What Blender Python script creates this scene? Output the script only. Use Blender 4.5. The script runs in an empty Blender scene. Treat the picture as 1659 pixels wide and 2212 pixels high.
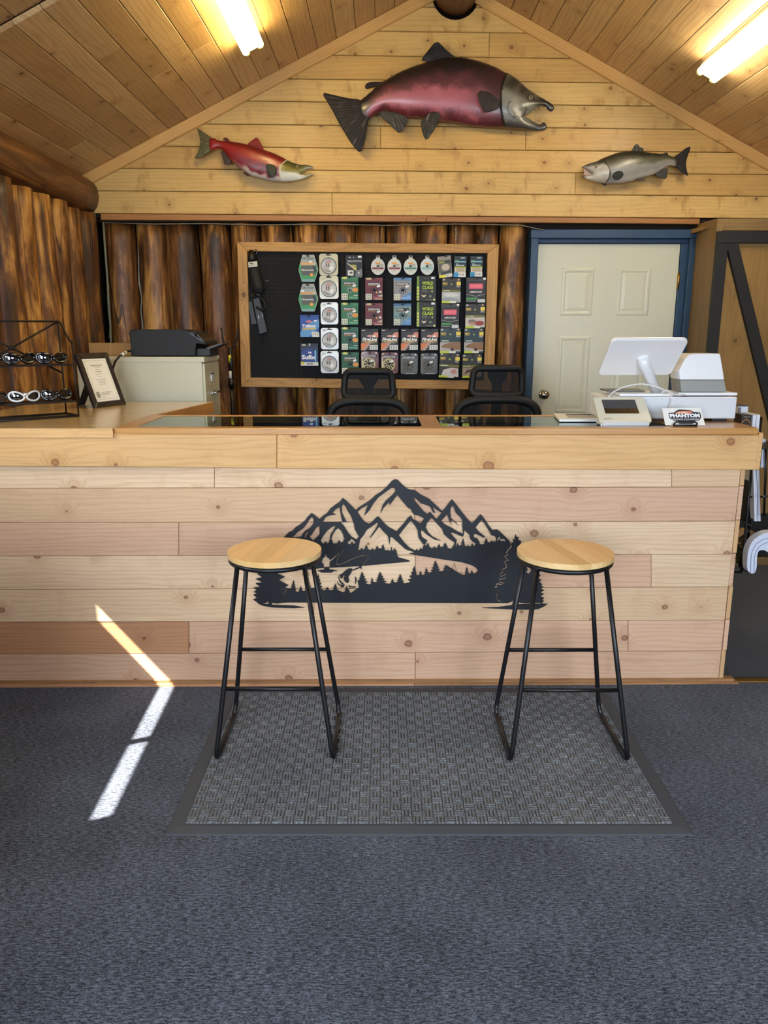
import bpy, bmesh, math, random
import numpy as np
from mathutils import Vector, Matrix, noise as mnoise

random.seed(7)
SC = bpy.context.scene
COL = SC.collection

# ---------------------------------------------------------------- camera
CW, CH, FPX = 1659.0, 2212.0, 1661.0
CAMH = 1.43
PITCH = math.atan(386.0 / FPX)
cam_d = bpy.data.cameras.new('camera')
cam_d.sensor_fit = 'VERTICAL'
cam_d.sensor_height = 36.0
cam_d.lens = FPX * 36.0 / CH
cam_d.clip_start = 0.05
cam = bpy.data.objects.new('camera', cam_d)
COL.objects.link(cam)
cam.location = (0, 0, CAMH)
cam.rotation_euler = (math.pi / 2 - PITCH, 0, 0)
SC.camera = cam

# ---------------------------------------------------------------- colour management
SC.view_settings.view_transform = 'Standard'
SC.view_settings.look = 'None'
SC.view_settings.gamma = 1.0
SC.view_settings.use_curve_mapping = False
SC.view_settings.exposure = 0.02

# ---------------------------------------------------------------- world (sky seen through the windows)
W = bpy.data.worlds.new('sky')
SC.world = W
W.use_nodes = True
bg = W.node_tree.nodes['Background']
bg.inputs[0].default_value = (0.50, 0.68, 1.0, 1)
bg.inputs[1].default_value = 1.2

# ---------------------------------------------------------------- sun (through the blind slit in the left wall)
sun_d = bpy.data.lights.new('sun', 'SUN')
sun_d.energy = 46.0
sun_d.angle = 0.0093
sun_d.color = (1.0, 0.95, 0.86)
sun = bpy.data.objects.new('sun', sun_d)
COL.objects.link(sun)
SUN_DIR = Vector((0.81, 0.35, -1.0)).normalized()
sun.rotation_euler = SUN_DIR.to_track_quat('-Z', 'Y').to_euler()
sun.location = (-6, 0, 8)

# ---------------------------------------------------------------- daylight standing in the window openings of the wall behind the camera
def area(name, loc, look, sx, sy, power, col, spread=180):
    d = bpy.data.lights.new(name, 'AREA')
    d.shape = 'RECTANGLE'
    d.size, d.size_y = sx, sy
    d.energy = power
    d.color = col
    d.spread = math.radians(spread)
    o = bpy.data.objects.new(name, d)
    COL.objects.link(o)
    o.location = loc
    o.rotation_euler = Vector(look).to_track_quat('-Z', 'Y').to_euler()
    return o
YF = -1.7        # wall behind the camera
XR = 2.80        # right wall
area('daylight_window_a', (-0.95, YF + 0.06, 1.55), (0.1, 1, -0.42), 1.5, 1.3, 66, (0.76, 0.87, 1.0), 120)
area('daylight_window_b', (1.75, YF + 0.06, 1.55), (-0.12, 1, -0.50), 1.5, 1.3, 62, (0.76, 0.87, 1.0), 120)
# the lit blind of the window in the left wall
area('daylight_window_c', (-1.895, 2.15, 1.68), (1, 0.15, -0.05), 1.3, 0.62, 26, (0.94, 0.97, 1.0))

# ================================================================ helpers
CP, SP = math.cos(PITCH), math.sin(PITCH)
def ray(u, v):
    a = (u - CW / 2) / FPX
    b = (CH / 2 - v) / FPX
    return Vector((a, CP + b * SP, -SP + b * CP))
CO = Vector((0, 0, CAMH))
def P(u, v, Y0, k=0.0):
    """point of the plane Y = Y0 + k X seen at photo pixel (u, v)"""
    d = ray(u, v)
    return CO + d * (Y0 / (d.y - k * d.x))
def PZ(u, v, z):
    d = ray(u, v)
    return CO + d * ((z - CAMH) / d.z)
def PX(u, v, X):
    d = ray(u, v)
    return CO + d * (X / d.x)

def lin(c):
    c = c / 255.0
    return c / 12.92 if c <= 0.04045 else ((c + 0.055) / 1.055) ** 2.4
def S(r, g, b):
    return (lin(r), lin(g), lin(b), 1.0)

def wm(o):
    m = o.matrix_basis.copy()
    if o.parent:
        m = wm(o.parent) @ o.matrix_parent_inverse @ m
    return m
def put(o, parent=None):
    COL.objects.link(o)
    if parent is not None:
        o.parent = parent
        o.matrix_parent_inverse = wm(parent).inverted()
    return o
def tag(o, label=None, cat=None, group=None, kind=None):
    if label: o['label'] = label
    if cat: o['category'] = cat
    if group: o['group'] = group
    if kind: o['kind'] = kind
    return o
def thing(name, loc, label, cat, group=None, kind=None):
    o = bpy.data.objects.new(name, None)
    o.empty_display_size = 0.05
    o.location = loc
    COL.objects.link(o)
    return tag(o, label, cat, group, kind)
def copy_tree(o, parent=None):
    c = o.copy()
    COL.objects.link(c)
    if parent is not None:
        c.parent = parent
    for ch in [x for x in bpy.data.objects if x.parent is o]:
        copy_tree(ch, c)
    return c

class MB:
    """collects shapes in world coordinates and links them as one mesh object"""
    def __init__(s):
        s.v, s.f, s.m, s.sm = [], [], [], []
    def add(s, vs, fs, mi=0, smooth=False):
        b = len(s.v)
        s.v += [Vector(p) for p in vs]
        for f in fs:
            s.f.append(tuple(i + b for i in f)); s.m.append(mi); s.sm.append(smooth)
        return s
    def box(s, x0, x1, y0, y1, z0, z1, mi=0):
        vs = [(x, y, z) for z in (z0, z1) for y in (y0, y1) for x in (x0, x1)]
        return s.add(vs, [(0, 2, 3, 1), (4, 5, 7, 6), (0, 1, 5, 4), (2, 6, 7, 3), (0, 4, 6, 2), (1, 3, 7, 5)], mi)
    def obox(s, c, ax, ay, az, mi=0):
        c, ax, ay, az = Vector(c), Vector(ax), Vector(ay), Vector(az)
        vs = [c + ax * i + ay * j + az * k for k in (-1, 1) for j in (-1, 1) for i in (-1, 1)]
        return s.add(vs, [(0, 2, 3, 1), (4, 5, 7, 6), (0, 1, 5, 4), (2, 6, 7, 3), (0, 4, 6, 2), (1, 3, 7, 5)], mi)
    def prism(s, poly, vec, mi=0):
        n = len(poly)
        poly = [Vector(p) for p in poly]; vec = Vector(vec)
        nn = Vector((0, 0, 0))
        for i in range(n):
            nn += poly[i].cross(poly[(i + 1) % n])
        if nn.dot(vec) > 0: poly = poly[::-1]
        vs = poly + [p + vec for p in poly]
        fs = [tuple(range(n)), tuple(range(2 * n - 1, n - 1, -1))]
        fs += [((i + 1) % n, i, n + i, n + (i + 1) % n) for i in range(n)]
        return s.add(vs, fs, mi)
    def tube(s, pts, r, n=10, closed=False, mi=0, cap=True):
        pts = [Vector(p) for p in pts]
        m = len(pts)
        rs = r if isinstance(r, (list, tuple)) else [r] * m
        vs, fs = [], []
        up = None
        for i, p in enumerate(pts):
            if closed: t = pts[(i + 1) % m] - pts[i - 1]
            else: t = pts[min(i + 1, m - 1)] - pts[max(i - 1, 0)]
            t.normalize()
            if up is None:
                up = Vector((0, 0, 1)) if abs(t.z) < 0.9 else Vector((1, 0, 0))
            x = t.cross(up)
            if x.length < 1e-5: x = t.cross(Vector((0.3, 0.8, 0.5)))
            x.normalize(); y = t.cross(x).normalized(); up = -y if False else x.cross(t)
            up = x.cross(t).normalized()
            for j in range(n):
                a = 2 * math.pi * j / n
                vs.append(p + (x * math.cos(a) + up * math.sin(a)) * rs[i])
        rng = m if closed else m - 1
        for i in range(rng):
            for j in range(n):
                a, b = i * n + j, i * n + (j + 1) % n
                c, d = ((i + 1) % m) * n + (j + 1) % n, ((i + 1) % m) * n + j
                fs.append((a, b, c, d))
        s.add(vs, fs, mi, True)
        if cap and not closed:
            b = len(s.v) - len(vs)
            s.f.append(tuple(b + j for j in range(n))[::-1]); s.m.append(mi); s.sm.append(False)
            s.f.append(tuple(b + (m - 1) * n + j for j in range(n))); s.m.append(mi); s.sm.append(False)
        return s
    def lathe(s, c, prof, n=24, mi=0, ax=(0, 0, 1)):
        """prof: list of (radius, height along ax) starting at c"""
        c = Vector(c); ax = Vector(ax).normalized()
        x = ax.orthogonal().normalized(); y = ax.cross(x)
        vs, fs = [], []
        for r, h in prof:
            for j in range(n):
                a = 2 * math.pi * j / n
                vs.append(c + ax * h + (x * math.cos(a) + y * math.sin(a)) * max(r, 1e-5))
        for i in range(len(prof) - 1):
            for j in range(n):
                fs.append((i * n + j, i * n + (j + 1) % n, (i + 1) * n + (j + 1) % n, (i + 1) * n + j))
        s.add(vs, fs, mi, True)
        return s
    def ball(s, c, rx, ry, rz, n=16, m=10, mi=0):
        c = Vector(c)
        vs, fs = [], []
        for i in range(m + 1):
            th = math.pi * i / m
            for j in range(n):
                a = 2 * math.pi * j / n
                vs.append(c + Vector((rx * math.sin(th) * math.cos(a), ry * math.sin(th) * math.sin(a), rz * math.cos(th))))
        for i in range(m):
            for j in range(n):
                fs.append((i * n + j, (i + 1) * n + j, (i + 1) * n + (j + 1) % n, i * n + (j + 1) % n))
        return s.add(vs, fs, mi, True)
    def build(s, name, mats, parent=None, bevel=0.0, seg=2, smooth_angle=None, origin=None):
        if not isinstance(mats, (list, tuple)): mats = [mats]
        lo = Vector((min(p.x for p in s.v), min(p.y for p in s.v), min(p.z for p in s.v)))
        hi = Vector((max(p.x for p in s.v), max(p.y for p in s.v), max(p.z for p in s.v)))
        o0 = Vector(origin) if origin is not None else (lo + hi) / 2
        me = bpy.data.meshes.new(name)
        me.from_pydata([tuple(p - o0) for p in s.v], [], s.f)
        for m in mats: me.materials.append(m)
        me.polygons.foreach_set('material_index', s.m)
        me.polygons.foreach_set('use_smooth', s.sm)
        me.update()
        o = bpy.data.objects.new(name, me)
        o.location = o0
        put(o, parent)
        if bevel:
            b = o.modifiers.new('bevel', 'BEVEL')
            b.width = bevel; b.segments = seg; b.limit_method = 'ANGLE'; b.angle_limit = 0.6
        return o

def slab(name, pts, thick, mat, parent=None, along=None, bevel=0.0015, face=(0, -1, 0)):
    """board: front polygon (world points) pushed back by thick; local X runs along the grain"""
    pts = [Vector(p) for p in pts]
    o0 = sum(pts, Vector()) / len(pts)
    n = Vector((0, 0, 0))
    for i in range(len(pts)):
        n += (pts[i] - o0).cross(pts[(i + 1) % len(pts)] - o0)
    n.normalize()
    if n.dot(Vector(face)) < 0:
        n = -n; pts = pts[::-1]
    ux = Vector(along) if along is not None else pts[1] - pts[0]
    ux = (ux - n * ux.dot(n)).normalized()
    uz = n.cross(ux)
    M = Matrix((ux, -n, uz)).transposed().to_4x4()
    M.translation = o0
    k = len(pts)
    vs = [((p - o0).dot(ux), (p - o0).dot(-n), (p - o0).dot(uz)) for p in pts]
    bk = [(x, y + thick, z) for x, y, z in vs]
    fs = [tuple(range(k)), tuple(range(2 * k - 1, k - 1, -1))]
    fs += [((i + 1) % k, i, k + i, k + (i + 1) % k) for i in range(k)]
    me = bpy.data.meshes.new(name)
    me.from_pydata(vs + bk, [], fs)
    me.update()
    if bevel:
        bm = bmesh.new(); bm.from_mesh(me); bm.faces.ensure_lookup_table()
        bmesh.ops.bevel(bm, geom=list(bm.faces[0].edges), offset=bevel, segments=1, affect='EDGES', profile=0.5)
        bm.to_mesh(me); bm.free()
    me.materials.append(mat)
    o = bpy.data.objects.new(name, me)
    o.matrix_basis = M
    return put(o, parent)

# ================================================================ material helpers
class NT:
    def __init__(s, name):
        s.mat = bpy.data.materials.new(name)
        s.mat.use_nodes = True
        s.t = s.mat.node_tree
        s.bsdf = s.t.nodes['Principled BSDF']
    def node(s, typ, **kw):
        n = s.t.nodes.new(typ)
        for k, v in kw.items():
            if k.startswith('_'): setattr(n, k[1:], v)
        return n
    def link(s, sock, val):
        if isinstance(val, bpy.types.NodeSocket): s.t.links.new(val, sock)
        elif isinstance(val, (tuple, list)):
            sock.default_value = val if len(sock.default_value) == len(val) else tuple(val)[:len(sock.default_value)]
        else: sock.default_value = val
    def math(s, op, a, b=0.0, c=None, clamp=False):
        n = s.node('ShaderNodeMath'); n.operation = op; n.use_clamp = clamp
        s.link(n.inputs[0], a); s.link(n.inputs[1], b)
        if c is not None: s.link(n.inputs[2], c)
        return n.outputs[0]
    def vmath(s, op, a, b):
        n = s.node('ShaderNodeVectorMath'); n.operation = op
        s.link(n.inputs[0], a); s.link(n.inputs[1], b)
        return n.outputs[0]
    def mix(s, fac, a, b, typ='MIX'):
        n = s.node('ShaderNodeMix'); n.data_type = 'RGBA'; n.blend_type = typ
        s.link(n.inputs[0], fac); s.link(n.inputs[6], a); s.link(n.inputs[7], b)
        return n.outputs[2]
    def smooth(s, x, lo, hi, a=0.0, b=1.0):
        n = s.node('ShaderNodeMapRange'); n.interpolation_type = 'SMOOTHSTEP'
        s.link(n.inputs[0], x); s.link(n.inputs[1], lo); s.link(n.inputs[2], hi); s.link(n.inputs[3], a); s.link(n.inputs[4], b)
        return n.outputs[0]
    def noise(s, vec, scale=1.0, detail=2.0, rough=0.5, dist=0.0):
        n = s.node('ShaderNodeTexNoise')
        s.link(n.inputs['Vector'], vec); n.inputs['Scale'].default_value = scale
        n.inputs['Detail'].default_value = detail; n.inputs['Roughness'].default_value = rough
        n.inputs['Distortion'].default_value = dist
        return n.outputs['Fac']
    def voro(s, vec, scale, feat='F1', dim='2D'):
        n = s.node('ShaderNodeTexVoronoi'); n.voronoi_dimensions = dim; n.feature = feat
        s.link(n.inputs['Vector'], vec); n.inputs['Scale'].default_value = scale
        return n
    def comb(s, x, y, z):
        n = s.node('ShaderNodeCombineXYZ')
        s.link(n.inputs[0], x); s.link(n.inputs[1], y); s.link(n.inputs[2], z)
        return n.outputs[0]
    def coords(s, gen='Object'):
        tc = s.node('ShaderNodeTexCoord')
        sp = s.node('ShaderNodeSeparateXYZ')
        s.t.links.new(tc.outputs[gen], sp.inputs[0])
        return tc.outputs[gen], sp.outputs
    def rnd(s):
        return s.node('ShaderNodeObjectInfo').outputs['Random']
    def bump(s, h, strength=0.2, dist=0.002):
        n = s.node('ShaderNodeBump'); n.inputs['Strength'].default_value = strength
        n.inputs['Distance'].default_value = dist
        s.link(n.inputs['Height'], h)
        s.t.links.new(n.outputs[0], s.bsdf.inputs['Normal'])
    def set(s, **kw):
        names = dict(color='Base Color', rough='Roughness', metal='Metallic', coat='Coat Weight', coat_rough='Coat Roughness',
                     spec='Specular IOR Level', trans='Transmission Weight', ior='IOR', alpha='Alpha',
                     emit='Emission Color', estr='Emission Strength', sheen='Sheen Weight')
        for k, v in kw.items(): s.link(s.bsdf.inputs[names[k]], v)
        return s.mat

_pl = {}
def plain(rgb, rough=0.5, metal=0.0, coat=0.0, spec=0.5, name=None):
    key = (rgb, rough, metal, coat, spec)
    if key not in _pl:
        m = NT(name or 'plain_%d_%d_%d' % rgb)
        _pl[key] = m.set(color=S(*rgb), rough=rough, metal=metal, coat=coat, spec=spec)
    return _pl[key]

def wood(name, light, dark, knot, axis='X', alt=None, ring=55.0, warp=1.0, contrast=0.55, knots=1.0, kscale=3.2, krad=0.016,
         rough=0.45, coat=0.0, var=0.16, blotch=0.3, grain=0.35, bump=0.12, spec=0.4, smear=0.0):
    m = NT(name)
    _, xyz = m.coords()
    if axis == 'X': a, b = xyz[0], xyz[2]; c = xyz[1]
    elif axis == 'Z': a, b = xyz[2], xyz[0]; c = xyz[1]
    elif axis == 'Y': a, b = xyz[1], xyz[0]; c = xyz[2]
    elif axis == 'XY': a, b = xyz[0], xyz[1]; c = xyz[2]
    r = m.rnd()
    a = m.math('MULTIPLY_ADD', r, 61.7, a)
    r2 = m.math('FRACT', m.math('MULTIPLY', r, 91.3))
    r3 = m.math('FRACT', m.math('MULTIPLY', r, 417.7))
    b = m.math('MULTIPLY_ADD', r2, 23.0, b)
    b = m.math('ADD', b, m.math('MULTIPLY', c, 0.7))
    # knots
    kv = m.comb(m.math('MULTIPLY', a, 0.85), b, 0.0)
    kn = m.voro(kv, kscale)
    d = m.math('DIVIDE', kn.outputs['Distance'], kscale)
    sepc = m.node('ShaderNodeSeparateColor'); m.t.links.new(kn.outputs['Color'], sepc.inputs[0])
    kr = m.math('MULTIPLY', m.math('SUBTRACT', sepc.outputs[0], 0.25), krad)
    kd = m.math('SUBTRACT', d, kr)
    kn1 = m.noise(m.comb(m.math('MULTIPLY', a, 60), m.math('MULTIPLY', b, 60), 0), 1.0, 2)
    kd = m.math('ADD', kd, m.math('MULTIPLY', m.math('SUBTRACT', kn1, 0.5), 0.008))
    kmask = m.smooth(kd, 0.0045, -0.002)
    halo = m.math('MULTIPLY', m.smooth(kd, 0.05, 0.0), m.math('GREATER_THAN', sepc.outputs[0], 0.28))
    # growth rings that bend round the knots
    wv = m.comb(m.math('MULTIPLY', a, 1.1), m.math('MULTIPLY', b, 7.0), 0)
    lowf = m.noise(wv, 1.0, 3, 0.55)
    q = m.math('MULTIPLY', b, ring * 6.28)
    q = m.math('MULTIPLY_ADD', m.math('SUBTRACT', lowf, 0.5), 34.0 * warp, q)
    q = m.math('MULTIPLY_ADD', halo, 14.0 * knots, q)
    rings = m.math('MULTIPLY_ADD', m.math('SINE', q), 0.5, 0.5)
    rings = m.math('POWER', rings, 2.2)
    fine = m.noise(m.comb(m.math('MULTIPLY', a, 9), m.math('MULTIPLY', b, 210), 0), 1.0, 4, 0.65)
    blo = m.noise(m.comb(m.math('MULTIPLY', a, 2.3), m.math('MULTIPLY', b, 9), 0), 1.0, 3, 0.5)
    f = m.math('MULTIPLY', rings, contrast * 0.6)
    f = m.math('MULTIPLY_ADD', m.math('SUBTRACT', fine, 0.42), grain * 1.6, f)
    f = m.math('MULTIPLY_ADD', m.math('SUBTRACT', blo, 0.45), blotch * 1.8, f, clamp=True)
    base = light
    if alt is not None: base = m.mix(m.smooth(r3, 0.35, 0.75), light, alt)
    col = m.mix(f, base, dark)
    if knots:
        col = m.mix(m.math('MULTIPLY', halo, 0.38 * knots), col, dark)
        kc = m.mix(m.smooth(kd, -0.0015, -0.0065, 0.0, 0.55), knot, dark)
        col = m.mix(m.math('MULTIPLY', kmask, 0.85 * min(knots, 1.0)), col, kc)
    if smear:
        sm = m.noise(m.comb(m.math('MULTIPLY', a, 9.0), m.math('MULTIPLY', b, 4.0), 0), 1.0, 3, 0.6)
        col = m.mix(m.smooth(sm, 0.54, 0.72, 0.0, smear), col, dark)
    v = m.math('MULTIPLY_ADD', m.math('SUBTRACT', r2, 0.5), 2 * var, 1.0)
    hs = m.node('ShaderNodeHueSaturation'); m.link(hs.inputs['Value'], v); m.link(hs.inputs['Color'], col)
    m.bump(m.math('ADD', fine, m.math('MULTIPLY', rings, 0.4)), bump, 0.001)
    return m.set(color=hs.outputs[0], rough=rough, coat=coat, spec=spec, coat_rough=0.25)

M = {}
M['gable'] = wood('pine_gable', S(214, 179, 112), S(162, 120, 60), S(104, 62, 28), alt=S(206, 166, 98), knots=1.0, ring=42, warp=0.7, contrast=0.30, rough=0.45, coat=0.12, var=0.06, blotch=0.42, kscale=5.4, krad=0.013, smear=0.7)
M['ceil'] = wood('pine_ceiling', S(206, 171, 120), S(152, 112, 66), S(84, 50, 24), alt=S(192, 154, 102), ring=40, contrast=0.5, rough=0.45, coat=0.15, var=0.13, blotch=0.4, kscale=4.4, krad=0.015, smear=0.25)
M['trim_pine'] = wood('pine_trim', S(214, 170, 104), S(172, 122, 64), S(110, 66, 28), ring=60, contrast=0.4, knots=0.5, rough=0.4, coat=0.2, var=0.05, kscale=2.0)
M['trim_red'] = wood('fir_trim', S(172, 120, 68), S(128, 82, 42), S(80, 46, 20), ring=60, contrast=0.5, knots=0.5, rough=0.45, var=0.05, kscale=2.0)
M['cedar_pale'] = wood('cedar_pale', S(234, 203, 166), S(196, 154, 116), S(128, 80, 56), ring=52, contrast=0.48, rough=0.6, var=0.06, blotch=0.34, kscale=4.4, krad=0.018, grain=0.5, smear=0.22, alt=S(226, 190, 150))
M['cedar_pink'] = wood('cedar_pink', S(224, 183, 150), S(188, 140, 110), S(120, 72, 52), ring=48, contrast=0.48, rough=0.6, var=0.06, blotch=0.32, kscale=3.8, krad=0.020, grain=0.5, smear=0.2, alt=S(220, 180, 148))
M['cedar_brown'] = wood('cedar_brown', S(196, 144, 104), S(152, 102, 70), S(84, 46, 34), ring=60, contrast=0.45, rough=0.6, var=0.03, blotch=0.25, kscale=2.6, krad=0.022, grain=0.32)
M['fascia'] = wood('cedar_fascia', S(228, 182, 122), S(190, 138, 80), S(140, 80, 48), ring=40, warp=1.2, contrast=0.42, rough=0.5, var=0.04, blotch=0.36, kscale=3.6, krad=0.024, grain=0.5, smear=0.2)
M['edge'] = wood('counter_edge', S(206, 150, 82), S(166, 108, 50), S(120, 72, 36), ring=70, contrast=0.35, knots=0.4, rough=0.3, coat=0.5, var=0.04, kscale=2)
M['edge_y'] = wood('counter_edge_y', S(196, 142, 78), S(156, 100, 46), S(120, 72, 36), axis='Y', ring=70, contrast=0.35, knots=0.4, rough=0.3, coat=0.5, var=0.04, kscale=2)
M['laminate'] = wood('worktop_oak', S(208, 178, 128), S(172, 138, 90), S(120, 80, 40), axis='Y', ring=50, contrast=0.25, knots=0.0, rough=0.22, coat=0.6, var=0.0, blotch=0.3)
M['frame'] = wood('pegboard_frame', S(190, 146, 86), S(126, 86, 44), S(72, 42, 20), ring=40, warp=1.5, contrast=0.6, rough=0.55, var=0.08, blotch=0.45, kscale=3, krad=0.016)
M['frame_z'] = M['frame']
M['ply'] = wood('stained_ply', S(150, 116, 64), S(98, 72, 34), S(60, 40, 18), axis='Z', ring=26, warp=1.5, contrast=0.3, rough=0.6, var=0.0, blotch=0.65, knots=0.7, kscale=3.4, krad=0.014)
M['post'] = wood('stained_post', S(134, 106, 64), S(88, 68, 40), S(60, 42, 22), ring=36, contrast=0.35, rough=0.6, var=0.05, blotch=0.8, knots=0.3)
M['seatwood'] = wood('rubberwood', S(240, 206, 148), S(214, 168, 106), S(180, 120, 60), axis='X', ring=34, contrast=0.28, knots=0.0, rough=0.38, coat=0.2, var=0.07, blotch=0.3, alt=S(230, 188, 122))
M['endgrain'] = wood('end_grain', S(214, 172, 124), S(176, 130, 84), S(120, 80, 50), axis='Z', ring=80, contrast=0.3, knots=0.0, rough=0.65, var=0.08)
M['base_trim'] = wood('worn_base_trim', S(170, 124, 80), S(92, 62, 40), S(40, 26, 18), ring=60, contrast=0.5, rough=0.7, var=0.1, blotch=0.7, knots=1.0, kscale=3, krad=0.02)

def log_material(name, axis='Z', dark=False):
    m = NT(name)
    _, xyz = m.coords()
    if axis == 'Z': a, b, c = xyz[2], xyz[0], xyz[1]
    else: a, b, c = xyz[1], xyz[0], xyz[2]
    r = m.rnd()
    a = m.math('MULTIPLY_ADD', r, 47.0, a)
    def vec(sa, sb): return m.comb(m.math('MULTIPLY', a, sa), m.math('MULTIPLY', b, sb), m.math('MULTIPLY', c, sb))
    n1 = m.noise(vec(1.5, 8.5), 1.0, 6, 0.62, 0.9)
    n2 = m.noise(vec(5.0, 60), 1.0, 3, 0.6)
    n3 = m.noise(vec(1.3, 7.5), 1.0, 3, 0.5, 0.4)
    n4 = m.noise(vec(9.0, 22), 1.0, 3, 0.6)
    f = m.math('ADD', m.math('MULTIPLY', n1, 0.74), m.math('MULTIPLY', n2, 0.16))
    f = m.math('ADD', f, m.math('MULTIPLY', n4, 0.12))
    rp = m.node('ShaderNodeValToRGB')
    el = rp.color_ramp.elements
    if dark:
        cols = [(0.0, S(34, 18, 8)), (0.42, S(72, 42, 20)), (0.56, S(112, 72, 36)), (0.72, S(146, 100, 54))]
    else:
        cols = [(0.40, S(44, 24, 10)), (0.47, S(86, 52, 22)), (0.53, S(124, 80, 36)), (0.585, S(176, 126, 64)), (0.67, S(212, 164, 94))]
    while len(el) < len(cols): el.new(0.5)
    for e, (p, c_) in zip(el, cols): e.position = p; e.color = c_
    m.t.links.new(f, rp.inputs[0])
    col = rp.outputs[0]
    if not dark:
        col = m.mix(m.smooth(n3, 0.53, 0.62, 0.0, 0.62), col, S(72, 38, 15))
        col = m.mix(m.smooth(n3, 0.40, 0.33, 0.0, 0.6), col, S(196, 148, 80))
    ck = m.noise(vec(0.30, 6.0), 1.0, 1, 0.4)
    cr = m.smooth(m.math('ABSOLUTE', m.math('SUBTRACT', ck, 0.5)), 0.006, 0.002)
    col = m.mix(m.math('MULTIPLY', cr, 0.8), col, S(30, 16, 8))
    kn = m.voro(vec(1.0, 1.4), 4.0, dim='3D')
    kd = m.math('ADD', kn.outputs['Distance'], m.math('MULTIPLY', m.math('SUBTRACT', n4, 0.5), 0.08))
    km = m.smooth(kd, 0.13, 0.08)
    col = m.mix(m.math('MULTIPLY', km, 0.75), col, S(66, 36, 16))
    m.bump(m.math('ADD', m.math('ADD', f, m.math('MULTIPLY', cr, -0.5)), m.math('MULTIPLY', n2, 0.3)), 0.6, 0.008)
    return m.set(color=col, rough=0.5, coat=0.08, coat_rough=0.4)
M['log'] = log_material('peeled_log')
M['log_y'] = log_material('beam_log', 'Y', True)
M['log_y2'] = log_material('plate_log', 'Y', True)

def carpet(name, lo, hi, sx, sy, amt=0.5):
    m = NT(name)
    _, xyz = m.coords()
    v = m.comb(m.math('MULTIPLY', xyz[0], sx), m.math('MULTIPLY', xyz[1], sy), 0)
    n1 = m.noise(v, 1.0, 4, 0.7)
    v2 = m.comb(m.math('MULTIPLY', xyz[0], sx * 3.1), m.math('MULTIPLY', xyz[1], sy * 2.2), 0)
    n2 = m.noise(v2, 1.0, 2, 0.6)
    n3 = m.noise(m.comb(xyz[0], xyz[1], 0), 3.0, 3, 0.6)
    f = m.math('ADD', m.math('MULTIPLY', n1, 0.6), m.math('MULTIPLY', n2, 0.4))
    f = m.math('MULTIPLY_ADD', m.math('SUBTRACT', n3, 0.5), 0.12, f)
    col = m.mix(m.smooth(f, 0.40, 0.66), lo, hi)
    m.bump(f, 0.6, 0.004)
    return m.set(color=col, rough=0.95, spec=0.1, sheen=0.15)
M['carpet'] = carpet('blue_grey_carpet', S(25, 28, 34), S(112, 120, 136), 55, 210)
M['carpet_back'] = carpet('dark_rear_carpet', S(30, 30, 34), S(70, 72, 78), 120, 150)
M['mat_field'] = carpet('mat_pile', S(70, 72, 74), S(150, 152, 154), 160, 260)
M['mat_rubber'] = plain((66, 70, 76), 0.75, name='mat_rubber')
M['black_metal'] = plain((13, 14, 18), 0.42, name='black_powder_coat')
M['sign_black'] = plain((14, 18, 26), 0.55, name='matt_black_steel')
M['black_plastic'] = plain((8, 8, 9), 0.62, name='black_plastic')
M['white_plastic'] = plain((244, 245, 246), 0.25, name='white_plastic')
M['chrome'] = plain((200, 200, 198), 0.18, 1.0, name='chrome')
M['dark_back'] = plain((36, 24, 16), 0.9, name='dark_gap')
# ================================================================ the room
YG = 5.15                      # face of the gable boards
AX, AZ = 0.41, 3.483           # roof apex on the gable
def roofz(x):
    return AZ - 0.479 * (AX - x) if x < AX else AZ - 0.5025 * (x - AX)
def structure(o): o['kind'] = 'structure'; return o

# ---- floor
mb = MB(); mb.box(-2.3, 3.1, -2.9, 3.0, -0.06, 0.0)
floor = structure(mb.build('floor', M['carpet']))
mb = MB(); mb.box(-2.3, 3.1, 3.0, 5.6, -0.06, -0.004)
mb.build('rear_carpet', M['carpet_back'], floor)

# ---- roof / ceiling
mb = MB()
xl, xr = -2.35, 3.15
for a, b in ((xl, AX), (AX, xr)):
    mb.prism([(a, -2.9, roofz(a) + 0.052), (b, -2.9, roofz(b) + 0.052), (b, -2.9, roofz(b) + 0.14), (a, -2.9, roofz(a) + 0.14)], (0, 8.5, 0))
ceiling = structure(mb.build('ceiling', plain((84, 52, 26), 0.9)))
rng = random.Random(11)
def ceil_plank(xa, xb, y0, y1, lift, bev=0.003):
    za, zb = roofz(xa + (1e-4)), roofz(xb - 1e-4)
    pts = [(xa, y0, za + lift), (xa, y1, za + lift), (xb, y1, zb + lift), (xb, y0, zb + lift)]
    return slab('ceiling_plank', pts, 0.02, M['ceil'], ceiling, along=(0, 1, 0), bevel=bev, face=(0, 0, -1))
STEP = 3.34
for side in (-1, 1):
    pitch = 0.1155
    n = 21
    for i in range(n):
        if side < 0: xb = AX - i * pitch - 0.001; xa = xb - pitch + 0.0018
        else: xa = AX + i * pitch + 0.001; xb = xa + pitch - 0.0018
        if side < 0:
            j1 = rng.uniform(3.6, 4.7)
            cuts = [STEP, j1, YG + 0.02] if rng.random() < 0.55 else [STEP, YG + 0.02]
            for y0, y1 in zip(cuts[:-1], cuts[1:]):
                ceil_plank(xa, xb, y0 + 0.0008, y1, 0.0)
            c = rng.uniform(0.5, 2.6)
            ceil_plank(xa, xb, -2.6, c - 0.0008, 0.03); ceil_plank(xa, xb, c, STEP + 0.01, 0.03)
        else:
            c = rng.uniform(1.0, 4.6)
            ceil_plank(xa, xb, -2.6, c - 0.0008, 0.0); ceil_plank(xa, xb, c, YG + 0.02, 0.0)
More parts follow.
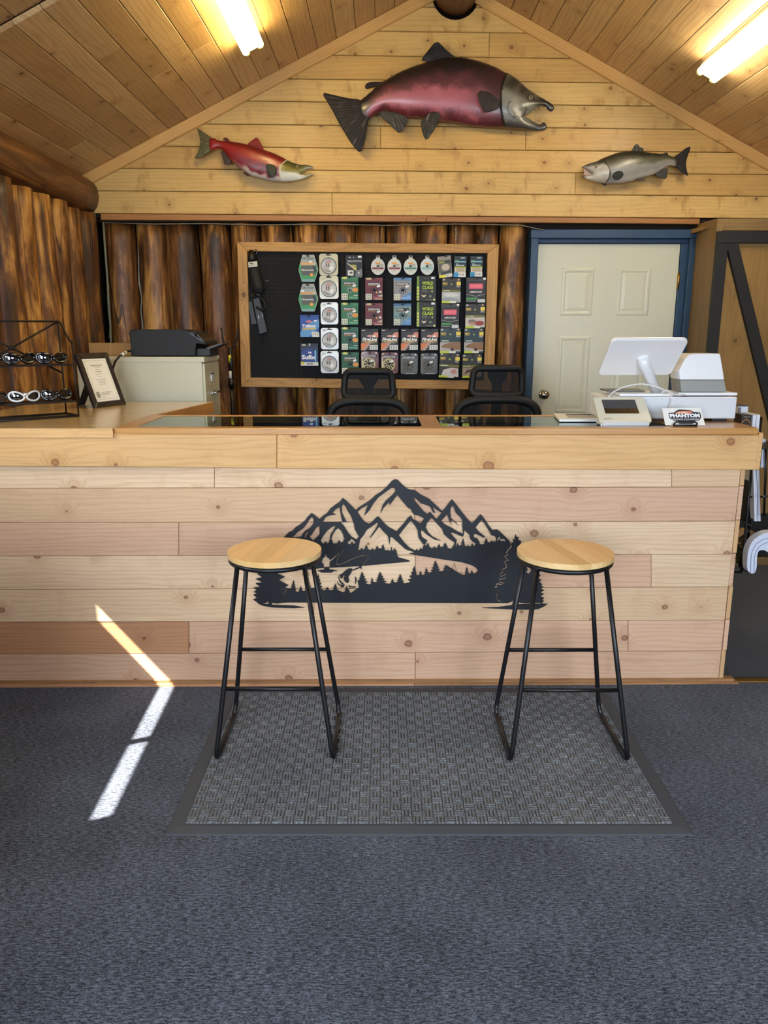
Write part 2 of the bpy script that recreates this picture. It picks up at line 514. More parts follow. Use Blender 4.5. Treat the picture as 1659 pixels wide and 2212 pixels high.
# ridge log
def log_mesh(p0, p1, r0, r1, seed, nr=22, ns=26, amp=0.05):
    p0, p1 = Vector(p0), Vector(p1)
    ax = (p1 - p0).normalized()
    x = Vector((1, 0, 0)) if abs(ax.x) < 0.5 else Vector((0, 1, 0))
    x = (x - ax * x.dot(ax)).normalized(); y = ax.cross(x)
    L = (p1 - p0).length
    vs, fs = [], []
    for i in range(nr + 1):
        s = i / nr
        r = r0 + (r1 - r0) * s
        cx = mnoise.noise(Vector((s * 2.1, seed * 3.3, 0))) * amp * r * 3
        cy = mnoise.noise(Vector((s * 2.1, seed * 3.3, 9))) * amp * r * 1.5
        for j in range(ns):
            a = 2 * math.pi * j / ns
            q = Vector((math.cos(a) * 1.6, math.sin(a) * 1.6, s * L * 2.5 + seed * 7.7))
            rr = r * (1 + amp * 1.1 * mnoise.noise(q) + amp * 0.5 * mnoise.noise(q * 3.1))
            vs.append(p0 + ax * (s * L) + x * (math.cos(a) * rr + cx) + y * (math.sin(a) * rr + cy))
    for i in range(nr):
        for j in range(ns):
            fs.append((i * ns + j, i * ns + (j + 1) % ns, (i + 1) * ns + (j + 1) % ns, (i + 1) * ns + j))
    mb = MB(); mb.add(vs, fs, 0, True)
    mb.f.append(tuple(range(ns))[::-1]); mb.m.append(0); mb.sm.append(False)
    mb.f.append(tuple(nr * ns + j for j in range(ns))); mb.m.append(0); mb.sm.append(False)
    return mb
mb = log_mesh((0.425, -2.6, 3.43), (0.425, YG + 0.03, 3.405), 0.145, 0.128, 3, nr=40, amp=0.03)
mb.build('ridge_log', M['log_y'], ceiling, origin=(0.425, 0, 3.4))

# ---- back wall: gable boards above, upright logs below
mb = MB()
mb.prism([(-2.2, 5.34, -0.05), (3.0, 5.34, -0.05), (3.0, 5.34, roofz(3.0) + 0.06), (AX, 5.34, AZ + 0.06), (-2.2, 5.34, roofz(-2.2) + 0.06)], (0, 0.12, 0))
mb.box(-2.2, 3.0, YG + 0.02, 5.36, P(800, 478, YG).z, P(800, 470, YG).z)
wall_back = structure(mb.build('wall_back', M['dark_back']))
seams = [(461, 472), (412, 424), (363, 377), (314, 330), (265, 281), (214, 232), (165, 183), (112, 132), (60, 77), (8, 22), (-45, -30), (-97, -84)]
def seam_z(i, x):
    a = P(217, seams[i][0], YG); b = P(1650, seams[i][1], YG)
    return a.z + (b.z - a.z) * (x - a.x) / (b.x - a.x)
def clip(poly, nx, nz, d):
    out = []
    for i in range(len(poly)):
        p, q = poly[i], poly[(i + 1) % len(poly)]
        fp, fq = p[0] * nx + p[1] * nz - d, q[0] * nx + q[1] * nz - d
        if fp <= 0: out.append(p)
        if (fp < 0 < fq) or (fq < 0 < fp):
            t = fp / (fp - fq)
            out.append((p[0] + (q[0] - p[0]) * t, p[1] + (q[1] - p[1]) * t))
    return out
joints = {0: [718], 1: [1242], 2: [560], 3: [822, 1135], 4: [], 5: [905], 6: [], 7: [1056], 8: [], 9: []}
for i in range(len(seams) - 1):
    xs = [-2.0] + [P(u, (seams[i][0] + seams[i][1]) / 2, YG).x for u in joints.get(i, [])] + [2.85]
    for xa, xb in zip(xs[:-1], xs[1:]):
        xa += 0.0007; xb -= 0.0007
        g = 0.0016
        poly = [(xa, seam_z(i, xa) + g), (xb, seam_z(i, xb) + g), (xb, seam_z(i + 1, xb) - g), (xa, seam_z(i + 1, xa) - g)]
        poly = clip(poly, -0.479, 1.0, AZ - 0.479 * AX + 0.0)
        poly = clip(poly, 0.5025, 1.0, AZ + 0.5025 * AX + 0.0)
        if len(poly) < 3: continue
        slab('gable_board', [(x, YG, z) for x, z in poly], 0.018, M['gable'], wall_back, along=(1, 0, 0.008), bevel=0.003)
zg = P(800, 474, YG + 0.02).z
mb = MB(); mb.prism([(-2.2, YG + 0.02, zg), (3.0, YG + 0.02, zg), (3.0, YG + 0.02, roofz(3.0)), (AX, YG + 0.02, AZ), (-2.2, YG + 0.02, roofz(-2.2))], (0, 0.17, 0))
mb.build('gable_backing', M['dark_back'], wall_back)
# dark cut-out round the ridge log
mb = MB(); mb.lathe((0.427, YG + 0.002, 3.4), [(0.0, 0), (0.143, 0), (0.143, 0.004), (0.0, 0.004)], 32, ax=(0, -1, 0))
mb.build('beam_cutout', plain((10, 7, 5), 0.95, 0, 0, 0.1), wall_back)
# logs
bounds = [214, 284, 352, 424, 493, 560, 630, 699, 766, 833, 902, 970, 1030, 1082, 1146]
for i in range(len(bounds) - 1):
    xa, xb = P(bounds[i], 520, 5.17).x, P(bounds[i + 1], 520, 5.17).x
    r = (xb - xa) / 2 * 1.015
    top = P(700, 483 + rng.uniform(-1.5, 3.5), 5.2).z
    mb = log_mesh(((xa + xb) / 2, 5.165 + 0.11, -0.01), ((xa + xb) / 2, 5.165 + 0.11, top), r * 1.02, r * 0.97, 20 + i, amp=0.055)
    mb.build('upright_log', M['log'], wall_back, origin=((xa + xb) / 2, 5.28, 0))
# pale insulation tufts in the gaps
tm = plain((150, 146, 132), 0.95)
for u in (226, 297, 366, 437, 505):
    mb = MB()
    pts = []
    for k in range(9):
        v = 492 + k * 30
        q = P(u + (v - 500) * 0.05, v, 5.235)
        pts.append(q + Vector((rng.uniform(-.006, .006), 0, 0)))
    mb.tube(pts, [rng.uniform(.003, .008) for _ in pts], 6)
    mb.build('chinking', tm, wall_back)

# ---- left wall: upright logs under a plate log, then a plank wall with the blind window
XL = -1.79
mb = MB()
mb.box(-2.12, -2.00, 2.95, 5.45, -0.05, 2.42)
wz0, wz1, wy0, wy1 = 0.95, 2.05, 1.45, 2.85
mb.box(-2.02, -1.92, -2.75, wy0, -0.05, 2.46); mb.box(-2.02, -1.92, wy1, 2.96, -0.05, 2.46)
mb.box(-2.02, -1.92, wy0, wy1, -0.05, wz0); mb.box(-2.02, -1.92, wy0, wy1, wz1, 2.46)
wall_left = structure(mb.build('wall_left', M['log_y']))
for i in range(11):
    yc = 5.035 - i * 0.222
    if yc < 2.95: break
    r = 0.112
    mb = log_mesh((XL - r + 0.005, yc, -0.01), (XL - r + 0.005, yc, 2.145 + rng.uniform(-.012, .015)), r * 1.04, r * 0.99, 60 + i, amp=0.06)
    mb.build('upright_log', M['log'], wall_left, origin=(XL - r, yc, 0))
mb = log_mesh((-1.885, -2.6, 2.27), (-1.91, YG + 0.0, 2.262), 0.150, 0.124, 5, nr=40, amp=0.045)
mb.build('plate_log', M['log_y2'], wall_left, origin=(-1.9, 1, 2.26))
# window in the left wall, its blind drawn but for a slit
win = thing('window_1', (-1.97, (wy0 + wy1) / 2, wz0), None, None, kind='structure')
mb = MB()
for y0, y1, z0, z1 in ((wy0, wy1, wz0, wz0 + .04), (wy0, wy1, wz1 - .04, wz1), (wy0, wy0 + .04, wz0, wz1), (wy1 - .04, wy1, wz0, wz1)):
    mb.box(-2.0, -1.93, y0, y1, z0, z1)
mb.build('window_frame', M['trim_pine'], win)
def slitz(y): return 1.262 - 0.059 * (y - 1.6)
mb = MB()
bx0, bx1 = -1.912, -1.908
for lo_, hi_ in ((lambda y: wz0 - 0.02, lambda y: slitz(y) - 0.0), (lambda y: slitz(y) + 0.072, lambda y: wz1 + 0.03)):
    mb.prism([(bx0, wy0 - .03, lo_(wy0 - .03)), (bx0, wy1 + .03, lo_(wy1 + .03)), (bx0, wy1 + .03, hi_(wy1 + .03)), (bx0, wy0 - .03, hi_(wy0 - .03))], (bx1 - bx0, 0, 0))
mb.box(bx0, bx1, wy0 - .03, 1.606, wz0, wz1); mb.box(bx0, bx1, 2.635, wy1 + .03, wz0, wz1)
mb.box(bx0, bx1, 2.050, 2.088, wz0, wz1)
mb.build('blind', plain((150, 140, 120), 0.9), win)

# ---- right wall, partition and the wall behind the camera (outside the frame, they close the room)
mb = MB(); mb.box(XR, XR + 0.1, -2.75, 5.45, -0.05, 2.4)
wall_right = structure(mb.build('wall_right', M['ply']))
ops = [(-1.7, -0.2, 0.9, 2.2), (1.0, 2.5, 0.9, 2.2)]
mb = MB()
mb.box(-2.1, 2.9, YF - 0.1, YF, -0.05, 0.9)
mb.box(-2.1, -1.7, YF - 0.1, YF, 0.9, 2.2); mb.box(-0.2, 1.0, YF - 0.1, YF, 0.9, 2.2); mb.box(2.5, 2.9, YF - 0.1, YF, 0.9, 2.2)
mb.prism([(-2.1, YF, 2.2), (2.9, YF, 2.2), (2.9, YF, roofz(2.9) + .03), (AX, YF, AZ + .03), (-2.1, YF, roofz(-2.1) + .03)], (0, -0.1, 0))
wall_front = structure(mb.build('wall_front', M['log_y']))
for k, (x0, x1, z0, z1) in enumerate(ops):
    mb = MB()
    for a, b, c, d in ((x0, x1, z0, z0 + .05), (x0, x1, z1 - .05, z1), (x0, x0 + .05, z0, z1), (x1 - .05, x1, z0, z1), ((x0 + x1) / 2 - .02, (x0 + x1) / 2 + .02, z0, z1)):
        mb.box(a, b, YF - .08, YF - .02, c, d)
    structure(mb.build('window_%d' % (k + 2), M['trim_pine']))

# ---- trims
def rake(name, u0, v0, u1, v1, w):
    """rake moulding on the gable: upper edge through two pixels, w pixels deep"""
    Yt = YG - 0.022
    a, b = P(u0, v0, Yt), P(u1, v1, Yt)
    d = (b - a).normalized()
    nrm = Vector((-d.z, 0, d.x)); nrm = -nrm if nrm.z > 0 else nrm
    return structure(slab(name, [a, b, b + nrm * w, a + nrm * w], 0.022, M['trim_pine'], None, along=d, bevel=0.004))
Yt = YG - 0.022
a = Vector((-1.895, Yt, roofz(-1.895) - 0.0)); ap = Vector((AX, Yt, AZ - 0.0)); b = Vector((2.80, Yt, roofz(2.80)))
dl = (ap - a).normalized(); nl = Vector((dl.z, 0, -dl.x)); dr = (b - ap).normalized(); nr_ = Vector((dr.z, 0, -dr.x))
w = 0.066
if nl.z > 0: nl = -nl
if nr_.z > 0: nr_ = -nr_
apl = Vector((AX, Yt, AZ - w / dl.x)); apr = Vector((AX, Yt, AZ - w / dr.x))
structure(slab('trim_1', [a, ap, apl, a + nl * w], 0.022, M['trim_pine'], None, along=dl, bevel=0.004))
structure(slab('trim_2', [ap, b, b + nr_ * w, apr], 0.022, M['trim_pine'], None, along=dr, bevel=0.004))
Yt = YG - 0.012
structure(slab('trim_3', [P(217, 461.5, Yt), P(920, 467, Yt), P(920, 479, Yt), P(217, 475, Yt)], 0.05, M['trim_red'], None, bevel=0.003))
structure(slab('trim_4', [P(920.5, 467, Yt), P(1512, 472, Yt), P(1512, 484, Yt), P(920.5, 479, Yt)], 0.05, M['trim_red'], None, bevel=0.003))
# thin cable running under the header, and one up the corner
mb = MB()
mb.tube([P(u, v, 5.135) for u, v in ((226, 481), (330, 484), (450, 483), (560, 486), (700, 484), (840, 487), (980, 484), (1100, 486), (1128, 487), (1150, 492), (1175, 497))], 0.0035, 6)
tag(mb.build('header_cable', plain((120, 112, 98), 0.6)), 'thin grey cable strung under the header above the pegboard', 'cable')
mb = MB()
mb.tube([P(u, v, 5.13) for u, v in ((223, 480), (227, 540), (231, 590), (234, 640), (238, 700), (240, 745), (243, 800), (247, 880))], 0.007, 8)
tag(mb.build('corner_cable', plain((110, 112, 92), 0.5)), 'greenish grey conduit running up the corner between the two log walls', 'cable')
mb = MB()
for k in range(9):
    c = P(985, 492 + k * 3.6, 5.13)
    rx, ry = (0.004, 0.0015) if k % 2 else (0.0015, 0.004)
    mb.tube([c + Vector((rx * math.cos(t), ry * math.cos(t), 0.0065 * math.sin(t))) for t in [i * math.pi / 5 for i in range(10)]], 0.0012, 5, closed=True)
tag(mb.build('hanging_chain', M['chrome']), 'short silver chain hanging above the pegboard frame', 'chain')

# ---- door with blue casing
YD = 5.20
door = thing('door_1', P(1310, 527, YD) * 1.0, None, None, kind='structure')
door.location = (P(1310, 527, YD).x, YD, 0.0)
x0, x1 = P(1163, 528, YD).x, P(1470, 526, YD).x
zt = P(1310, 527, YD).z
M['door_paint'] = plain((208, 208, 188), 0.35, name='cream_door_paint')
M['blue'] = wood('blue_paint', S(46, 74, 104), S(32, 52, 78), S(30, 50, 76), ring=40, contrast=0.2, knots=0, rough=0.42, var=0.0, blotch=0.3)
mb = MB(); mb.box(x0, x1, YD, YD + 0.04, 0.006, zt)
leaf = mb.build('door_leaf', M['door_paint'], door, bevel=0.002)
def raised_panel(xa, xb, za, zb):
    prof = [(0.0, 0.0), (0.008, -0.0035), (0.020, -0.0038), (0.028, -0.0004), (0.050, -0.0034), (0.054, -0.0034)]
    vs, fs = [], []
    for ins, dy in prof:
        vs += [(xa + ins, YD + dy, za + ins), (xb - ins, YD + dy, za + ins), (xb - ins, YD + dy, zb - ins), (xa + ins, YD + dy, zb - ins)]
    for k in range(len(prof) - 1):
        for j in range(4):
            fs.append((k * 4 + j, k * 4 + (j + 1) % 4, k * 4 + 4 + (j + 1) % 4, k * 4 + 4 + j))
    k = (len(prof) - 1) * 4
    fs.append((k, k + 1, k + 2, k + 3))
    mb = MB(); mb.add(vs, fs)
    mb.build('door_panel', M['door_paint'], leaf)
wd = x1 - x0
zz = lambda v: P(1310, v, YD).z
for xa, xb in ((x0 + wd * 0.175, x0 + wd * 0.405), (x0 + wd * 0.575, x0 + wd * 0.81)):
    raised_panel(xa, xb, zz(682), zz(579)); raised_panel(xa, xb, zz(892), zz(726)); raised_panel(xa, xb, 0.20, zz(892) - 0.12)
c = P(1174, 852, YD)
mb = MB()
mb.lathe(c, [(0.0, -0.001), (0.033, -0.001), (0.033, 0.006), (0.026, 0.010), (0.012, 0.013), (0.012, 0.03), (0.024, 0.036), (0.030, 0.048), (0.027, 0.062), (0.014, 0.068), (0.0, 0.069)], 28, ax=(0, -1, 0))
mb.box(c.x - .006, c.x + .006, c.y - .073, c.y - .066, c.z - .002, c.z + .002)
mb.build('door_knob', plain((176, 168, 150), 0.22, 1.0), door)
for zc in (P(1466, 607, YD).z, 0.95, 0.3):
    mb = MB(); mb.box(x1 - 0.004, x1 + 0.012, YD - 0.010, YD + 0.01, zc - 0.05, zc + 0.05)
    mb.tube([(x1 + .004, YD - .012, zc - .052), (x1 + .004, YD - .012, zc + .052)], 0.006, 8)
    mb.build('door_hinge', plain((190, 150, 72), 0.3, 1.0), door)
def casing(xa, xb, ya, yb, za, zb, nm='door_casing'):
    mb = MB(); mb.box(xa, xb, ya, yb, za, zb)
    return mb.build(nm, M['blue'], door, bevel=0.003)
z2 = zz(517)
casing(x0 - 0.055, x0 - 0.010, YD - 0.05, YD + 0.06, 0, z2)
casing(x1 + 0.045, x1 + 0.090, YD - 0.05, YD + 0.06, 0, z2)
casing(x0 - 0.060, x1 + 0.098, YD - 0.055, YD + 0.06, z2 + 0.001, zz(498))
casing(x0 - 0.012, x0 - 0.003, YD - 0.02, YD + 0.06, 0, z2, 'door_jamb')
casing(x1 + 0.003, x1 + 0.046, YD - 0.012, YD + 0.06, 0, z2, 'door_jamb')
casing(x0 - 0.012, x1 + 0.046, YD - 0.02, YD + 0.06, zt + 0.004, z2, 'door_jamb')
mb = MB(); mb.box(x0 - 0.10, x1 + 0.14, YD + 0.045, YD + 0.1, 0, zz(482))
mb.build('door_backing', M['dark_back'], door)

# ---- partition on the right with its black-framed barn door
YP = 4.70
xc = P(1548, 500, YP).x
zt_p = P(1600, 472, YP).z
pl = [P(1506, 484, 5.16), P(1549, 474, YP + 0.003)]
xa, xb = pl[0].x, xc
structure(slab('trim_5', [(xa, 5.16, 0), (xb, YP + .003, 0), (xb, YP + .003, zt_p), (xa, 5.16, zt_p + 0.03)], 0.03, M['post'], None, along=(0, 0, 1), bevel=0.002, face=(-1, -0.1, 0)))
mb = MB(); mb.box(xc + 0.02, XR, YP + 0.03, YP + 0.12, 0, zt_p - 0.005); mb.box(xc + 0.02, XR, YP + 0.03, 5.15, zt_p - 0.03, zt_p - 0.004)
wall_part = structure(mb.build('wall_partition', M['ply']))
slab('header_board', [(xc, YP, P(1600, 498, YP).z), (XR, YP, P(1600, 498, YP).z), (XR, YP, zt_p), (xc, YP, zt_p)], 0.03, M['post'], wall_part, along=(1, 0, 0))
d2 = thing('door_2', (2.3, YP, 0.0), None, None, kind='structure')
zb = lambda v: P(1600, v, YP).z
slab('door_skin', [(xc + 0.002, YP + 0.004, 0.06), (XR, YP + 0.004, 0.06), (XR, YP + 0.004, zb(499)), (xc + 0.002, YP + 0.004, zb(499))], 0.02, M['ply'], d2, along=(1, 0, 0), bevel=0)
blk = plain((22, 21, 20), 0.6, name='black_stain')
def rail(pts, nm, along, th=0.03):
    slab(nm, pts, th, blk, d2, along=along, bevel=0.002)
yy = YP - 0.026
tk = 0.0
def R4(xa, xb, za, zb_): return [(xa, yy, za), (xb, yy, za), (xb, yy, zb_), (xa, yy, zb_)]
rail(R4(xc, XR, zb(526), zb(500.5)), 'top_rail', (1, 0, 0))
rail(R4(xc, xc + 0.064, 0.06, zb(526) - 0.0005), 'stile', (0, 0, 1))
rail(R4(xc + 0.065, XR, zb(1150), zb(1109)), 'middle_rail', (1, 0, 0))
rail(R4(xc + 0.065, XR, 0.06, 0.13), 'bottom_rail', (1, 0, 0))
q0, q1 = P(1571, 531, yy), P(1655, 877, yy)
dd = (q1 - q0).normalized(); wv = Vector((-dd.z, 0, dd.x));  wv = -wv if wv.x < 0 else wv
tt = (zb(1109) - q0.z) / dd.z
xmax = min(tt, (XR - 0.09 - q0.x) / dd.x)
q2 = q0 + dd * xmax
off = Vector((0, 0.003, 0))
rail([q0 + off - dd * 0.02, q0 + wv * 0.066 - dd * 0.02 + off, q2 + wv * 0.066 + off, q2 + off], 'brace', dd, 0.026)
mb = MB(); mb.box(xc, XR, YP - 0.03, YP + 0.03, -0.004, 0.05)
structure(mb.build('baseboard_right', M['post'], None, bevel=0.003))
# brass threshold strip between the two carpets
mb = MB(); mb.box(1.40, XR, 2.985, 3.02, -0.002, 0.006)
structure(mb.build('trim_6', plain((150, 116, 60), 0.4, 0.8), None, bevel=0.002))

# ---- fluorescent fittings
def fluoro(x, tint, label, power):
    z = roofz(x)
    slope = 0.479 if x < AX else -0.5025
    n = Vector((slope, 0, -1)).normalized()          # down from the ceiling
    t = Vector((1, 0, slope)).normalized()
    y0, y1 = 3.30, 4.52
    base = Vector((x, 0, z))
    L = thing('fluorescent_light', (x, (y0 + y1) / 2, z), label, 'ceiling light', 'fluorescent strip lights')
    mb = MB()
    c = base + n * 0.017 + Vector((0, (y0 + y1) / 2, 0))
    mb.obox(c, t * 0.055, Vector((0, (y1 - y0) / 2 - 0.02, 0)), n * 0.017)
    mb.build('batten', plain((225, 220, 205), 0.4), L, bevel=0.004)
    em = NT('tube_glow'); em.set(color=(1, 1, 1, 1), emit=tint, estr=power)
    for s in (-1, 1):
        o = base + n * 0.058 + t * (0.042 * s)
        mb = MB()
        mb.tube([o + Vector((0, y, 0)) for y in (y0 + 0.03, y0 + 0.1, y1 - 0.1, y1 - 0.03)], 0.019, 14)
        tb = mb.build('tube', em.mat, L)
        mb = MB()
        for ye, sg in ((y0, 1), (y1, -1)):
            mb = MB(); mb.tube([o + Vector((0, ye + sg * 0.031, 0)), o + Vector((0, ye + sg * 0.012, 0)), o + Vector((0, ye + sg * 0.004, 0)), o + Vector((0, ye, 0))], [0.0195, 0.0195, 0.014, 0.004], 14)
            mb.build('tube_end', plain((226, 214, 120), 0.35), tb)
    for ye in (y0 + 0.015, y1 - 0.015):
        mb = MB(); mb.obox(base + n * 0.04 + Vector((0, ye, 0)), t * 0.055, Vector((0, 0.004, 0)), n * 0.022)
        mb.build('lamp_holder', plain((235, 232, 222), 0.4), L, bevel=0.002)
    return L
fluoro(-0.715, (1.0, 0.80, 0.36, 1), 'yellowish twin-tube strip light on the left ceiling slope', 38.0)
fluoro(1.74, (1.0, 0.89, 0.66, 1), 'white twin-tube strip light on the right ceiling slope', 36.0)
# ================================================================ front counter
KC = 0.0103
YC = 2.97          # face of the cedar boards
YFa = 2.925        # face of the overhanging fascia
ZT = 1.08          # worktop height
sL = [1000, 1055, 1129, 1201.5, 1274, 1344, 1414, 1471]
sR = [1000, 1052, 1126, 1197.5, 1268, 1340, 1406, 1465]
def sv(i, u): return sL[i] + (sR[i] - sL[i]) * u / 1590.0
def cp(u, v): return P(u, v, YC, KC)
counter = thing('reception_counter', (0, 3.1, 0), 'long front counter clad in pale knotty cedar boards', 'counter')
rows = {0: ([463, 1451], ['cedar_pale', 'cedar_pale', 'cedar_pale']), 1: ([896], ['cedar_pale', 'cedar_pink']),
        2: ([386, 691], ['cedar_pink', 'cedar_pink', 'cedar_pale']), 3: ([897, 1407], ['cedar_pale', 'cedar_pink', 'cedar_pale']),
        4: ([678], ['cedar_pale', 'cedar_pale']), 5: ([408, 1357], ['cedar_brown', 'cedar_pink', 'cedar_pink']), 6: ([897], ['cedar_pink', 'cedar_pink'])}
def u_at(X, v, Y0):
    u = 1590.0
    for _ in range(6): u -= (P(u, v, Y0, KC).x - X) * 540
    return u
xe = P(1599, 1030, YC, KC).x
for i, (js, ms) in rows.items():
    vm = (sR[i] + sR[i + 1]) / 2
    us = [-105] + js + [None]
    for a, b, m in zip(us[:-1], us[1:], ms):
        bt_, bb_ = (b, b) if b is not None else (u_at(xe, sv(i, 1590), YC), u_at(xe, sv(i + 1, 1590), YC))
        g = 0.45
        push = random.uniform(-0.0012, 0.0012)
        def q(u, v): return P(u, v, YC + push, KC)
        slab('plank', [q(a + g, sv(i + 1, a) - g), q(bb_ - g, sv(i + 1, bb_) - g), q(bt_ - g, sv(i, bt_) + g), q(a + g, sv(i, a) + g)], 0.018, M[m], counter, along=(1, KC, 0), bevel=0.0015)
# end panel boards (their edges show beside the front boards)
xe = P(1599, 1030, YC, KC).x
zs = [P(1590, v, YC, KC).z for v in (1000, 1050, 1124, 1196, 1267, 1338, 1405, 1466)]
rg = random.Random(5)
for i in range(7):
    mb = MB(); dx = rg.uniform(-0.001, 0.003)
    mb.box(xe + 0.001 + dx, xe + 0.019 + dx, YC + 0.016 + rg.uniform(0, 0.004), 3.42, zs[i + 1] + 0.001, zs[i] - 0.001)
    mb.build('end_plank', M['cedar_pink'] if i % 2 else M['endgrain'], counter, bevel=0.0015)
# fascia
vb = 1011
def fp(u, v): return P(u, v, YFa, KC)
def vtop(u): return 936.5 if u > 246 else 936.5
slab('fascia_board', [fp(-105, 1006), fp(597.5, 1011), fp(597.5, 936), fp(-105, 936)], 0.02, M['fascia'], counter, along=(1, KC, 0), bevel=0.002)
slab('fascia_board', [fp(598.5, 1012), fp(1633, 1015), fp(1640, 940), fp(598.5, 937)], 0.02, M['fascia'], counter, along=(1, KC, 0), bevel=0.002)
xf = fp(1640, 940).x
mb = MB(); mb.box(xf + 0.001, xf + 0.019, YFa + KC * xf + 0.004, 3.44, P(1640, 1016, YFa).z - 0.002, P(1640, 934, YFa).z - 0.004)
mb.build('fascia_end', M['fascia'], counter, bevel=0.003)
# skirting strips at the foot
bt = [cp(-190, 1472), cp(1568, 1466)]
def strip(nm, u0, v0, u1, v1, h, Y, th, m):
    a, b = P(u0, v0, Y, KC), P(u1, v1, Y, KC)
    slab(nm, [a, b, P(u1, v1 + h, Y, KC), P(u0, v0 + h, Y, KC)], th, m, counter, along=(1, KC, 0), bevel=0.0015)
strip('base_strip', -105, 1471, 1586, 1466, 8.5, YC - 0.006, 0.03, M['base_trim'])
strip('base_strip', -105, 1479.5, 895, 1477, 8.0, YC - 0.014, 0.03, M['cedar_brown'])
strip('base_strip', 896, 1477, 1596, 1474, 6.5, YC - 0.014, 0.03, M['base_trim'])
# carcass behind the boards: dark case with a shelf below the glass
mb = MB()
mb.box(-1.70, xe - 0.002, 3.012, 3.03, 0.01, 1.03); mb.box(-0.90, xe - 0.002, 3.03, 3.40, 0.80, 0.82); mb.box(-0.90, xe - 0.002, 3.03, 3.40, 0.02, 0.06)
for x in (-0.90, 0.18, xe - 0.022): mb.box(x, x + 0.02, 3.03, 3.40, 0.06, 1.03)
mb.build('carcass', plain((44, 34, 26), 0.8), counter)

# ---- worktop of the front counter: wooden frame with two glass panes
top = thing('glass_countertop', (0.2, 3.15, ZT), 'amber wood countertop with inset glass panes on the cedar counter', 'countertop')
xw0 = PZ(245, 925, ZT).x; xw1 = PZ(1645, 926, ZT).x
y0 = YFa - 0.014 + KC * 0.3; y1 = 3.40
gx = [PZ(302, 919, ZT).x, PZ(912, 922, ZT).x, PZ(955, 922, ZT).x, 1.12]
gy0, gy1 = y0 + 0.055, y1 - 0.035
def tb(nm, xa, xb, ya, yb, m=None, h=0.019):
    mb = MB(); mb.box(xa, xb, ya, yb, ZT - h, ZT)
    return mb.build(nm, m or M['edge'], top, bevel=0.003)
zedge = 0.026
tb('front_rail', xw0, xw1, y0, gy0 - 0.0005, h=zedge)
tb('back_rail', gx[0] + 0.0, xw1, gy1 + 0.0005, y1, h=zedge)
tb('cross_rail', xw0 + 0.001, gx[0] - 0.0005, gy0, y1, M['edge_y'])
tb('cross_rail', gx[1] + 0.0005, gx[2] - 0.0005, gy0, gy1, M['edge_y'])
tb('cross_rail', gx[3] + 0.0005, xw1, gy0, gy1, M['edge_y'])
gl = NT('display_glass')
t = gl.t; out = t.nodes['Material Output']
fr = t.nodes.new('ShaderNodeFresnel'); fr.inputs[0].default_value = 1.5
tr = t.nodes.new('ShaderNodeBsdfTransparent'); tr.inputs[0].default_value = (0.72, 0.80, 0.74, 1)
gs = t.nodes.new('ShaderNodeBsdfGlossy'); gs.inputs['Roughness'].default_value = 0.015; gs.inputs[0].default_value = (0.9, 0.95, 0.92, 1)
mx = t.nodes.new('ShaderNodeMixShader')
t.links.new(fr.outputs[0], mx.inputs[0]); t.links.new(tr.outputs[0], mx.inputs[1]); t.links.new(gs.outputs[0], mx.inputs[2]); t.links.new(mx.outputs[0], out.inputs[0])
M['glass'] = gl.mat
for a, b in ((gx[0], gx[1]), (gx[2], gx[3])):
    mb = MB(); mb.box(a, b, gy0, gy1, ZT - 0.008, ZT - 0.002)
    mb.build('glass_pane', M['glass'], top)

# ---- side counter on the left
side = thing('side_counter', (-1.37, 3.5, 0), 'wooden side counter body below the left worktop', 'counter')
mb = MB(); mb.box(-1.76, -1.02, 3.04, 4.02, 0.0, 1.02)
mb.build('carcass', M['edge_y'], side)
sx1 = PZ(452, 869, ZT).x
stop = thing('side_worktop', (-1.4, 3.5, ZT), 'oak-look worktop at the left under the sunglasses rack', 'countertop')
pts = [(-1.80, YFa - 0.022, ZT), (xw0 - 0.0015, YFa - 0.022, ZT), (xw0 - 0.0015, y0 + 0.47, ZT), (sx1, 4.06, ZT), (-1.80, 4.06, ZT)]
slab('worktop_board', pts, 0.03, M['laminate'], stop, along=(0, 1, 0), bevel=0.001, face=(0, 0, 1))
e0 = P(-190, 945, YFa - 0.022).z
mb = MB(); mb.box(-1.80, xw0 - 0.001, YFa - 0.026, YFa - 0.022, P(100, 945, YFa - .024).z, ZT - 0.001)
mb.box(-1.80, xw0 - 0.001, YFa - 0.022, YFa - 0.002, P(100, 945, YFa - .024).z, ZT - 0.031)
mb.build('front_edging', M['fascia'], stop)
slab('side_edging', [(xw0 + 0.018, y0 + 0.47, ZT), (sx1 + 0.018, 4.06, ZT), (sx1 + 0.018, 4.06, ZT - 0.058), (xw0 + 0.018, y0 + 0.47, ZT - 0.058)], 0.018, M['edge'], stop, along=(0, 1, 0), face=(1, -0.1, 0))

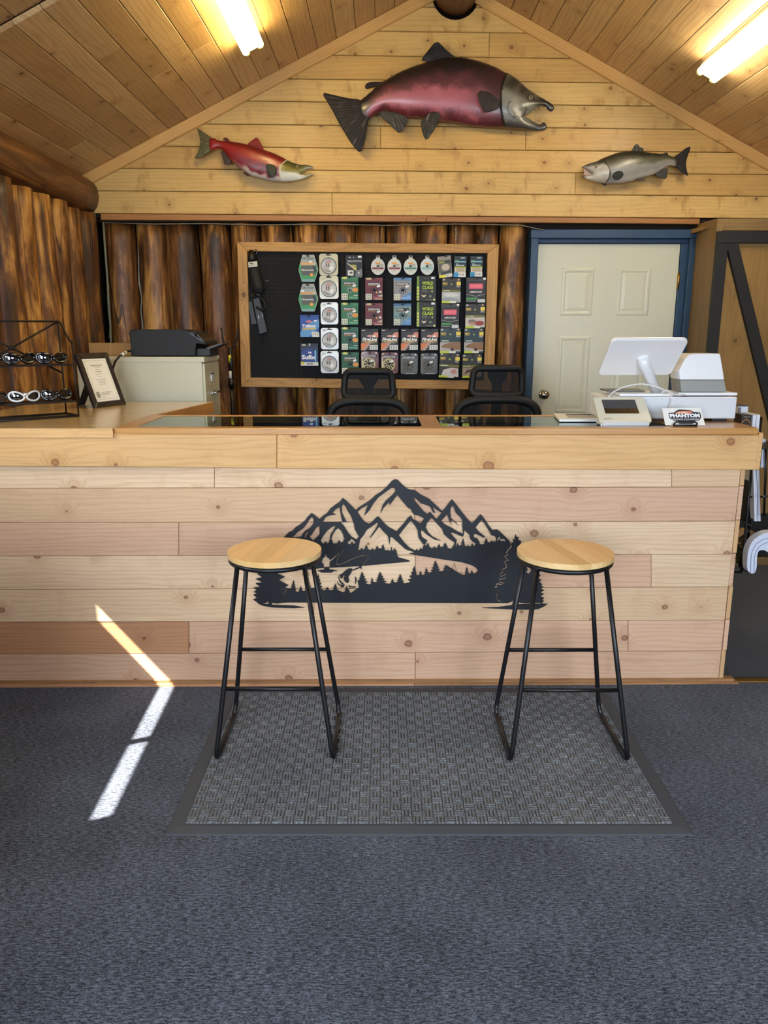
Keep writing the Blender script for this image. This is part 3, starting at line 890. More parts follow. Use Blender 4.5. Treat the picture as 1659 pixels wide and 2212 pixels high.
# ================================================================ bar stools
def make_stool(x0, x1, yf, yb, cx, cy, zt, rad, label, gdir):
    st = thing('bar_stool', ((x0 + x1) / 2, (yf + yb) / 2, 0.012), label, 'stool', 'bar stools on the floor mat')
    base = 0.012
    r = 0.0085
    th = 0.021
    zs_ = zt - th
    # seat: laminated round board
    mb = MB()
    mb.lathe((cx, cy, 0), [(0.0, zs_), (rad - 0.004, zs_), (rad - 0.001, zs_ + 0.003), (rad - 0.001, zs_ + 0.005), (0.0, zs_ + 0.005)], 72)
    seat = mb.build('seat', M['seatwood'], st, origin=(cx, cy, zt))
    g = Vector((gdir[0], gdir[1], 0)).normalized(); w_ = Vector((g.y, -g.x, 0))
    edges = [-rad, -0.118, -0.074, -0.031, 0.014, 0.058, 0.103, rad]
    for e0, e1 in zip(edges[:-1], edges[1:]):
        rim = []
        for k in range(13):
            q = e0 + (e1 - e0) * k / 12; h_ = math.sqrt(max(rad * rad - q * q, 0))
            rim.append((q, h_))
        pts_ = [(q, h_) for q, h_ in rim] + [(q, -h_) for q, h_ in rim[::-1]]
        if abs(abs(e0) - rad) < 1e-6: pts_ = pts_[:-1]
        if abs(abs(e1) - rad) < 1e-6: pts_.pop(13)
        W3 = [Vector((cx, cy, zt)) + w_ * q + g * h_ for q, h_ in pts_]
        slab('stave', W3, zt - zs_ - 0.005, M['seatwood'], seat, along=g, bevel=0.0006, face=(0, 0, 1))
    # ring under the seat
    rr = rad - 0.010
    mb = MB()
    mb.tube([(cx + rr * math.cos(a), cy + rr * math.sin(a), zs_ - r) for a in [2 * math.pi * i / 56 for i in range(56)]], r, 10, closed=True)
    mb.build('seat_ring', M['black_metal'], st)
    tops, feet = {}, {}
    for sx, xx in ((-1, x0), (1, x1)):
        for sy, yy_ in ((-1, yf), (1, yb)):
            a = Vector((cx + sx * rr * 0.745, cy + sy * rr * 0.665, zs_ - 0.010))
            f = Vector((xx, yy_, base + r))
            tops[sx, sy] = a; feet[sx, sy] = f
            d = (a - f).normalized()
            inw = Vector((0, -sy, 0))
            pts = [a, a + (f - a) * 0.5, f + d * 0.05, f + d * 0.028 + inw * 0.002, f + d * 0.012 + inw * 0.009, f + inw * 0.03]
            mb = MB(); mb.tube(pts, r, 12)
            mb.build('leg', M['black_metal'], st)
            mb = MB(); mb.ball(a, 0.011, 0.011, 0.008, 10, 6); mb.build('weld', M['black_metal'], st)
        mb = MB(); mb.tube([feet[sx, -1] + Vector((0, 0.028, 0)), feet[sx, 1] + Vector((0, -0.028, 0))], r, 12)
        sk = mb.build('skid', M['black_metal'], st)
        mb = MB(); mb.box(xx - 0.006, xx + 0.006, yf + 0.04, yb - 0.04, base, base + 0.004)
        mb.build('glide', plain((70, 66, 58), 0.5), sk)
    for sy, z in ((-1, 0.232), (1, 0.262)):
        z = 0.267 if sy < 0 else 0.282
        ends = []
        for sx in (-1, 1):
            a, f = tops[sx, sy], feet[sx, sy]
            s_ = (z - f.z) / (a.z - f.z)
            ends.append(f + (a - f) * s_)
        mb = MB(); mb.tube(ends, r * 0.85, 10)
        mb.build('footrest', M['black_metal'], st)
    return st
# laminated staves: one tone per stave
m = NT('laminated_seat')
_, xyz = m.coords()
rr_ = m.math('MULTIPLY_ADD', xyz[0], 0.88, m.math('MULTIPLY', xyz[1], 0.30))
ll_ = m.math('MULTIPLY_ADD', xyz[1], 0.95, m.math('MULTIPLY', xyz[0], -0.32))
idx = m.math('FLOOR', m.math('DIVIDE', m.math('ADD', rr_, m.math('MULTIPLY', m.rnd(), 0.03)), 0.045))
wn = m.node('ShaderNodeTexWhiteNoise'); wn.noise_dimensions = '1D'; m.link(wn.inputs['W'], m.math('MULTIPLY_ADD', m.rnd(), 13.0, idx))
gr = m.noise(m.comb(m.math('MULTIPLY', ll_, 8), m.math('MULTIPLY', rr_, 150), idx), 1.0, 3, 0.6)
col = m.mix(wn.outputs[0], S(240, 208, 154), S(226, 184, 122))
col = m.mix(m.math('MULTIPLY', gr, 0.45), col, S(206, 156, 96))
M['stave'] = m.set(color=col, rough=0.35, coat=0.3)
def fl(u, v): return PZ(u, v, 0.016)
a, b, c_, d_ = fl(466, 1647), fl(720, 1645), fl(509, 1538), fl(733, 1538)
make_stool((a.x + c_.x) / 2, (b.x + d_.x) / 2, a.y, c_.y, *(lambda q: (q.x, q.y))(P(593.5, 1187, 2.545)), P(593.5, 1187, 2.545).z, 0.160, 'round-seated black wire bar stool left of the mountain sign', (0.18, 0.98))
a, b, c_, d_ = fl(1102, 1650), fl(1355, 1650), fl(1071, 1538), fl(1293, 1534)
make_stool((a.x + c_.x) / 2, (b.x + d_.x) / 2, a.y, c_.y, *(lambda q: (q.x, q.y))(P(1221, 1190, 2.535)), P(1221, 1190, 2.535).z, 0.163, 'round-seated black wire bar stool in front of the right end of the mountain sign', (-0.22, 0.97))

# ================================================================ floor mat
mx0, mx1 = PZ(355, 1807, 0.0).x, PZ(1502, 1808, 0.0).x
my0, my1 = PZ(355, 1806, 0.0).y, PZ(820, 1489, 0.0).y
matt = thing('floor_mat', ((mx0 + mx1) / 2, (my0 + my1) / 2, 0.0), 'dark grey rubber-edged entrance mat under the two stools', 'mat')
bw = 0.048
mb = MB()
vs = []
for ins, z in ((0.0, 0.0005), (0.004, 0.004), (bw - 0.012, 0.008), (bw, 0.0065)):
    vs += [(mx0 + ins, my0 + ins, z), (mx1 - ins, my0 + ins, z), (mx1 - ins, my1 - ins, z), (mx0 + ins, my1 - ins, z)]
fs = []
for k in range(3):
    for j in range(4): fs.append((k * 4 + j, k * 4 + (j + 1) % 4, k * 4 + 4 + (j + 1) % 4, k * 4 + 4 + j))
mb.add(vs, fs); mb.build('rubber_border', M['mat_rubber'], matt)
fx0, fx1, fy0, fy1 = mx0 + bw, mx1 - bw, my0 + bw, my1 - bw
mb = MB(); mb.box(fx0, fx1, fy0, fy1, 0.001, 0.0062)
mb.build('mat_base', M['mat_field'], matt)
cell = 0.032
nx, ny = int((fx1 - fx0) / cell), int((fy1 - fy0) / cell)
cx_, cy_ = (fx1 - fx0) / nx, (fy1 - fy0) / ny
mb = MB()
rg = random.Random(3)
for i in range(nx):
    for j in range(ny):
        ox, oy = fx0 + i * cx_, fy0 + j * cy_
        for k in range(3):
            g = 0.0018
            h = 0.0112 + rg.uniform(-.0010, .0010); q_ = 0.0003
            if (i + j) % 2: xa, xb, ya, yb = ox + k * cx_ / 3 + g, ox + (k + 1) * cx_ / 3 - g, oy + q_, oy + cy_ - q_
            else: xa, xb, ya, yb = ox + q_, ox + cx_ - q_, oy + k * cy_ / 3 + g, oy + (k + 1) * cy_ / 3 - g
            e = 0.0012
            v8 = [(xa, ya, .006), (xb, ya, .006), (xb, yb, .006), (xa, yb, .006), (xa + e, ya + e, h), (xb - e, ya + e, h), (xb - e, yb - e, h), (xa + e, yb - e, h)]
            mb.add(v8, [(4, 5, 6, 7), (0, 1, 5, 4), (1, 2, 6, 5), (2, 3, 7, 6), (3, 0, 4, 7)])
o = mb.build('raised_pile', M['mat_field'], matt)
o['kind'] = 'stuff'

# ================================================================ steel mountain sign
def zA(x, y): return (540 + x / 6.381, 1020 + y / 6.381)
def zB(x, y): return (740 + x / 6.381, 1020 + y / 6.381)
def zC(x, y): return (960 + x / 6.9125, 1060 + y / 6.9125)
def zD(x, y): return (640 + x / 7.541, 1150 + y / 7.541)
def seq(f, s): 
    n_ = [float(q) for q in s.replace(',', ' ').split()]
    return [f(n_[i], n_[i + 1]) for i in range(0, len(n_), 2)]
def treeline(f, pts, rough=True):
    """pts: alternating list (x, y, 't' or None); a 't' grows jagged fir edges to its neighbours"""
    out = []
    for i, p in enumerate(pts):
        x, y = p[0], p[1]
        if len(p) == 3:
            px_, py_ = pts[i - 1][0], pts[i - 1][1]
            nx_, ny_ = (pts[i + 1][0], pts[i + 1][1]) if i + 1 < len(pts) else (x, y)
            k = max(2, min(5, int((py_ - y) / 32)))
            for j in range(k, 0, -1):           # going up from the previous valley
                tq = j / (k + 0.4)
                bx, by = x + (px_ - x) * tq, y + (py_ - y) * tq
                out.append(f(bx, by)); out.append(f(x + (px_ - x) * tq * 0.45, by - (py_ - y) * 0.06))
            out.append(f(x, y))
            k = max(2, min(5, int((ny_ - y) / 32)))
            for j in range(1, k + 1):
                tq = j / (k + 0.4)
                bx, by = x + (nx_ - x) * tq, y + (ny_ - y) * tq
                out.append(f(x + (nx_ - x) * tq * 0.45, by - (ny_ - y) * 0.06)); out.append(f(bx, by))
        else:
            out.append(f(x, y))
    return out
def stroke(f, s, w):
    pts = [Vector((*q, 0)) for q in seq(f, s)]
    L, R = [], []
    for i, p in enumerate(pts):
        d = (pts[min(i + 1, len(pts) - 1)] - pts[max(i - 1, 0)]); d.normalize()
        n_ = Vector((-d.y, d.x, 0)) * w * 0.5
        L.append(p + n_); R.append(p - n_)
    return [(q.x, q.y) for q in L + R[::-1]]
outer = seq(zA, '465,900 540,825 590,805 620,765 700,715 760,665 790,620 848,565 890,590 955,648 1020,590 1060,565 1110,500 1180,445 1235,410 1278,355 1330,395 1390,455 1460,525')
outer += seq(zB, '215,490 280,450 360,400 420,350 450,320 530,270 600,210 680,120 720,97 760,105 820,170 905,235 990,245 1080,310 1190,365 1260,430 1375,540 1440,460 1490,395')
outer += seq(zC, '115,128 150,170 240,290 330,405 412,490 470,430 540,352 600,420 650,500 715,585 785,578 830,610 900,680 945,725 972,750 985,790 1005,800 1000,770 1035,775 1015,720 1045,732 1050,690 1065,650 1080,692 1115,690 1095,730 1150,755 1135,790 1180,850 1170,880 1230,950 1215,985 1290,1060 1270,1085 1345,1150 1400,1190 1430,1212 1408,1232 1440,1270 1400,1300 1450,1335 1420,1360 1465,1400 1440,1420 1480,1435 1440,1460 1490,1490 1430,1520 1490,1545 1430,1575 1490,1600 1465,1630 1490,1650 1462,1668 1458,1690 1545,1692 1470,1740 1400,1770 1340,1778 1000,1775 800,1765 555,1750 800,1740 1000,1714 1018,1700 1030,1640 1000,1660 940,1682 850,1680')
outer += seq(zA, '520,1797 440,1802 380,1812 330,1806 300,1800 302,1830 600,1840 755,1868 600,1876 300,1866 180,1842 110,1812 95,1790 40,1755 95,1735 45,1690 95,1672 50,1650 90,1625 50,1590 140,1583 75,1530 170,1520 75,1470 165,1450 95,1400 160,1382 120,1350 170,1345 190,1280 160,1240 225,1200 205,1150 260,1080 290,990 320,1080 350,1100 390,1020 430,950')
holes = []
holes.append(seq(zA, '560,898 620,868 650,830 740,770 790,700 830,640 855,618 877,650 872,710 830,765 760,808 725,855 700,900 680,880 668,905 640,890 620,905 600,888'))
holes.append(seq(zA, '790,822 830,885 870,830 910,770 958,735 966,850 905,912 872,945 850,922 838,912 812,865 790,840 772,895 750,905 768,850'))
holes.append(seq(zA, '1235,480 1243,540 1256,610 1275,684 1005,687 1040,622 1090,600 1185,585 1140,560 1172,520'))
holes.append(seq(zA, '1265,480 1285,435 1320,480 1350,540 1390,600 1430,710 1445,790 1500,885 1470,930 1400,890 1350,830 1290,735 1250,695 1332,690 1295,615 1268,555'))
holes.append(treeline(zA, [(1183, 735), (1150, 800), (1112, 860), (1104, 915, 't'), (1075, 985), (1050, 955, 't'), (1005, 990), (975, 945), (1005, 885), (1060, 812), (1120, 762)]))
holes.append(treeline(zA, [(1218, 772), (1260, 812), (1284, 862), (1292, 900), (1328, 955), (1305, 905, 't'), (1262, 975), (1228, 930, 't'), (1195, 985), (1150, 985), (1122, 915), (1148, 850), (1180, 800)]))
holes.append(seq(zA, '1345,965 1372,952 1400,915 1440,950 1455,975 1430,992 1405,955 1385,998 1357,990'))
holes.append(seq(zB, '205,548 260,500 355,450 330,500 297,604 340,560 370,525 420,440 490,350 560,300 640,240 690,205 715,220 730,260 690,310 640,355 590,400 550,460 522,578 560,500 640,415 648,456 700,385 755,315 800,370 850,430 900,490 940,510 965,560 990,590 1050,600 1125,640 1075,710 1000,660 970,650 942,598 900,630 850,700 738,822 720,800 640,760 590,720 530,650 495,610 470,620 400,690 360,712 310,690 255,625'))
holes.append(seq(zB, '975,355 1010,365 1080,430 1160,455 1212,480 1245,552 1280,568 1243,478 1300,520 1365,562 1295,650 1240,585 1205,548 1165,578 1120,540 1060,470 1000,400'))
big = seq(zB, '240,930 290,870 330,800 400,750 470,700 488,700 480,740 372,907 398,893 505,750 560,815 625,880 650,1005 657,905 675,890 760,965 870,1065 1000,1107 915,1122 1000,1142 1300,1190 1659,1245')
big += seq(zC, '276,1075 400,1110 470,1150 500,1190 480,1220')
big += treeline(zC, [(445, 1240), (410, 1185, 't'), (375, 1245), (335, 1130, 't'), (290, 1270), (255, 1200, 't'), (212, 1270), (150, 1080, 't'), (80, 1235), (15, 1105, 't')])
big += treeline(zB, [(1660, 1425), (1640, 1365, 't'), (1600, 1425), (1545, 1250, 't'), (1480, 1392), (1415, 1285, 't'), (1370, 1380), (1280, 1215, 't'), (1195, 1400), (1155, 1310, 't'), (1112, 1430), (1075, 1355, 't'), (1040, 1432), (990, 1290, 't'), (870, 1550), (795, 1400, 't'), (725, 1532), (690, 1465, 't'), (640, 1552), (515, 1370, 't'), (440, 1530), (405, 1445, 't'), (375, 1560), (268, 1370, 't'), (208, 1500)])
big += treeline(zA, [(1500, 1590), (1385, 1672), (1360, 1620), (1330, 1565, 't'), (1290, 1662), (1215, 1630), (1180, 1530, 't'), (1120, 1638), (1065, 1580, 't'), (1015, 1640), (940, 1395, 't'), (865, 1612), (800, 1480, 't'), (740, 1652), (700, 1565, 't'), (650, 1662), (600, 1480, 't'), (548, 1612)])
big += seq(zA, '480,1590 530,1560 400,1490 482,1442 380,1400 425,1368 385,1357 510,1357 780,1348 1000,1322 1276,1310')
big += seq(zB, '250,1295 920,1235 925,1222 880,1205 780,1180 760,1165')
big += treeline(zB, [(740, 1075), (715, 1045, 't'), (690, 1090), (675, 1015, 't'), (650, 1095), (625, 1065, 't'), (600, 1088), (560, 990, 't'), (515, 1062), (475, 1010, 't'), (440, 1078), (415, 1045, 't'), (378, 1082), (325, 995, 't'), (285, 1078), (268, 1040, 't'), (215, 1082)])
holes.append(big)
holes.append(treeline(zB, [(942, 665), (900, 712), (775, 870), (850, 970), (920, 1040), (1000, 1082), (1025, 1055, 't'), (1045, 1085), (1075, 1040, 't'), (1098, 1066), (1115, 1012, 't'), (1128, 1010), (1100, 980), (1045, 900), (1035, 800), (1000, 740)]))
holes.append(treeline(zB, [(1225, 630), (1265, 665), (1310, 720), (1370, 780), (1400, 860), (1470, 920), (1548, 972), (1530, 1012, 't'), (1480, 1062), (1415, 965, 't'), (1365, 1042), (1330, 985, 't'), (1290, 1052), (1270, 1020, 't'), (1225, 1052), (1175, 970, 't'), (1145, 1020), (1135, 1002), (1165, 942), (1095, 895), (1080, 835), (1088, 790), (1170, 868), (1270, 930), (1355, 945), (1240, 888), (1180, 830), (1145, 760), (1165, 700)]))
holes.append(seq(zC, '125,220 145,260 170,330 230,390 268,440 270,560 280,648 265,640 180,600 90,545 0,500 -48,450 0,400 40,350 75,450 105,515 97,462 120,440 215,525 170,470 100,410 88,330 92,260'))
holes.append(treeline(zC, [(92, 630), (130, 628), (200, 660), (272, 690), (290, 660), (300, 592), (330, 620), (375, 660), (385, 720), (420, 760), (468, 792), (445, 830), (415, 780, 't'), (380, 840), (345, 810, 't'), (322, 842), (280, 705, 't'), (230, 832), (195, 770, 't'), (165, 848), (172, 785), (185, 740), (130, 680)]))
holes.append(treeline(zC, [(555, 435), (600, 490), (640, 560), (685, 630), (692, 660), (750, 680), (775, 710), (760, 772), (742, 740, 't'), (722, 772), (705, 735, 't'), (668, 782), (625, 702, 't'), (560, 815), (500, 725, 't'), (440, 700), (440, 650), (480, 650), (592, 705), (605, 685), (520, 620), (465, 550)]))
holes.append(seq(zC, '805,700 815,680 850,735 880,715 920,755 900,760 875,745 850,765 825,720 790,755 785,740'))
holes.append(seq(zD, '470,360 500,360 500,400 540,430 550,455 570,440 690,340 700,347 575,462 545,482 543,566 447,568 440,500 410,500 420,470 435,420 468,400'))
holes.append(stroke(zD, '772,288 740,330 700,385 668,440 650,490 655,525 700,530 780,500 900,440 1000,400 1090,377 1150,377 1178,400 1165,440 1125,490 1085,528', 1.35))
holes.append(stroke(zC, '1000,815 990,845 945,895 925,930 955,962 895,980 920,1010 960,1040 893,1062 915,1100 928,1148 855,1180 878,1212 835,1240 832,1290 925,1245 905,1318 822,1322 832,1368 895,1388 850,1402 785,1392 772,1418 792,1440 752,1441', 2.5))
holes.append(stroke(zC, '772,1540 800,1588 832,1577 765,1602 790,1632 850,1662', 1.7))
holes.append(stroke(zA, '385,1605 500,1622 540,1642 500,1636 440,1688 408,1690 505,1726 480,1772 498,1786', 1.2))
holes.append(seq(zC, '1215,1112 1310,1130 1280,1180 1305,1190 1262,1245 1222,1215 1247,1180'))
holes.append(seq(zA, '172,1812 222,1800 255,1775 250,1826'))
holes.append(seq(zC, '1092,1668 1098,1700 1280,1692 1445,1690 1440,1674 1360,1675 1200,1682'))
islands = [seq(zD, '455,576 537,576 540,605 600,612 682,630 600,635 580,656 400,656 380,640 340,625 450,610'),
           seq(zD, '705,690 740,682 790,632 850,592 905,590 918,612 880,682 846,730 862,790 838,832 790,800 770,750 790,712 770,700 750,745 722,752'),
           seq(zD, '905,618 960,592 1015,572 1030,560 1005,540 1060,545 1068,600 1040,580 985,600 930,625'),
           seq(zD, '690,700 705,760 735,810 785,850 740,845 705,800 686,740'), seq(zD, '665,800 700,850 770,858 720,870 680,850'),
           seq(zD, '960,715 985,760 975,820 950,860 960,800'), seq(zD, '850,862 900,880 980,880 940,895 860,890'), seq(zD, '720,880 790,850 770,895 730,900'), seq(zD, '850,905 975,900 960,912 870,917')]
from mathutils.geometry import delaunay_2d_cdt
def inside(poly, x, y):
    px_, py_ = poly[:, 0], poly[:, 1]
    qx, qy = np.roll(px_, -1), np.roll(py_, -1)
    c_ = ((py_ > y) != (qy > y))
    with np.errstate(divide='ignore', invalid='ignore'):
        xi = px_ + (y - py_) * (qx - px_) / (qy - py_)
    return bool(np.count_nonzero(c_ & (x < xi)) % 2)
def plate(outers, holes_, isl):
    """cut sheet: triangulates the contours and keeps what lies in an outer (not in a hole) or in an island"""
    vs, es = [], []
    for poly in outers + holes_ + isl:
        b = len(vs); n_ = len(poly)
        vs += [Vector((p[0], p[1])) for p in poly]
        es += [(b + i, b + (i + 1) % n_) for i in range(n_)]
    V, Ed, F, *_ = delaunay_2d_cdt(vs, es, [], 0, 1e-7)
    A = [np.array(p) for p in outers]; H_ = [np.array(p) for p in holes_]; I_ = [np.array(p) for p in isl]
    keep = []
    for f in F:
        c_ = sum((V[i] for i in f), Vector((0, 0))) / len(f)
        ok = any(inside(p, c_.x, c_.y) for p in A) and not any(inside(p, c_.x, c_.y) for p in H_)
        if ok or any(inside(p, c_.x, c_.y) for p in I_): keep.append(tuple(f))
    return [tuple(v) for v in V], keep
YS = YC - 0.012
def to_plane(px):
    q = P(px[0], px[1], YS, KC)
    return (q.x, q.z)
tp = lambda L: [[to_plane(p) for p in s_] for s_ in L]
V2, F2 = plate(tp([outer]), tp(holes), tp(islands))
nv = len(V2); th = 0.003
vs = [(x, YS + KC * x, z) for x, z in V2] + [(x, YS + KC * x + th, z) for x, z in V2]
cnt = {}
for f in F2:
    for a_, b_ in zip(f, f[1:] + f[:1]): cnt[(a_, b_)] = 1
fs = list(F2) + [tuple(i + nv for i in f[::-1]) for f in F2]
fs += [(b_, a_, a_ + nv, b_ + nv) for (a_, b_) in cnt if (b_, a_) not in cnt]
mb = MB(); mb.add(vs, fs)
sign = mb.build('mountain_sign', M['sign_black'])
tag(sign, 'black cut-steel mountain and angler silhouette on the counter front', 'wall art')
# ================================================================ mounted salmon
def sseq(s):
    n_ = [float(q) for q in s.replace(',', ' ').split()]
    return [(n_[i], n_[i + 1]) for i in range(0, len(n_), 2)]
def smooth_poly(pts, it=1):
    for _ in range(it):
        out = []
        for i in range(len(pts)):
            p, q = pts[i], pts[(i + 1) % len(pts)]
            out.append((p[0] * .75 + q[0] * .25, p[1] * .75 + q[1] * .25)); out.append((p[0] * .25 + q[0] * .75, p[1] * .25 + q[1] * .75))
        pts = out
    return pts
def inside_grid(poly, X, Y):
    p = np.array(poly); c_ = np.zeros(X.shape, bool)
    for i in range(len(p)):
        x1, y1 = p[i]; x2, y2 = p[(i + 1) % len(p)]
        if y1 == y2: continue
        cond = ((y1 > Y) != (y2 > Y)) & (X < x1 + (Y - y1) * (x2 - x1) / (y2 - y1))
        c_ ^= cond
    return c_
def near_pt(poly, x, y):
    best = None
    for i in range(len(poly)):
        ax, ay = poly[i]; bx, by = poly[(i + 1) % len(poly)]
        dx, dy = bx - ax, by - ay
        L = dx * dx + dy * dy
        t_ = 0 if L == 0 else max(0, min(1, ((x - ax) * dx + (y - ay) * dy) / L))
        qx, qy = ax + dx * t_, ay + dy * t_
        d_ = (qx - x) ** 2 + (qy - y) ** 2
        if best is None or d_ < best[0]: best = (d_, qx, qy)
    return best[1], best[2]
m = NT('fish_skin')
va = m.node('ShaderNodeVertexColor'); va.layer_name = 'Col'
sc_ = m.voro(m.coords()[0], 170.0, dim='3D')
m.bump(sc_.outputs['Distance'], 0.10, 0.002)
M['fish'] = m.set(color=va.outputs[0], rough=0.36, coat=0.35, coat_rough=0.18)
m = NT('fish_fin')
va = m.node('ShaderNodeVertexColor'); va.layer_name = 'Col'
M['fin'] = m.set(color=va.outputs[0], rough=0.55, spec=0.25)
def inflate(name, poly, conv, Y0, scale, k, colf, step, parent, extra=None, back=0.35, flat=0.0, smooth_it=1, lift=0.0):
    """body with the traced outline, swelling from its rim (membrane height), one continuous skin"""
    poly = smooth_poly(poly, smooth_it)
    xs = [p[0] for p in poly]; ys = [p[1] for p in poly]
    gx_ = np.arange(min(xs) - step, max(xs) + 2 * step, step); gy_ = np.arange(min(ys) - step, max(ys) + 2 * step, step)
    X, Y = np.meshgrid(gx_, gy_)
    ins = inside_grid(poly, X, Y)
    h = np.zeros(X.shape)
    for _ in range(1400):
        n_ = 0.25 * (np.roll(h, 1, 0) + np.roll(h, -1, 0) + np.roll(h, 1, 1) + np.roll(h, -1, 1) + step * step)
        h = np.where(ins, n_, 0)
    z = k * np.sqrt(np.maximum(2 * h, 0)) + flat * ins
    topy = np.where(ins, Y, 1e9).min(0); boty = np.where(ins, Y, -1e9).max(0)
    cells = []
    H_, W_ = X.shape
    used = {}
    for i in range(H_ - 1):
        for j in range(W_ - 1):
            q = [(i, j), (i, j + 1), (i + 1, j + 1), (i + 1, j)]
            if sum(ins[a] for a in q) >= 1: cells.append(q)
    vf, vb, cols, cb, faces = [], [], [], [], []
    pos = {}
    for q in cells:
        for a in q:
            if a in pos: continue
            x, y = X[a], Y[a]
            zz_ = z[a]
            edge = not ins[a]
            if edge: x, y = near_pt(poly, x, y); zz_ = 0.0
            elif extra: zz_ += extra(x, y) * min(1.0, zz_ / (3 * step))
            t_ = 0.5
            if boty[a[1]] > topy[a[1]]: t_ = min(1, max(0, (Y[a] - topy[a[1]]) / (boty[a[1]] - topy[a[1]])))
            pos[a] = len(vf)
            u, v = conv(x, y)
            w0 = P(u, v, Y0)
            vf.append((w0.x, Y0 - lift - zz_ * scale, w0.z)); vb.append((w0.x, Y0 - lift + zz_ * scale * back, w0.z) if not edge else None)
            cols.append(colf(x, y, t_))
    vs = list(vf); bi = {}
    for n_, b_ in enumerate(vb):
        if b_ is None: bi[n_] = n_
        else: bi[n_] = len(vs); vs.append(b_); cols.append(cols[n_])
    for q in cells:
        ii = [pos[a] for a in q]
        faces.append(tuple(ii)); faces.append(tuple(bi[i_] for i_ in ii[::-1]))
    # front must face the viewer
    mb = MB(); mb.add(vs, [f[::-1] for f in faces], 0, True)
    o = mb.build(name, M['fin'] if 'fin' in name else M['fish'], parent)
    ca = o.data.color_attributes.new('Col', 'FLOAT_COLOR', 'POINT')
    for d_, c_ in zip(ca.data, cols): d_.color = S(*[max(0, min(255, q)) for q in c_])
    return o
def mixc(a, b, t_):
    t_ = max(0.0, min(1.0, t_)); return tuple(a[i] + (b[i] - a[i]) * t_ for i in range(3))
def ss(x, a, b):
    t_ = max(0.0, min(1.0, (x - a) / (b - a))); return t_ * t_ * (3 - 2 * t_)
def nz(x, y, s, o=0.0): return mnoise.noise(Vector((x * s, y * s, o)))

def fin(name, poly, conv, Y0, scale, base, tip, org, nray, parent, k=0.10, step=5, lift=0.0, streak=None, smooth_it=1):
    def colf(x, y, t_):
        a = math.atan2(y - org[1], x - org[0]); r_ = math.hypot(x - org[0], y - org[1])
        s_ = 0.5 + 0.5 * math.sin(a * nray)
        c_ = mixc(base, tip, s_ * 0.7 + nz(x, y, 0.02) * 0.5)
        if streak: c_ = mixc(c_, streak, max(0, nz(a * 14, r_ * 0.012, 1.0, 4.0) - 0.25) * 1.6)
        return c_
    def ext(x, y):
        a = math.atan2(y - org[1], x - org[0]); return 1.6 * math.sin(a * nray)
    return inflate(name, poly, conv, Y0, scale, k, colf, step, parent, extra=ext, back=0.6, flat=3.0, smooth_it=smooth_it, lift=lift)

YFI = YG - 0.075
# ---------------- big red-sided salmon
c1 = lambda x, y: (680 + x / 3.072, 70 + y / 3.072)
s1 = P(940, 200, YFI).y / ray(940, 200).y / FPX / 3.072
f1 = thing('mounted_salmon', P(945, 215, YG), 'huge maroon and black salmon mount at the centre of the gable', 'fish mount', 'fish mounts on the gable wall')
body = sseq('300,452 345,420 400,370 440,335 500,300 570,262 650,228 720,207 770,194 850,172 930,160 1000,170 1080,190 1160,215 1240,255 1320,300 1370,340 1420,383 1480,420 1530,448 1568,470 1588,492 1585,515 1570,527 1550,520 1538,500 1515,490 1490,494 1460,508 1435,530 1405,552 1378,556 1420,572 1455,594 1490,612 1508,608 1514,594 1530,600 1540,622 1532,650 1490,657 1420,650 1360,646 1300,640 1220,633 1130,632 1060,625 1000,615 930,602 860,594 800,584 740,574 690,570 620,568 560,548 500,532 450,524 405,545 365,575 345,600 310,570 290,520')
def col1(x, y, t_):
    n_ = nz(x, y, 0.012) * 0.12 + nz(x, y, 0.05, 3) * 0.05
    t2 = t_ + n_
    pink, dark, low = (160, 84, 96), (34, 25, 24), (88, 36, 43)
    c_ = mixc(dark, (84, 42, 46), ss(t2, 0.14, 0.38)); c_ = mixc(c_, pink, ss(t2, 0.36, 0.58)); c_ = mixc(c_, low, ss(t2, 0.78, 0.98))
    c_ = mixc(c_, (186, 118, 128), max(0, nz(x, y, 0.009, 8)) * 0.6 * ss(t2, .4, .6))
    c_ = mixc((30, 24, 24), c_, ss(x, 300, 390))
    c_ = mixc(c_, (44, 28, 28), ss(x, 1000, 1200) * 0.75 * (1 - ss(t2, 0.45, 0.7)))
    c_ = mixc(c_, (70, 34, 40), ss(x, 1090, 1215) * 0.6)
    gx_ = 1228 + 36 * ((y - 470) / 170.0) ** 2 - 6
    if x > gx_:
        hc = mixc((52, 48, 42), (126, 124, 112), ss(y, 345 + (x - 1230) * 0.45, 420 + (x - 1230) * 0.42))
        hc = mixc(hc, (150, 140, 112), max(0, nz(x, y, 0.016, 2)) * 0.8)
        hc = mixc(hc, (34, 32, 30), ss(x, 1440, 1560))
        hc = mixc(hc, (60, 58, 54), ss(y, 560, 640))
        c_ = hc
    if abs(x - gx_) < 7: c_ = mixc(c_, (20, 16, 16), 0.8)
    if y < 470 and x < 860 and t_ < 0.42 and nz(x, y, 0.11, 5) > 0.52: c_ = (26, 18, 18)
    d_ = math.hypot((x - 1330) / 1.0, y - 520)
    if x > 1240 and abs(d_ - 62) < 5 and y > 480: c_ = mixc(c_, (30, 26, 24), 0.6)
    return c_
def ext1(x, y):
    gx_ = 1228 + 36 * ((y - 470) / 170.0) ** 2 - 6
    e = 11 * ss(x, gx_ - 4, gx_ + 5) * (1 - ss(x, gx_ + 60, gx_ + 190))
    e += 8 * ss(y, 455, 480) * (1 - ss(y, 510, 540)) * ss(x, 1330, 1380) * (1 - ss(x, 1500, 1560))
    if x > 1255 and y > 560 and x < 1330: e += 4 * math.sin((x + y) * 0.32)
    return e
inflate('body', body, c1, YFI, s1, 0.52, col1, 6.0, f1, extra=ext1)
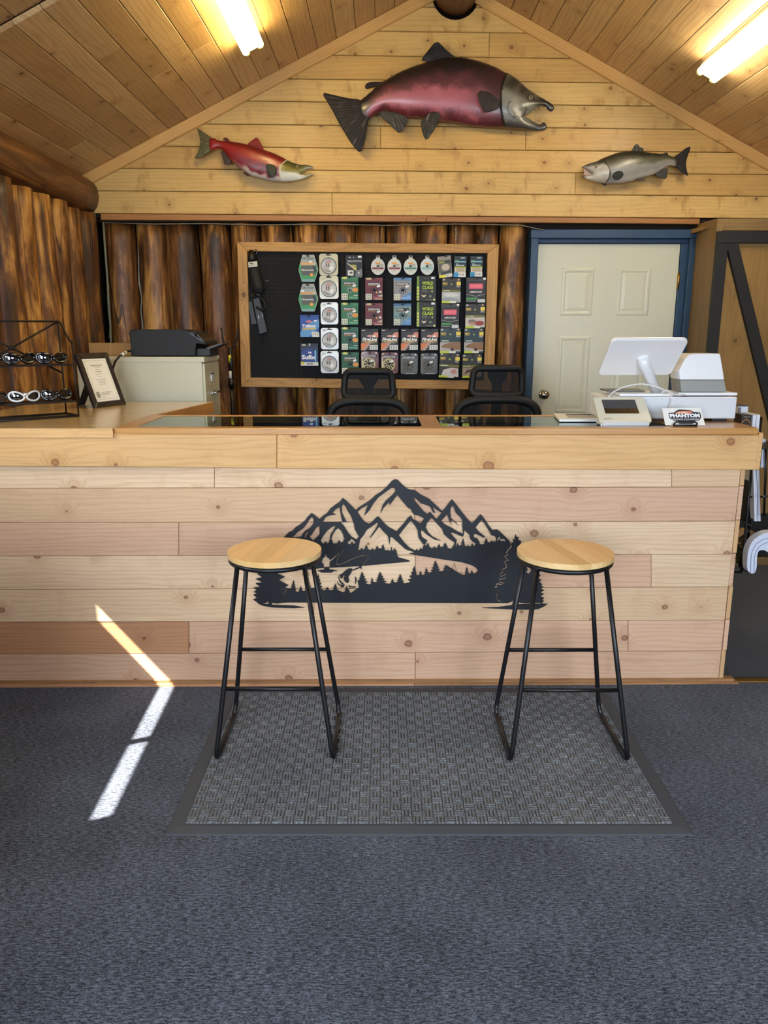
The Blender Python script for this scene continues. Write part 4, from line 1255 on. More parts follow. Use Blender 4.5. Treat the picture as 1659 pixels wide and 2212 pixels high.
T1 = sseq('42,398 120,418 220,440 300,448 345,470 375,520 372,560 352,600 345,660 330,740 305,806 255,760 180,640 100,490')
fin('tail_fin', T1, c1, YFI, s1, (26, 22, 22), (46, 40, 40), (380, 500), 60, f1, streak=(150, 140, 130), lift=0.010)
fin('dorsal_fin', sseq('705,185 720,160 760,110 808,54 850,92 890,135 935,162 940,180 850,195 770,205 740,195'), c1, YFI, s1, (24, 22, 24), (58, 56, 58), (900, 320), 70, f1)
fin('adipose_fin', sseq('332,355 345,335 380,326 440,328 480,318 470,345 400,362 352,376 336,372'), c1, YFI, s1, (34, 20, 22), (44, 28, 30), (500, 300), 20, f1)
fin('anal_fin', sseq('418,545 440,525 500,528 560,545 620,572 605,625 565,682 520,640 470,592'), c1, YFI, s1, (44, 40, 38), (86, 82, 76), (470, 420), 60, f1, lift=0.02, streak=(170, 166, 158))
fin('pelvic_fin', sseq('755,548 790,540 832,552 820,600 790,660 740,738 712,690 698,610 720,590'), c1, YFI, s1, (38, 34, 32), (76, 72, 66), (800, 470), 60, f1, lift=0.05, streak=(190, 186, 176))
fin('pectoral_fin', sseq('1065,440 1090,428 1140,440 1185,475 1212,510 1200,545 1150,565 1110,572 1085,530 1068,480'), c1, YFI, s1, (40, 36, 34), (66, 60, 56), (1240, 520), 50, f1, lift=0.125)
def eye(conv, x, y, Y0, scale, r_, out, parent):
    q = P(*conv(x, y), Y0)
    mb = MB(); mb.ball((q.x, Y0 - out, q.z), r_, r_ * 0.7, r_, 18, 12)
    e = mb.build('eye', plain((150, 140, 104), 0.1, 0.0, 1.0), parent)
    mb = MB(); mb.ball((q.x, Y0 - out - r_ * 0.38, q.z), r_ * 0.55, r_ * 0.42, r_ * 0.55, 14, 10)
    mb.build('pupil', plain((8, 8, 8), 0.05, 0.0, 1.0), e)
eye(c1, 1421, 452, YFI, s1, 0.0120, 0.060, f1)
tw = plain((214, 206, 186), 0.3)
for x, y, dx, dy in ((1530, 500, -3, 16), (1500, 492, -4, 13), (1470, 505, -6, 12), (1445, 525, -6, 9), (1512, 598, -2, -16), (1480, 606, -3, -10), (1450, 590, -4, -10)):
    a, b = P(*c1(x, y), YFI), P(*c1(x + dx, y + dy), YFI)
    mb = MB(); mb.tube([a + Vector((0, -.012, 0)), b + Vector((0, -.012, 0))], [0.0028, 0.0006], 8); mb.build('tooth', tw, f1)

# ---------------- red sockeye, left
c2 = lambda x, y: (410 + x / 5.72, 260 + y / 5.72)
s2 = P(540, 340, YFI).y / ray(540, 340).y / FPX / 5.72
f2 = thing('mounted_salmon', P(550, 345, YG), 'bright red salmon mount with a green head on the left of the gable', 'fish mount', 'fish mounts on the gable wall')
body = sseq('240,222 290,215 350,248 420,256 490,258 560,268 640,283 700,297 770,317 850,342 920,365 980,385 1060,415 1140,455 1220,500 1290,530 1360,548 1440,550 1500,562 1530,580 1532,600 1515,610 1492,598 1462,605 1432,632 1395,658 1345,662 1400,674 1445,672 1488,655 1508,650 1510,670 1490,692 1420,716 1370,736 1290,752 1200,763 1100,758 1000,750 900,726 820,702 740,676 680,630 620,592 560,542 500,490 430,392 385,352 335,348 290,368 262,382 242,330 234,270')
def col2(x, y, t_):
    n_ = nz(x, y, 0.012) * 0.12
    t2 = t_ + n_
    c_ = mixc((104, 18, 17), (146, 30, 28), ss(t2, 0.05, 0.35))
    c_ = mixc(c_, (128, 44, 58), ss(t2, 0.42, 0.6) * ss(x, 420, 640))
    c_ = mixc(c_, (78, 38, 52), max(0, nz(x * 0.7, y, 0.022, 4) + 0.15) * ss(t2, 0.45, 0.6) * ss(x, 560, 760))
    c_ = mixc(c_, (206, 198, 190), ss(t2, 0.80, 0.93) * ss(x, 460, 760))
    gx_ = 1120 + 70 * ((620 - y) / 110.0) ** 2 if y < 640 else 1120
    if x > gx_:
        hc = mixc((72, 70, 22), (132, 120, 40), ss(t2, 0.15, 0.45)); hc = mixc(hc, (216, 218, 214), ss(y, 630, 690))
        hc = mixc(hc, (150, 144, 120), ss(x, 1360, 1480)); hc = mixc(hc, (60, 66, 40), (1 - ss(t2, 0.0, 0.2)))
        c_ = hc
    if abs(x - gx_) < 12: c_ = mixc(c_, (214, 210, 196), 0.85)
    return c_
def ext2(x, y):
    gx_ = 1120 + 70 * ((620 - y) / 110.0) ** 2 if y < 640 else 1120
    return 9 * ss(x, gx_ - 6, gx_ + 8) * (1 - ss(x, gx_ + 60, gx_ + 180))
inflate('body', body, c2, YFI, s2, 0.55, col2, 8.0, f2, extra=ext2)
fin('tail_fin', sseq('82,90 130,120 200,170 255,205 290,225 290,300 275,370 200,420 150,455 100,470 58,470 75,440 110,380 128,310 128,240 112,170'), c2, YFI, s2, (78, 74, 48), (104, 98, 64), (330, 290), 60, f2, streak=(190, 186, 160), step=7)
fin('dorsal_fin', sseq('705,296 770,245 835,200 880,290 925,368 850,350 770,325'), c2, YFI, s2, (110, 26, 26), (150, 40, 38), (860, 480), 60, f2, step=7)
fin('adipose_fin', sseq('408,232 425,214 460,214 485,240 500,262 450,262 430,240 415,242'), c2, YFI, s2, (80, 24, 24), (96, 30, 28), (470, 300), 20, f2, step=6)
fin('anal_fin', sseq('385,362 440,398 480,440 522,520 492,546 432,552 405,462'), c2, YFI, s2, (52, 40, 36), (86, 70, 62), (380, 300), 60, f2, step=7)
fin('pelvic_fin', sseq('650,634 700,640 740,664 738,686 698,688'), c2, YFI, s2, (64, 36, 34), (86, 50, 46), (760, 640), 40, f2, step=6)
fin('pectoral_fin', sseq('955,575 1000,560 1085,590 1092,640 1062,712 1036,742 990,700 965,640'), c2, YFI, s2, (40, 46, 36), (66, 72, 56), (1080, 540), 50, f2, step=7, lift=0.066)
eye(c2, 1333, 585, YFI, s2, 0.0075, 0.030, f2)

# ---------------- silver salmon, right
c3 = lambda x, y: (1230 + x / 5.72, 290 + y / 5.72)
s3 = P(1370, 355, YFI).y / ray(1370, 355).y / FPX / 5.72
f3 = thing('mounted_salmon', P(1375, 355, YG), 'silver salmon mount with dark tail on the right of the gable', 'fish mount', 'fish mounts on the gable wall')
body = sseq('150,420 165,400 230,365 340,335 400,300 480,270 560,240 650,217 740,206 830,206 920,218 1000,230 1080,238 1150,244 1225,262 1290,280 1340,292 1350,350 1335,410 1300,396 1240,385 1200,400 1140,440 1080,480 1040,500 960,520 900,540 820,566 740,590 650,605 560,612 480,611 420,610 330,596 270,580 210,556 172,536 150,520 155,506 182,510 215,516 255,506 292,494 255,462 205,430 176,418')
def col3(x, y, t_):
    n_ = nz(x, y, 0.012) * 0.1
    t2 = t_ + n_
    c_ = mixc((38, 37, 28), (84, 82, 62), ss(t2, 0.05, 0.34)); c_ = mixc(c_, (140, 138, 132), ss(t2, 0.36, 0.56)); c_ = mixc(c_, (172, 168, 160), ss(t2, 0.7, 0.95))
    if t_ < 0.36 and nz(x, y, 0.06, 5) > 0.45: c_ = (34, 34, 28)
    c_ = mixc(c_, (46, 40, 34), ss(x, 1270, 1340))
    gx_ = 480 - 60 * ((y - 500) / 130.0) ** 2
    if x < gx_:
        hc = mixc((44, 42, 36), (170, 165, 150), ss(y, 340 + (480 - x) * 0.1, 400 + (480 - x) * 0.12))
        hc = mixc(hc, (232, 228, 214), max(0, nz(x, y, 0.02, 3)) * 0.8)
        hc = mixc(hc, (60, 56, 50), 1 - ss(x, 160, 210))
        c_ = hc
    if abs(x - gx_) < 9: c_ = mixc(c_, (30, 28, 26), 0.7)
    return c_
def ext3(x, y):
    gx_ = 480 - 60 * ((y - 500) / 130.0) ** 2
    return 9 * (1 - ss(x, gx_ - 8, gx_ + 6)) * ss(x, gx_ - 180, gx_ - 60)
inflate('body', body, c3, YFI, s3, 0.55, col3, 8.0, f3, extra=ext3)
fin('tail_fin', sseq('1290,278 1370,230 1420,180 1500,144 1490,200 1460,270 1440,340 1440,400 1455,460 1470,516 1420,500 1360,450 1318,412 1290,398 1280,340'), c3, YFI, s3, (30, 26, 24), (48, 42, 38), (1230, 340), 60, f3, step=7)
fin('dorsal_fin', sseq('765,206 795,150 825,118 850,125 868,166 895,160 930,202 870,216 800,214'), c3, YFI, s3, (40, 38, 34), (96, 92, 86), (840, 330), 60, f3, step=6, streak=(190, 186, 178))
fin('adipose_fin', sseq('1145,246 1180,225 1212,224 1228,266'), c3, YFI, s3, (40, 38, 30), (50, 46, 38), (1200, 300), 20, f3, step=6)
fin('anal_fin', sseq('1040,504 1110,450 1217,408 1210,480 1200,556 1120,540'), c3, YFI, s3, (42, 42, 40), (84, 82, 78), (1200, 300), 60, f3, step=7)
fin('pelvic_fin', sseq('788,562 850,545 920,548 918,578 850,577'), c3, YFI, s3, (60, 58, 54), (96, 92, 86), (760, 540), 40, f3, step=6, lift=0.02)
fin('pectoral_fin', sseq('488,545 520,490 600,480 628,520 610,560 560,598 510,582'), c3, YFI, s3, (20, 24, 28), (36, 40, 42), (470, 560), 50, f3, step=7, lift=0.072)
fin('lower_fin', sseq('385,604 430,612 460,618 458,636 420,632'), c3, YFI, s3, (40, 38, 34), (60, 58, 52), (360, 590), 30, f3, step=6)
mb = MB(); mb.prism([P(*c3(x, y), YFI + 0.004) for x, y in sseq('180,425 255,465 290,494 250,504 205,512 178,500')], (0, 0.006, 0))
mb.build('mouth_lining', plain((150, 122, 112), 0.35), f3)
eye(c3, 308, 420, YFI, s3, 0.008, 0.034, f3)
# ================================================================ lettering
_txt = {}
def text2d(s, bold=0.0, shear=0.0):
    key = (s, bold, shear)
    if key in _txt: return _txt[key]
    cu = bpy.data.curves.new('t', 'FONT'); cu.body = s; cu.offset = bold; cu.shear = shear; cu.resolution_u = 3
    ob = bpy.data.objects.new('t', cu)
    me = ob.to_mesh()
    vs = [(v.co.x, v.co.y) for v in me.vertices]; fs = [tuple(p.vertices) for p in me.polygons]
    ob.to_mesh_clear(); bpy.data.objects.remove(ob); bpy.data.curves.remove(cu)
    x0, x1 = min(v[0] for v in vs), max(v[0] for v in vs); y0, y1 = min(v[1] for v in vs), max(v[1] for v in vs)
    vs = [((x - (x0 + x1) / 2) / (x1 - x0), (y - (y0 + y1) / 2) / (y1 - y0)) for x, y in vs]
    _txt[key] = (vs, fs); return _txt[key]

class Print:
    """flat print on a face: origin (lower left), ux, uz in metres, n towards the viewer; unit coordinates, y down"""
    def __init__(s, o, ux, uz, n, rough=0.5):
        s.o, s.ux, s.uz, s.n = Vector(o), Vector(ux), Vector(uz), Vector(n).normalized()
        s.mb = MB(); s.mats = []; s.k = 1; s.rough = rough
    def mi(s, rgb):
        m_ = plain(rgb, s.rough)
        if m_ not in s.mats: s.mats.append(m_)
        return s.mats.index(m_)
    def pt(s, x, y): return s.o + s.ux * x + s.uz * (1 - y) + s.n * (0.00035 * s.k)
    def poly(s, pts, rgb):
        vs = [s.pt(*p) for p in pts]
        nn = Vector((0, 0, 0))
        for i in range(len(vs)): nn += (vs[i] - vs[0]).cross(vs[(i + 1) % len(vs)] - vs[0])
        if nn.dot(s.n) < 0: vs = vs[::-1]
        s.mb.add(vs, [tuple(range(len(vs)))], s.mi(rgb)); s.k += 1
    def rect(s, x0, y0, x1, y1, rgb, rot=0.0):
        cx, cy = (x0 + x1) / 2, (y0 + y1) / 2
        A = s.uz.length / s.ux.length
        pts = []
        for x, y in ((x0, y1), (x1, y1), (x1, y0), (x0, y0)):
            dx, dy = x - cx, (y - cy) * A
            pts.append((cx + dx * math.cos(rot) - dy * math.sin(rot), cy + (dx * math.sin(rot) + dy * math.cos(rot)) / A))
        s.poly(pts, rgb)
    def ell(s, cx, cy, rx, ry, rgb, n=20):
        s.poly([(cx + rx * math.cos(2 * math.pi * i / n), cy + ry * math.sin(2 * math.pi * i / n)) for i in range(n)], rgb)
    def text(s, t, cx, cy, w, h, rgb, bold=0.02, shear=0.0, rot=0.0):
        vs, fs = text2d(t, bold, shear)
        A = s.uz.length / s.ux.length
        P3 = []
        for x, y in vs:
            dx, dy = x * w, -y * h * A
            P3.append(s.pt(cx + dx * math.cos(rot) - dy * math.sin(rot), cy + (dx * math.sin(rot) + dy * math.cos(rot)) / A))
        s.mb.add(P3, fs, s.mi(rgb)); s.k += 1
    def line(s, pts, w, rgb):
        for a, b in zip(pts[:-1], pts[1:]):
            A = s.uz.length / s.ux.length
            d = Vector((b[0] - a[0], (b[1] - a[1]) * A)); d.normalize(); nx_, ny_ = -d.y * w / 2, d.x * w / 2 / A
            s.poly([(a[0] + nx_, a[1] + ny_), (b[0] + nx_, b[1] + ny_), (b[0] - nx_, b[1] - ny_), (a[0] - nx_, a[1] - ny_)], rgb); s.k -= 1
        s.k += 1
    def build(s, name, parent): return s.mb.build(name, s.mats, parent)

# ================================================================ pegboard
YPB = 5.115
pb = thing('pegboard', P(795, 830, YPB), 'black pegboard in a rough wooden frame on the log wall', 'pegboard')
m = NT('pegboard_black')
_, xyz = m.coords()
fx_ = m.math('SUBTRACT', m.math('FRACT', m.math('DIVIDE', xyz[0], 0.0254)), 0.5)
fz_ = m.math('SUBTRACT', m.math('FRACT', m.math('DIVIDE', xyz[2], 0.0254)), 0.5)
dd_ = m.math('SQRT', m.math('ADD', m.math('MULTIPLY', fx_, fx_), m.math('MULTIPLY', fz_, fz_)))
hole = m.smooth(dd_, 0.15, 0.11)
m.bump(m.math('MULTIPLY', hole, -1.0), 0.9, 0.004)
M['peg'] = m.set(color=m.mix(hole, S(21, 21, 23), S(2, 2, 2)), rough=0.7, spec=0.25)
mb = MB(); a, b = P(533, 835, YPB), P(1062, 540, YPB)
mb.box(a.x, b.x, YPB, YPB + 0.012, P(800, 828, YPB).z, P(800, 534, YPB).z); mb.build('peg_panel', M['peg'], pb)
yf_ = YPB - 0.022
O = [P(512, 522, yf_), P(1078, 528, yf_), P(1066, 842, yf_), P(521, 836, yf_)]
I = [P(534, 543, yf_), P(1053, 547, yf_), P(1045, 822, yf_), P(541, 816, yf_)]
for i in range(4):
    j = (i + 1) % 4
    slab('frame_board', [O[i], O[j], I[j], I[i]], 0.04, M['frame'], pb, along=O[j] - O[i], bevel=0.003)
hk = plain((10, 10, 11), 0.5)
def hook(u, v):
    q = P(u, v, YPB)
    mb = MB(); mb.tube([q + Vector((0, 0.0, 0.004)), q + Vector((0, -0.06, 0.001)), q + Vector((0, -0.072, 0.004)), q + Vector((0, -0.076, 0.012))], 0.0028, 7)
    mb.build('hook', hk, pb)
    mb = MB(); mb.box(q.x - 0.016, q.x + 0.016, YPB - 0.005, YPB - 0.001, q.z - 0.004, q.z + 0.004); mb.build('hook_plate', hk, pb)
    mb = MB(); mb.box(q.x - 0.011, q.x + 0.011, YPB - 0.078, YPB - 0.072, q.z - 0.001, q.z + 0.003); mb.build('hook_tip', hk, pb)

YK = YPB - 0.045
WHT, BLK = (238, 238, 234), (18, 18, 20)
def pack(name, box_px, label, cat, group, shape='rect', body=(60, 60, 60), depth=0.014, tilt=0.0, hk_v=None):
    u0, v0, u1, v1 = box_px
    a, b = P(u0, v1, YK), P(u1, v0, YK)
    t_ = thing(name, ((a.x + b.x) / 2, YK, b.z), label, cat, group)
    w, h = b.x - a.x, b.z - a.z
    R_ = Matrix.Rotation(tilt, 3, 'Y')
    c_ = Vector(((a.x + b.x) / 2, YK, (a.z + b.z) / 2))
    ux, uz = R_ @ Vector((w, 0, 0)), R_ @ Vector((0, 0, h))
    o_ = c_ - ux / 2 - uz / 2
    def pt(x, y): return o_ + ux * x + uz * (1 - y)
    if shape == 'rect': pts = [(0, 1), (1, 1), (1, 0), (0, 0)]
    elif shape == 'hex': pts = [(0.16, 1), (0.80, 1), (1.0, 0.55), (0.80, 0.0), (0.22, 0.0), (0.0, 0.55)]
    elif shape == 'round': 
        r1, r2 = 0.14, 0.14 * w / h
        pts = []
        for cx, cy, s0 in ((1 - r1, r2, -90), (1 - r1, 1 - r2, 0), (r1, 1 - r2, 90), (r1, r2, 180)):
            for k in range(5):
                an = math.radians(s0 + 22.5 * k); pts.append((cx + r1 * math.cos(an), cy + r2 * math.sin(an)))
    elif shape == 'disc': pts = [(0.5 + 0.5 * math.cos(2 * math.pi * i / 32), 0.56 + 0.44 * math.sin(2 * math.pi * i / 32)) for i in range(32)]
    mb = MB(); mb.prism([pt(*p) for p in pts], (0, depth, 0))
    mb.build('card' if shape in ('rect', 'hex') else 'case', body if not isinstance(body, tuple) else plain(body, 0.5), t_, bevel=0.0012, seg=1)
    hook((u0 + u1) / 2 + (0), v0 + 4)
    return t_, Print(o_, ux, uz, (0, -1, 0)), pt, (w, h)
def sticker(t_, pr, x, y, w, h, rot, rgb=(240, 240, 236)):
    q = Print(pr.o, pr.ux, pr.uz, pr.n); q.k = pr.k + 1
    q.rect(x - w / 2, y - h / 2, x + w / 2, y + h / 2, rgb, rot); q.build('price_sticker', t_)
def barlines(pr, x0, y0, x1, y1, cols=3, rgb=(120, 124, 120)):
    for i in range(cols):
        xx = x0 + (x1 - x0) * (i + 0.3) / cols
        pr.rect(xx, y0, xx + (x1 - x0) / cols * 0.45, y0 + (y1 - y0) * 0.35, rgb); pr.k -= 1
        pr.rect(xx, y0 + (y1 - y0) * 0.6, xx + (x1 - x0) / cols * 0.45, y1, rgb); pr.k -= 1
    pr.k += 1

# hexagonal leader packs
for i, (bx, lab) in enumerate((((645, 550, 687, 609), 'six-sided green and grey line pack, upper of two at the left'), ((645, 613, 687, 673), 'six-sided green and grey line pack hanging just below its twin'))):
    t_, p, pt, _ = pack('line_pack', bx, lab, 'fishing line', 'packs on the pegboard', 'hex', (168, 174, 172), 0.03)
    p.poly([(0.18, 0.98), (0.78, 0.98), (0.97, 0.55), (0.90, 0.36), (0.06, 0.36), (0.02, 0.55)], (60, 152, 96))
    p.poly([(0.20, 0.90), (0.74, 0.90), (0.80, 0.98), (0.19, 0.98)], (120, 170, 176))
    p.poly([(0.13, 0.55), (0.17, 0.40), (0.84, 0.40), (0.90, 0.55), (0.78, 0.76), (0.18, 0.76)], (84, 88, 88))
    p.poly([(0.70, 0.42), (0.86, 0.42), (0.92, 0.58), (0.84, 0.72)], (46, 50, 52))
    p.poly([(0.14, 0.30), (0.82, 0.30), (0.84, 0.39), (0.11, 0.39)], (196, 200, 196))
    p.text('MAXIMA', 0.47, 0.335, 0.66, 0.085, (236, 160, 28), 0.05)
    p.text('Ultragreen', 0.46, 0.57, 0.62, 0.085, (226, 230, 228), 0.02)
    p.ell(0.66, 0.74, 0.085, 0.06, (238, 170, 60))
    p.rect(0.24, 0.11, 0.40, 0.18, (120, 128, 128)); p.k -= 1; p.rect(0.46, 0.11, 0.58, 0.18, (120, 128, 128)); p.k -= 1; p.rect(0.62, 0.11, 0.78, 0.18, (120, 128, 128))
    p.ell(0.5, 0.06, 0.10, 0.018, (40, 42, 42))
    p.build('printed_front', t_); sticker(t_, p, 0.62 if i == 0 else 0.22, 0.26, 0.16, 0.07, 0.05)
# blue boxes
t_, p, pt, _ = pack('line_pack', (649, 680, 689, 728), 'blue line box with a white italic name and gold strip', 'fishing line', 'packs on the pegboard', 'rect', (30, 82, 168), 0.018)
p.poly([(0.45, 1), (1, 0.55), (1, 0.2), (0.6, 0.3), (0, 0.78), (0, 1)], (92, 152, 208)); p.poly([(0.55, 1), (1, 0.80), (1, 1)], (206, 214, 214))
p.rect(0, 0, 1, 0.13, (24, 70, 150)); p.ell(0.47, 0.30, 0.16, 0.05, (224, 120, 120)); p.text('Trilene', 0.46, 0.50, 0.72, 0.15, WHT, 0.05, 0.25); p.rect(0.10, 0.60, 0.84, 0.66, (220, 190, 80), -0.04)
p.rect(0.60, 0.76, 0.96, 0.95, (226, 228, 220)); barlines(p, 0.62, 0.80, 0.94, 0.92); p.build('printed_front', t_); sticker(t_, p, 0.80, 0.27, 0.16, 0.07, 0.0)
t_, p, pt, _ = pack('line_pack', (650, 742, 687, 791), 'dark blue line pack with big white name above the bottom left corner', 'fishing line', 'packs on the pegboard', 'rect', (22, 44, 96), 0.02)
p.rect(0, 0, 1, 0.2, (14, 26, 56)); p.ell(0.45, 0.55, 0.42, 0.32, (18, 58, 140)); p.text('Sufix', 0.46, 0.60, 0.80, 0.20, WHT, 0.04); p.rect(0, 0.82, 1, 0.97, (212, 214, 204)); p.rect(0.02, 0.80, 0.2, 0.93, (206, 190, 40))
p.rect(0.34, 0.87, 0.7, 0.92, (90, 92, 90)); p.rect(0.1, 0.04, 0.3, 0.10, (214, 216, 160)); p.rect(0.44, 0.0, 0.56, 0.12, (220, 224, 226)); p.poly([(0.80, 0.3), (0.88, 0.3), (0.88, 0.8), (0.80, 0.8)], (120, 190, 224))
p.build('printed_front', t_); sticker(t_, p, 0.53, 0.40, 0.18, 0.07, 0.1)
# clear clamshells with a line coil
clear = [((690, 548, 730, 595), (196, 192, 156), 'topmost'), ((690.5, 595.5, 731, 646), (198, 194, 158), 'second'), ((693, 653, 730.5, 701), (206, 208, 208), 'middle'), ((693.5, 708, 731, 755), (202, 204, 204), 'fourth'), ((693, 758, 731.5, 806), (210, 212, 212), 'lowest')]
for bx, rgb, nm in clear:
    t_, p, pt, (w, h) = pack('clamshell_pack', bx, 'clear clamshell with a round line spool, %s in its column' % nm, 'fishing line', 'clamshells on the pegboard', 'round', plain(rgb, 0.3, 0.0, 0.25), 0.016)
    c_ = pt(0.5, 0.56)
    mb = MB(); mb.lathe(c_ + Vector((0, 0.001, 0)), [(0.0, 0), (w * 0.41, 0), (w * 0.41, 0.006), (w * 0.38, 0.009), (w * 0.35, 0.006), (0.0, 0.006)], 30, ax=(0, -1, 0))
    sp_ = mb.build('line_spool', plain((206, 208, 206), 0.3, 0.0, 0.25), t_)
    mb = MB(); mb.tube([c_ + Vector((w * 0.40 * math.cos(a_), -0.008, w * 0.40 * math.sin(a_))) for a_ in [2 * math.pi * i / 32 for i in range(32)]], 0.0025, 6, closed=True)
    mb.build('coil', plain((70, 70, 66), 0.3), sp_)
    p.n = Vector((0, -1, 0)); p.o = p.o + Vector((0, -0.0085, 0))
    p.poly([(0.5 + 0.33 * math.cos(a_), 0.56 + 0.28 * math.sin(a_)) for a_ in [math.pi * (0.35 + 0.55 * i / 12) for i in range(13)]], (150, 150, 148))
    p.poly([(0.52, 0.56), (0.78, 0.60), (0.70, 0.74), (0.58, 0.80)], (232, 236, 236)); p.rect(0.32, 0.42, 0.56, 0.62, (176, 168, 166)); p.ell(0.5, 0.37, 0.14, 0.04, (200, 140, 132)); p.rect(0.36, 0.46, 0.40, 0.60, (90, 88, 88)); p.rect(0.48, 0.46, 0.52, 0.60, (90, 88, 88)); p.rect(0.58, 0.47, 0.76, 0.50, (240, 240, 238))
    p.build('printed_disc', t_)
    p2 = Print(pt(0, 1), pt(1, 1) - pt(0, 1), pt(0, 0) - pt(0, 1), (0, -1, 0)); p2.ell(0.2, 0.12, 0.10, 0.05, (150, 152, 140)); p2.ell(0.2, 0.12, 0.075, 0.035, rgb); p2.rect(0.36, 0.05, 0.64, 0.09, (30, 30, 30)); p2.build('printed_card', t_)
# dark lure packet
t_, p, pt, _ = pack('lure_packet', (747, 551, 783, 598), 'small navy lure packet with yellow picture beside the round spools', 'packet', 'packs on the pegboard', 'rect', (24, 26, 40), 0.006)
p.text('GRAVITOOTH', 0.52, 0.28, 0.80, 0.08, (200, 204, 210), 0.02); p.poly([(0.25, 0.45), (0.62, 0.45), (0.66, 0.72), (0.5, 0.68)], (176, 170, 96)); p.line([(0.1, 0.38), (0.6, 0.68)], 0.05, (214, 210, 150)); p.rect(0.12, 0.70, 0.46, 0.94, (226, 226, 222)); p.rect(0.22, 0.76, 0.40, 0.86, (90, 90, 90))
p.poly([(0.56, 0.98), (0.60, 0.74), (0.95, 0.62), (1.0, 0.88), (0.92, 1.05)], (110, 112, 122)); p.poly([(0.72, 0.80), (0.82, 0.76), (0.80, 0.90)], (214, 216, 220)); p.rect(0.2, 0.09, 0.30, 0.12, WHT); p.rect(0.45, 0.09, 0.50, 0.12, WHT); p.build('printed_front', t_); sticker(t_, p, 0.84, 0.08, 0.22, 0.09, 0.0)
# round tippet spools
for u, nm, rgb, band in ((816.5, 'maroon-banded round tippet spool, first of four in the row', (212, 210, 200), (120, 40, 66)), (852, 'maroon-banded round tippet spool, second of four in the row', (216, 214, 206), (128, 40, 74)), (887, 'teal-banded round tippet spool with a dark hub, third in the row', (206, 214, 206), (50, 130, 116)), (923, 'pale blue-white round tippet spool, last of four in the row', (206, 218, 220), (130, 190, 186))):
    t_, p, pt, (w, h) = pack('tippet_spool', (u - 15, 553, u + 15, 594), nm, 'fishing line', 'tippet spools on the pegboard', 'disc', plain((210, 214, 212), 0.32, 0.0, 0.2), 0.02)
    p.ell(0.5, 0.56, 0.44, 0.385, rgb, 28); p.poly([(0.08, 0.60), (0.92, 0.60), (0.90, 0.70), (0.10, 0.70)], band); p.ell(0.5, 0.38, 0.2, 0.045, (226, 160, 70)); p.rect(0.56, 0.42, 0.86, 0.56, (176, 176, 170))
    p.ell(0.5, 0.54, 0.13, 0.10, (150, 150, 146)); p.ell(0.5, 0.54, 0.07, 0.055, (40, 42, 44)); p.rect(0.36, 0.77, 0.64, 0.79, (130, 130, 130)); p.build('printed_disc', t_)
    mb = MB(); mb.box(pt(0.36, 0).x, pt(0.64, 0).x, YK + 0.004, YK + 0.008, pt(0, 0.16).z, pt(0, -0.02).z); mb.build('hang_tab', plain((200, 204, 204), 0.2), t_)
# spider packs
def spider(p, cx, cy, s_, rgb):
    for a_ in range(8):
        an = math.radians(-160 + a_ * 45 + 12)
        p.line([(cx, cy), (cx + s_ * 0.6 * math.cos(an), cy + s_ * 0.36 * math.sin(an) - 0.04), (cx + s_ * math.cos(an) * 0.95, cy + s_ * 0.8 * math.sin(an))], 0.035, rgb); p.k -= 1
    p.ell(cx, cy, s_ * 0.24, s_ * 0.2, rgb); p.ell(cx + s_ * 0.2, cy - s_ * 0.22, s_ * 0.2, s_ * 0.17, rgb)
def spider_pack(bx, body, hi, lab, badge, sp_rgb, tabrgb, extra=None):
    t_, p, pt, _ = pack('braid_box', bx, lab, 'fishing line', 'packs on the pegboard', 'rect', body, 0.02)
    p.rect(0, 0, 1, 0.12, hi); p.ell(0.22, 0.045, 0.16, 0.05, tabrgb) if tabrgb else None
    p.rect(0.14, 0.22, 0.86, 0.34, (24, 26, 26)) if body[0] < 150 else None
    p.text('SPIDERWIRE', 0.50, 0.28, 0.66, 0.085, (220, 222, 220), 0.03); p.rect(0.14, 0.345, 0.62, 0.37, (186, 120, 60))
    if extra: extra(p)
    spider(p, 0.52, 0.56, 0.22, sp_rgb)
    if badge: p.ell(0.82, 0.56, 0.17, 0.10, (214, 146, 66))
    p.rect(0.02, 0.72, 0.38, 0.99, (214, 218, 200)); barlines(p, 0.04, 0.78, 0.36, 0.95); p.rect(0.72, 0.79, 0.96, 0.82, (206, 212, 206)); p.rect(0.46, 0.86, 0.96, 0.94, tuple(min(255, c + 40) for c in hi))
    p.build('printed_front', t_); sticker(t_, p, 0.76, 0.38, 0.20, 0.09, -0.35)
for bx, g, nm, sr in (((737, 598, 774, 648), (44, 112, 74), 'top', (150, 170, 170)), ((737, 654, 774, 702), (46, 116, 78), 'second', (170, 180, 178)), ((737.6, 707, 774, 756), (34, 92, 72), 'third', (26, 34, 34)), ((738, 761, 775, 808), (26, 88, 56), 'bottom', (16, 22, 18))):
    spider_pack(bx, g, tuple(c + 14 for c in g), 'green braided line box with orange badge, %s of four' % nm, True, sr, (214, 214, 120))
red_x = lambda p: (p.poly([(0.5, 0.99), (0.98, 0.72), (0.98, 0.99)], (196, 168, 140)), p.ell(0.86, 0.64, 0.09, 0.06, (200, 196, 186)), p.ell(0.66, 0.66, 0.06, 0.045, (240, 190, 90)))
for bx, nm in (((789, 600, 826.6, 648), 'upper'), ((789, 655, 826.6, 703), 'lower')):
    spider_pack(bx, (104, 38, 52), (120, 50, 62), 'maroon braided line box with spider picture, %s of two' % nm, False, (34, 22, 24), (190, 180, 140), red_x)
blue_x = lambda p: p.poly([(0.5, 0.99), (0.62, 0.80), (0.98, 0.62), (0.98, 0.99)], (70, 138, 206))
spider_pack((850, 600, 889, 649), (140, 144, 150), (96, 140, 190), 'grey and blue braided line box with a black spider', False, (24, 24, 26), None, blue_x)
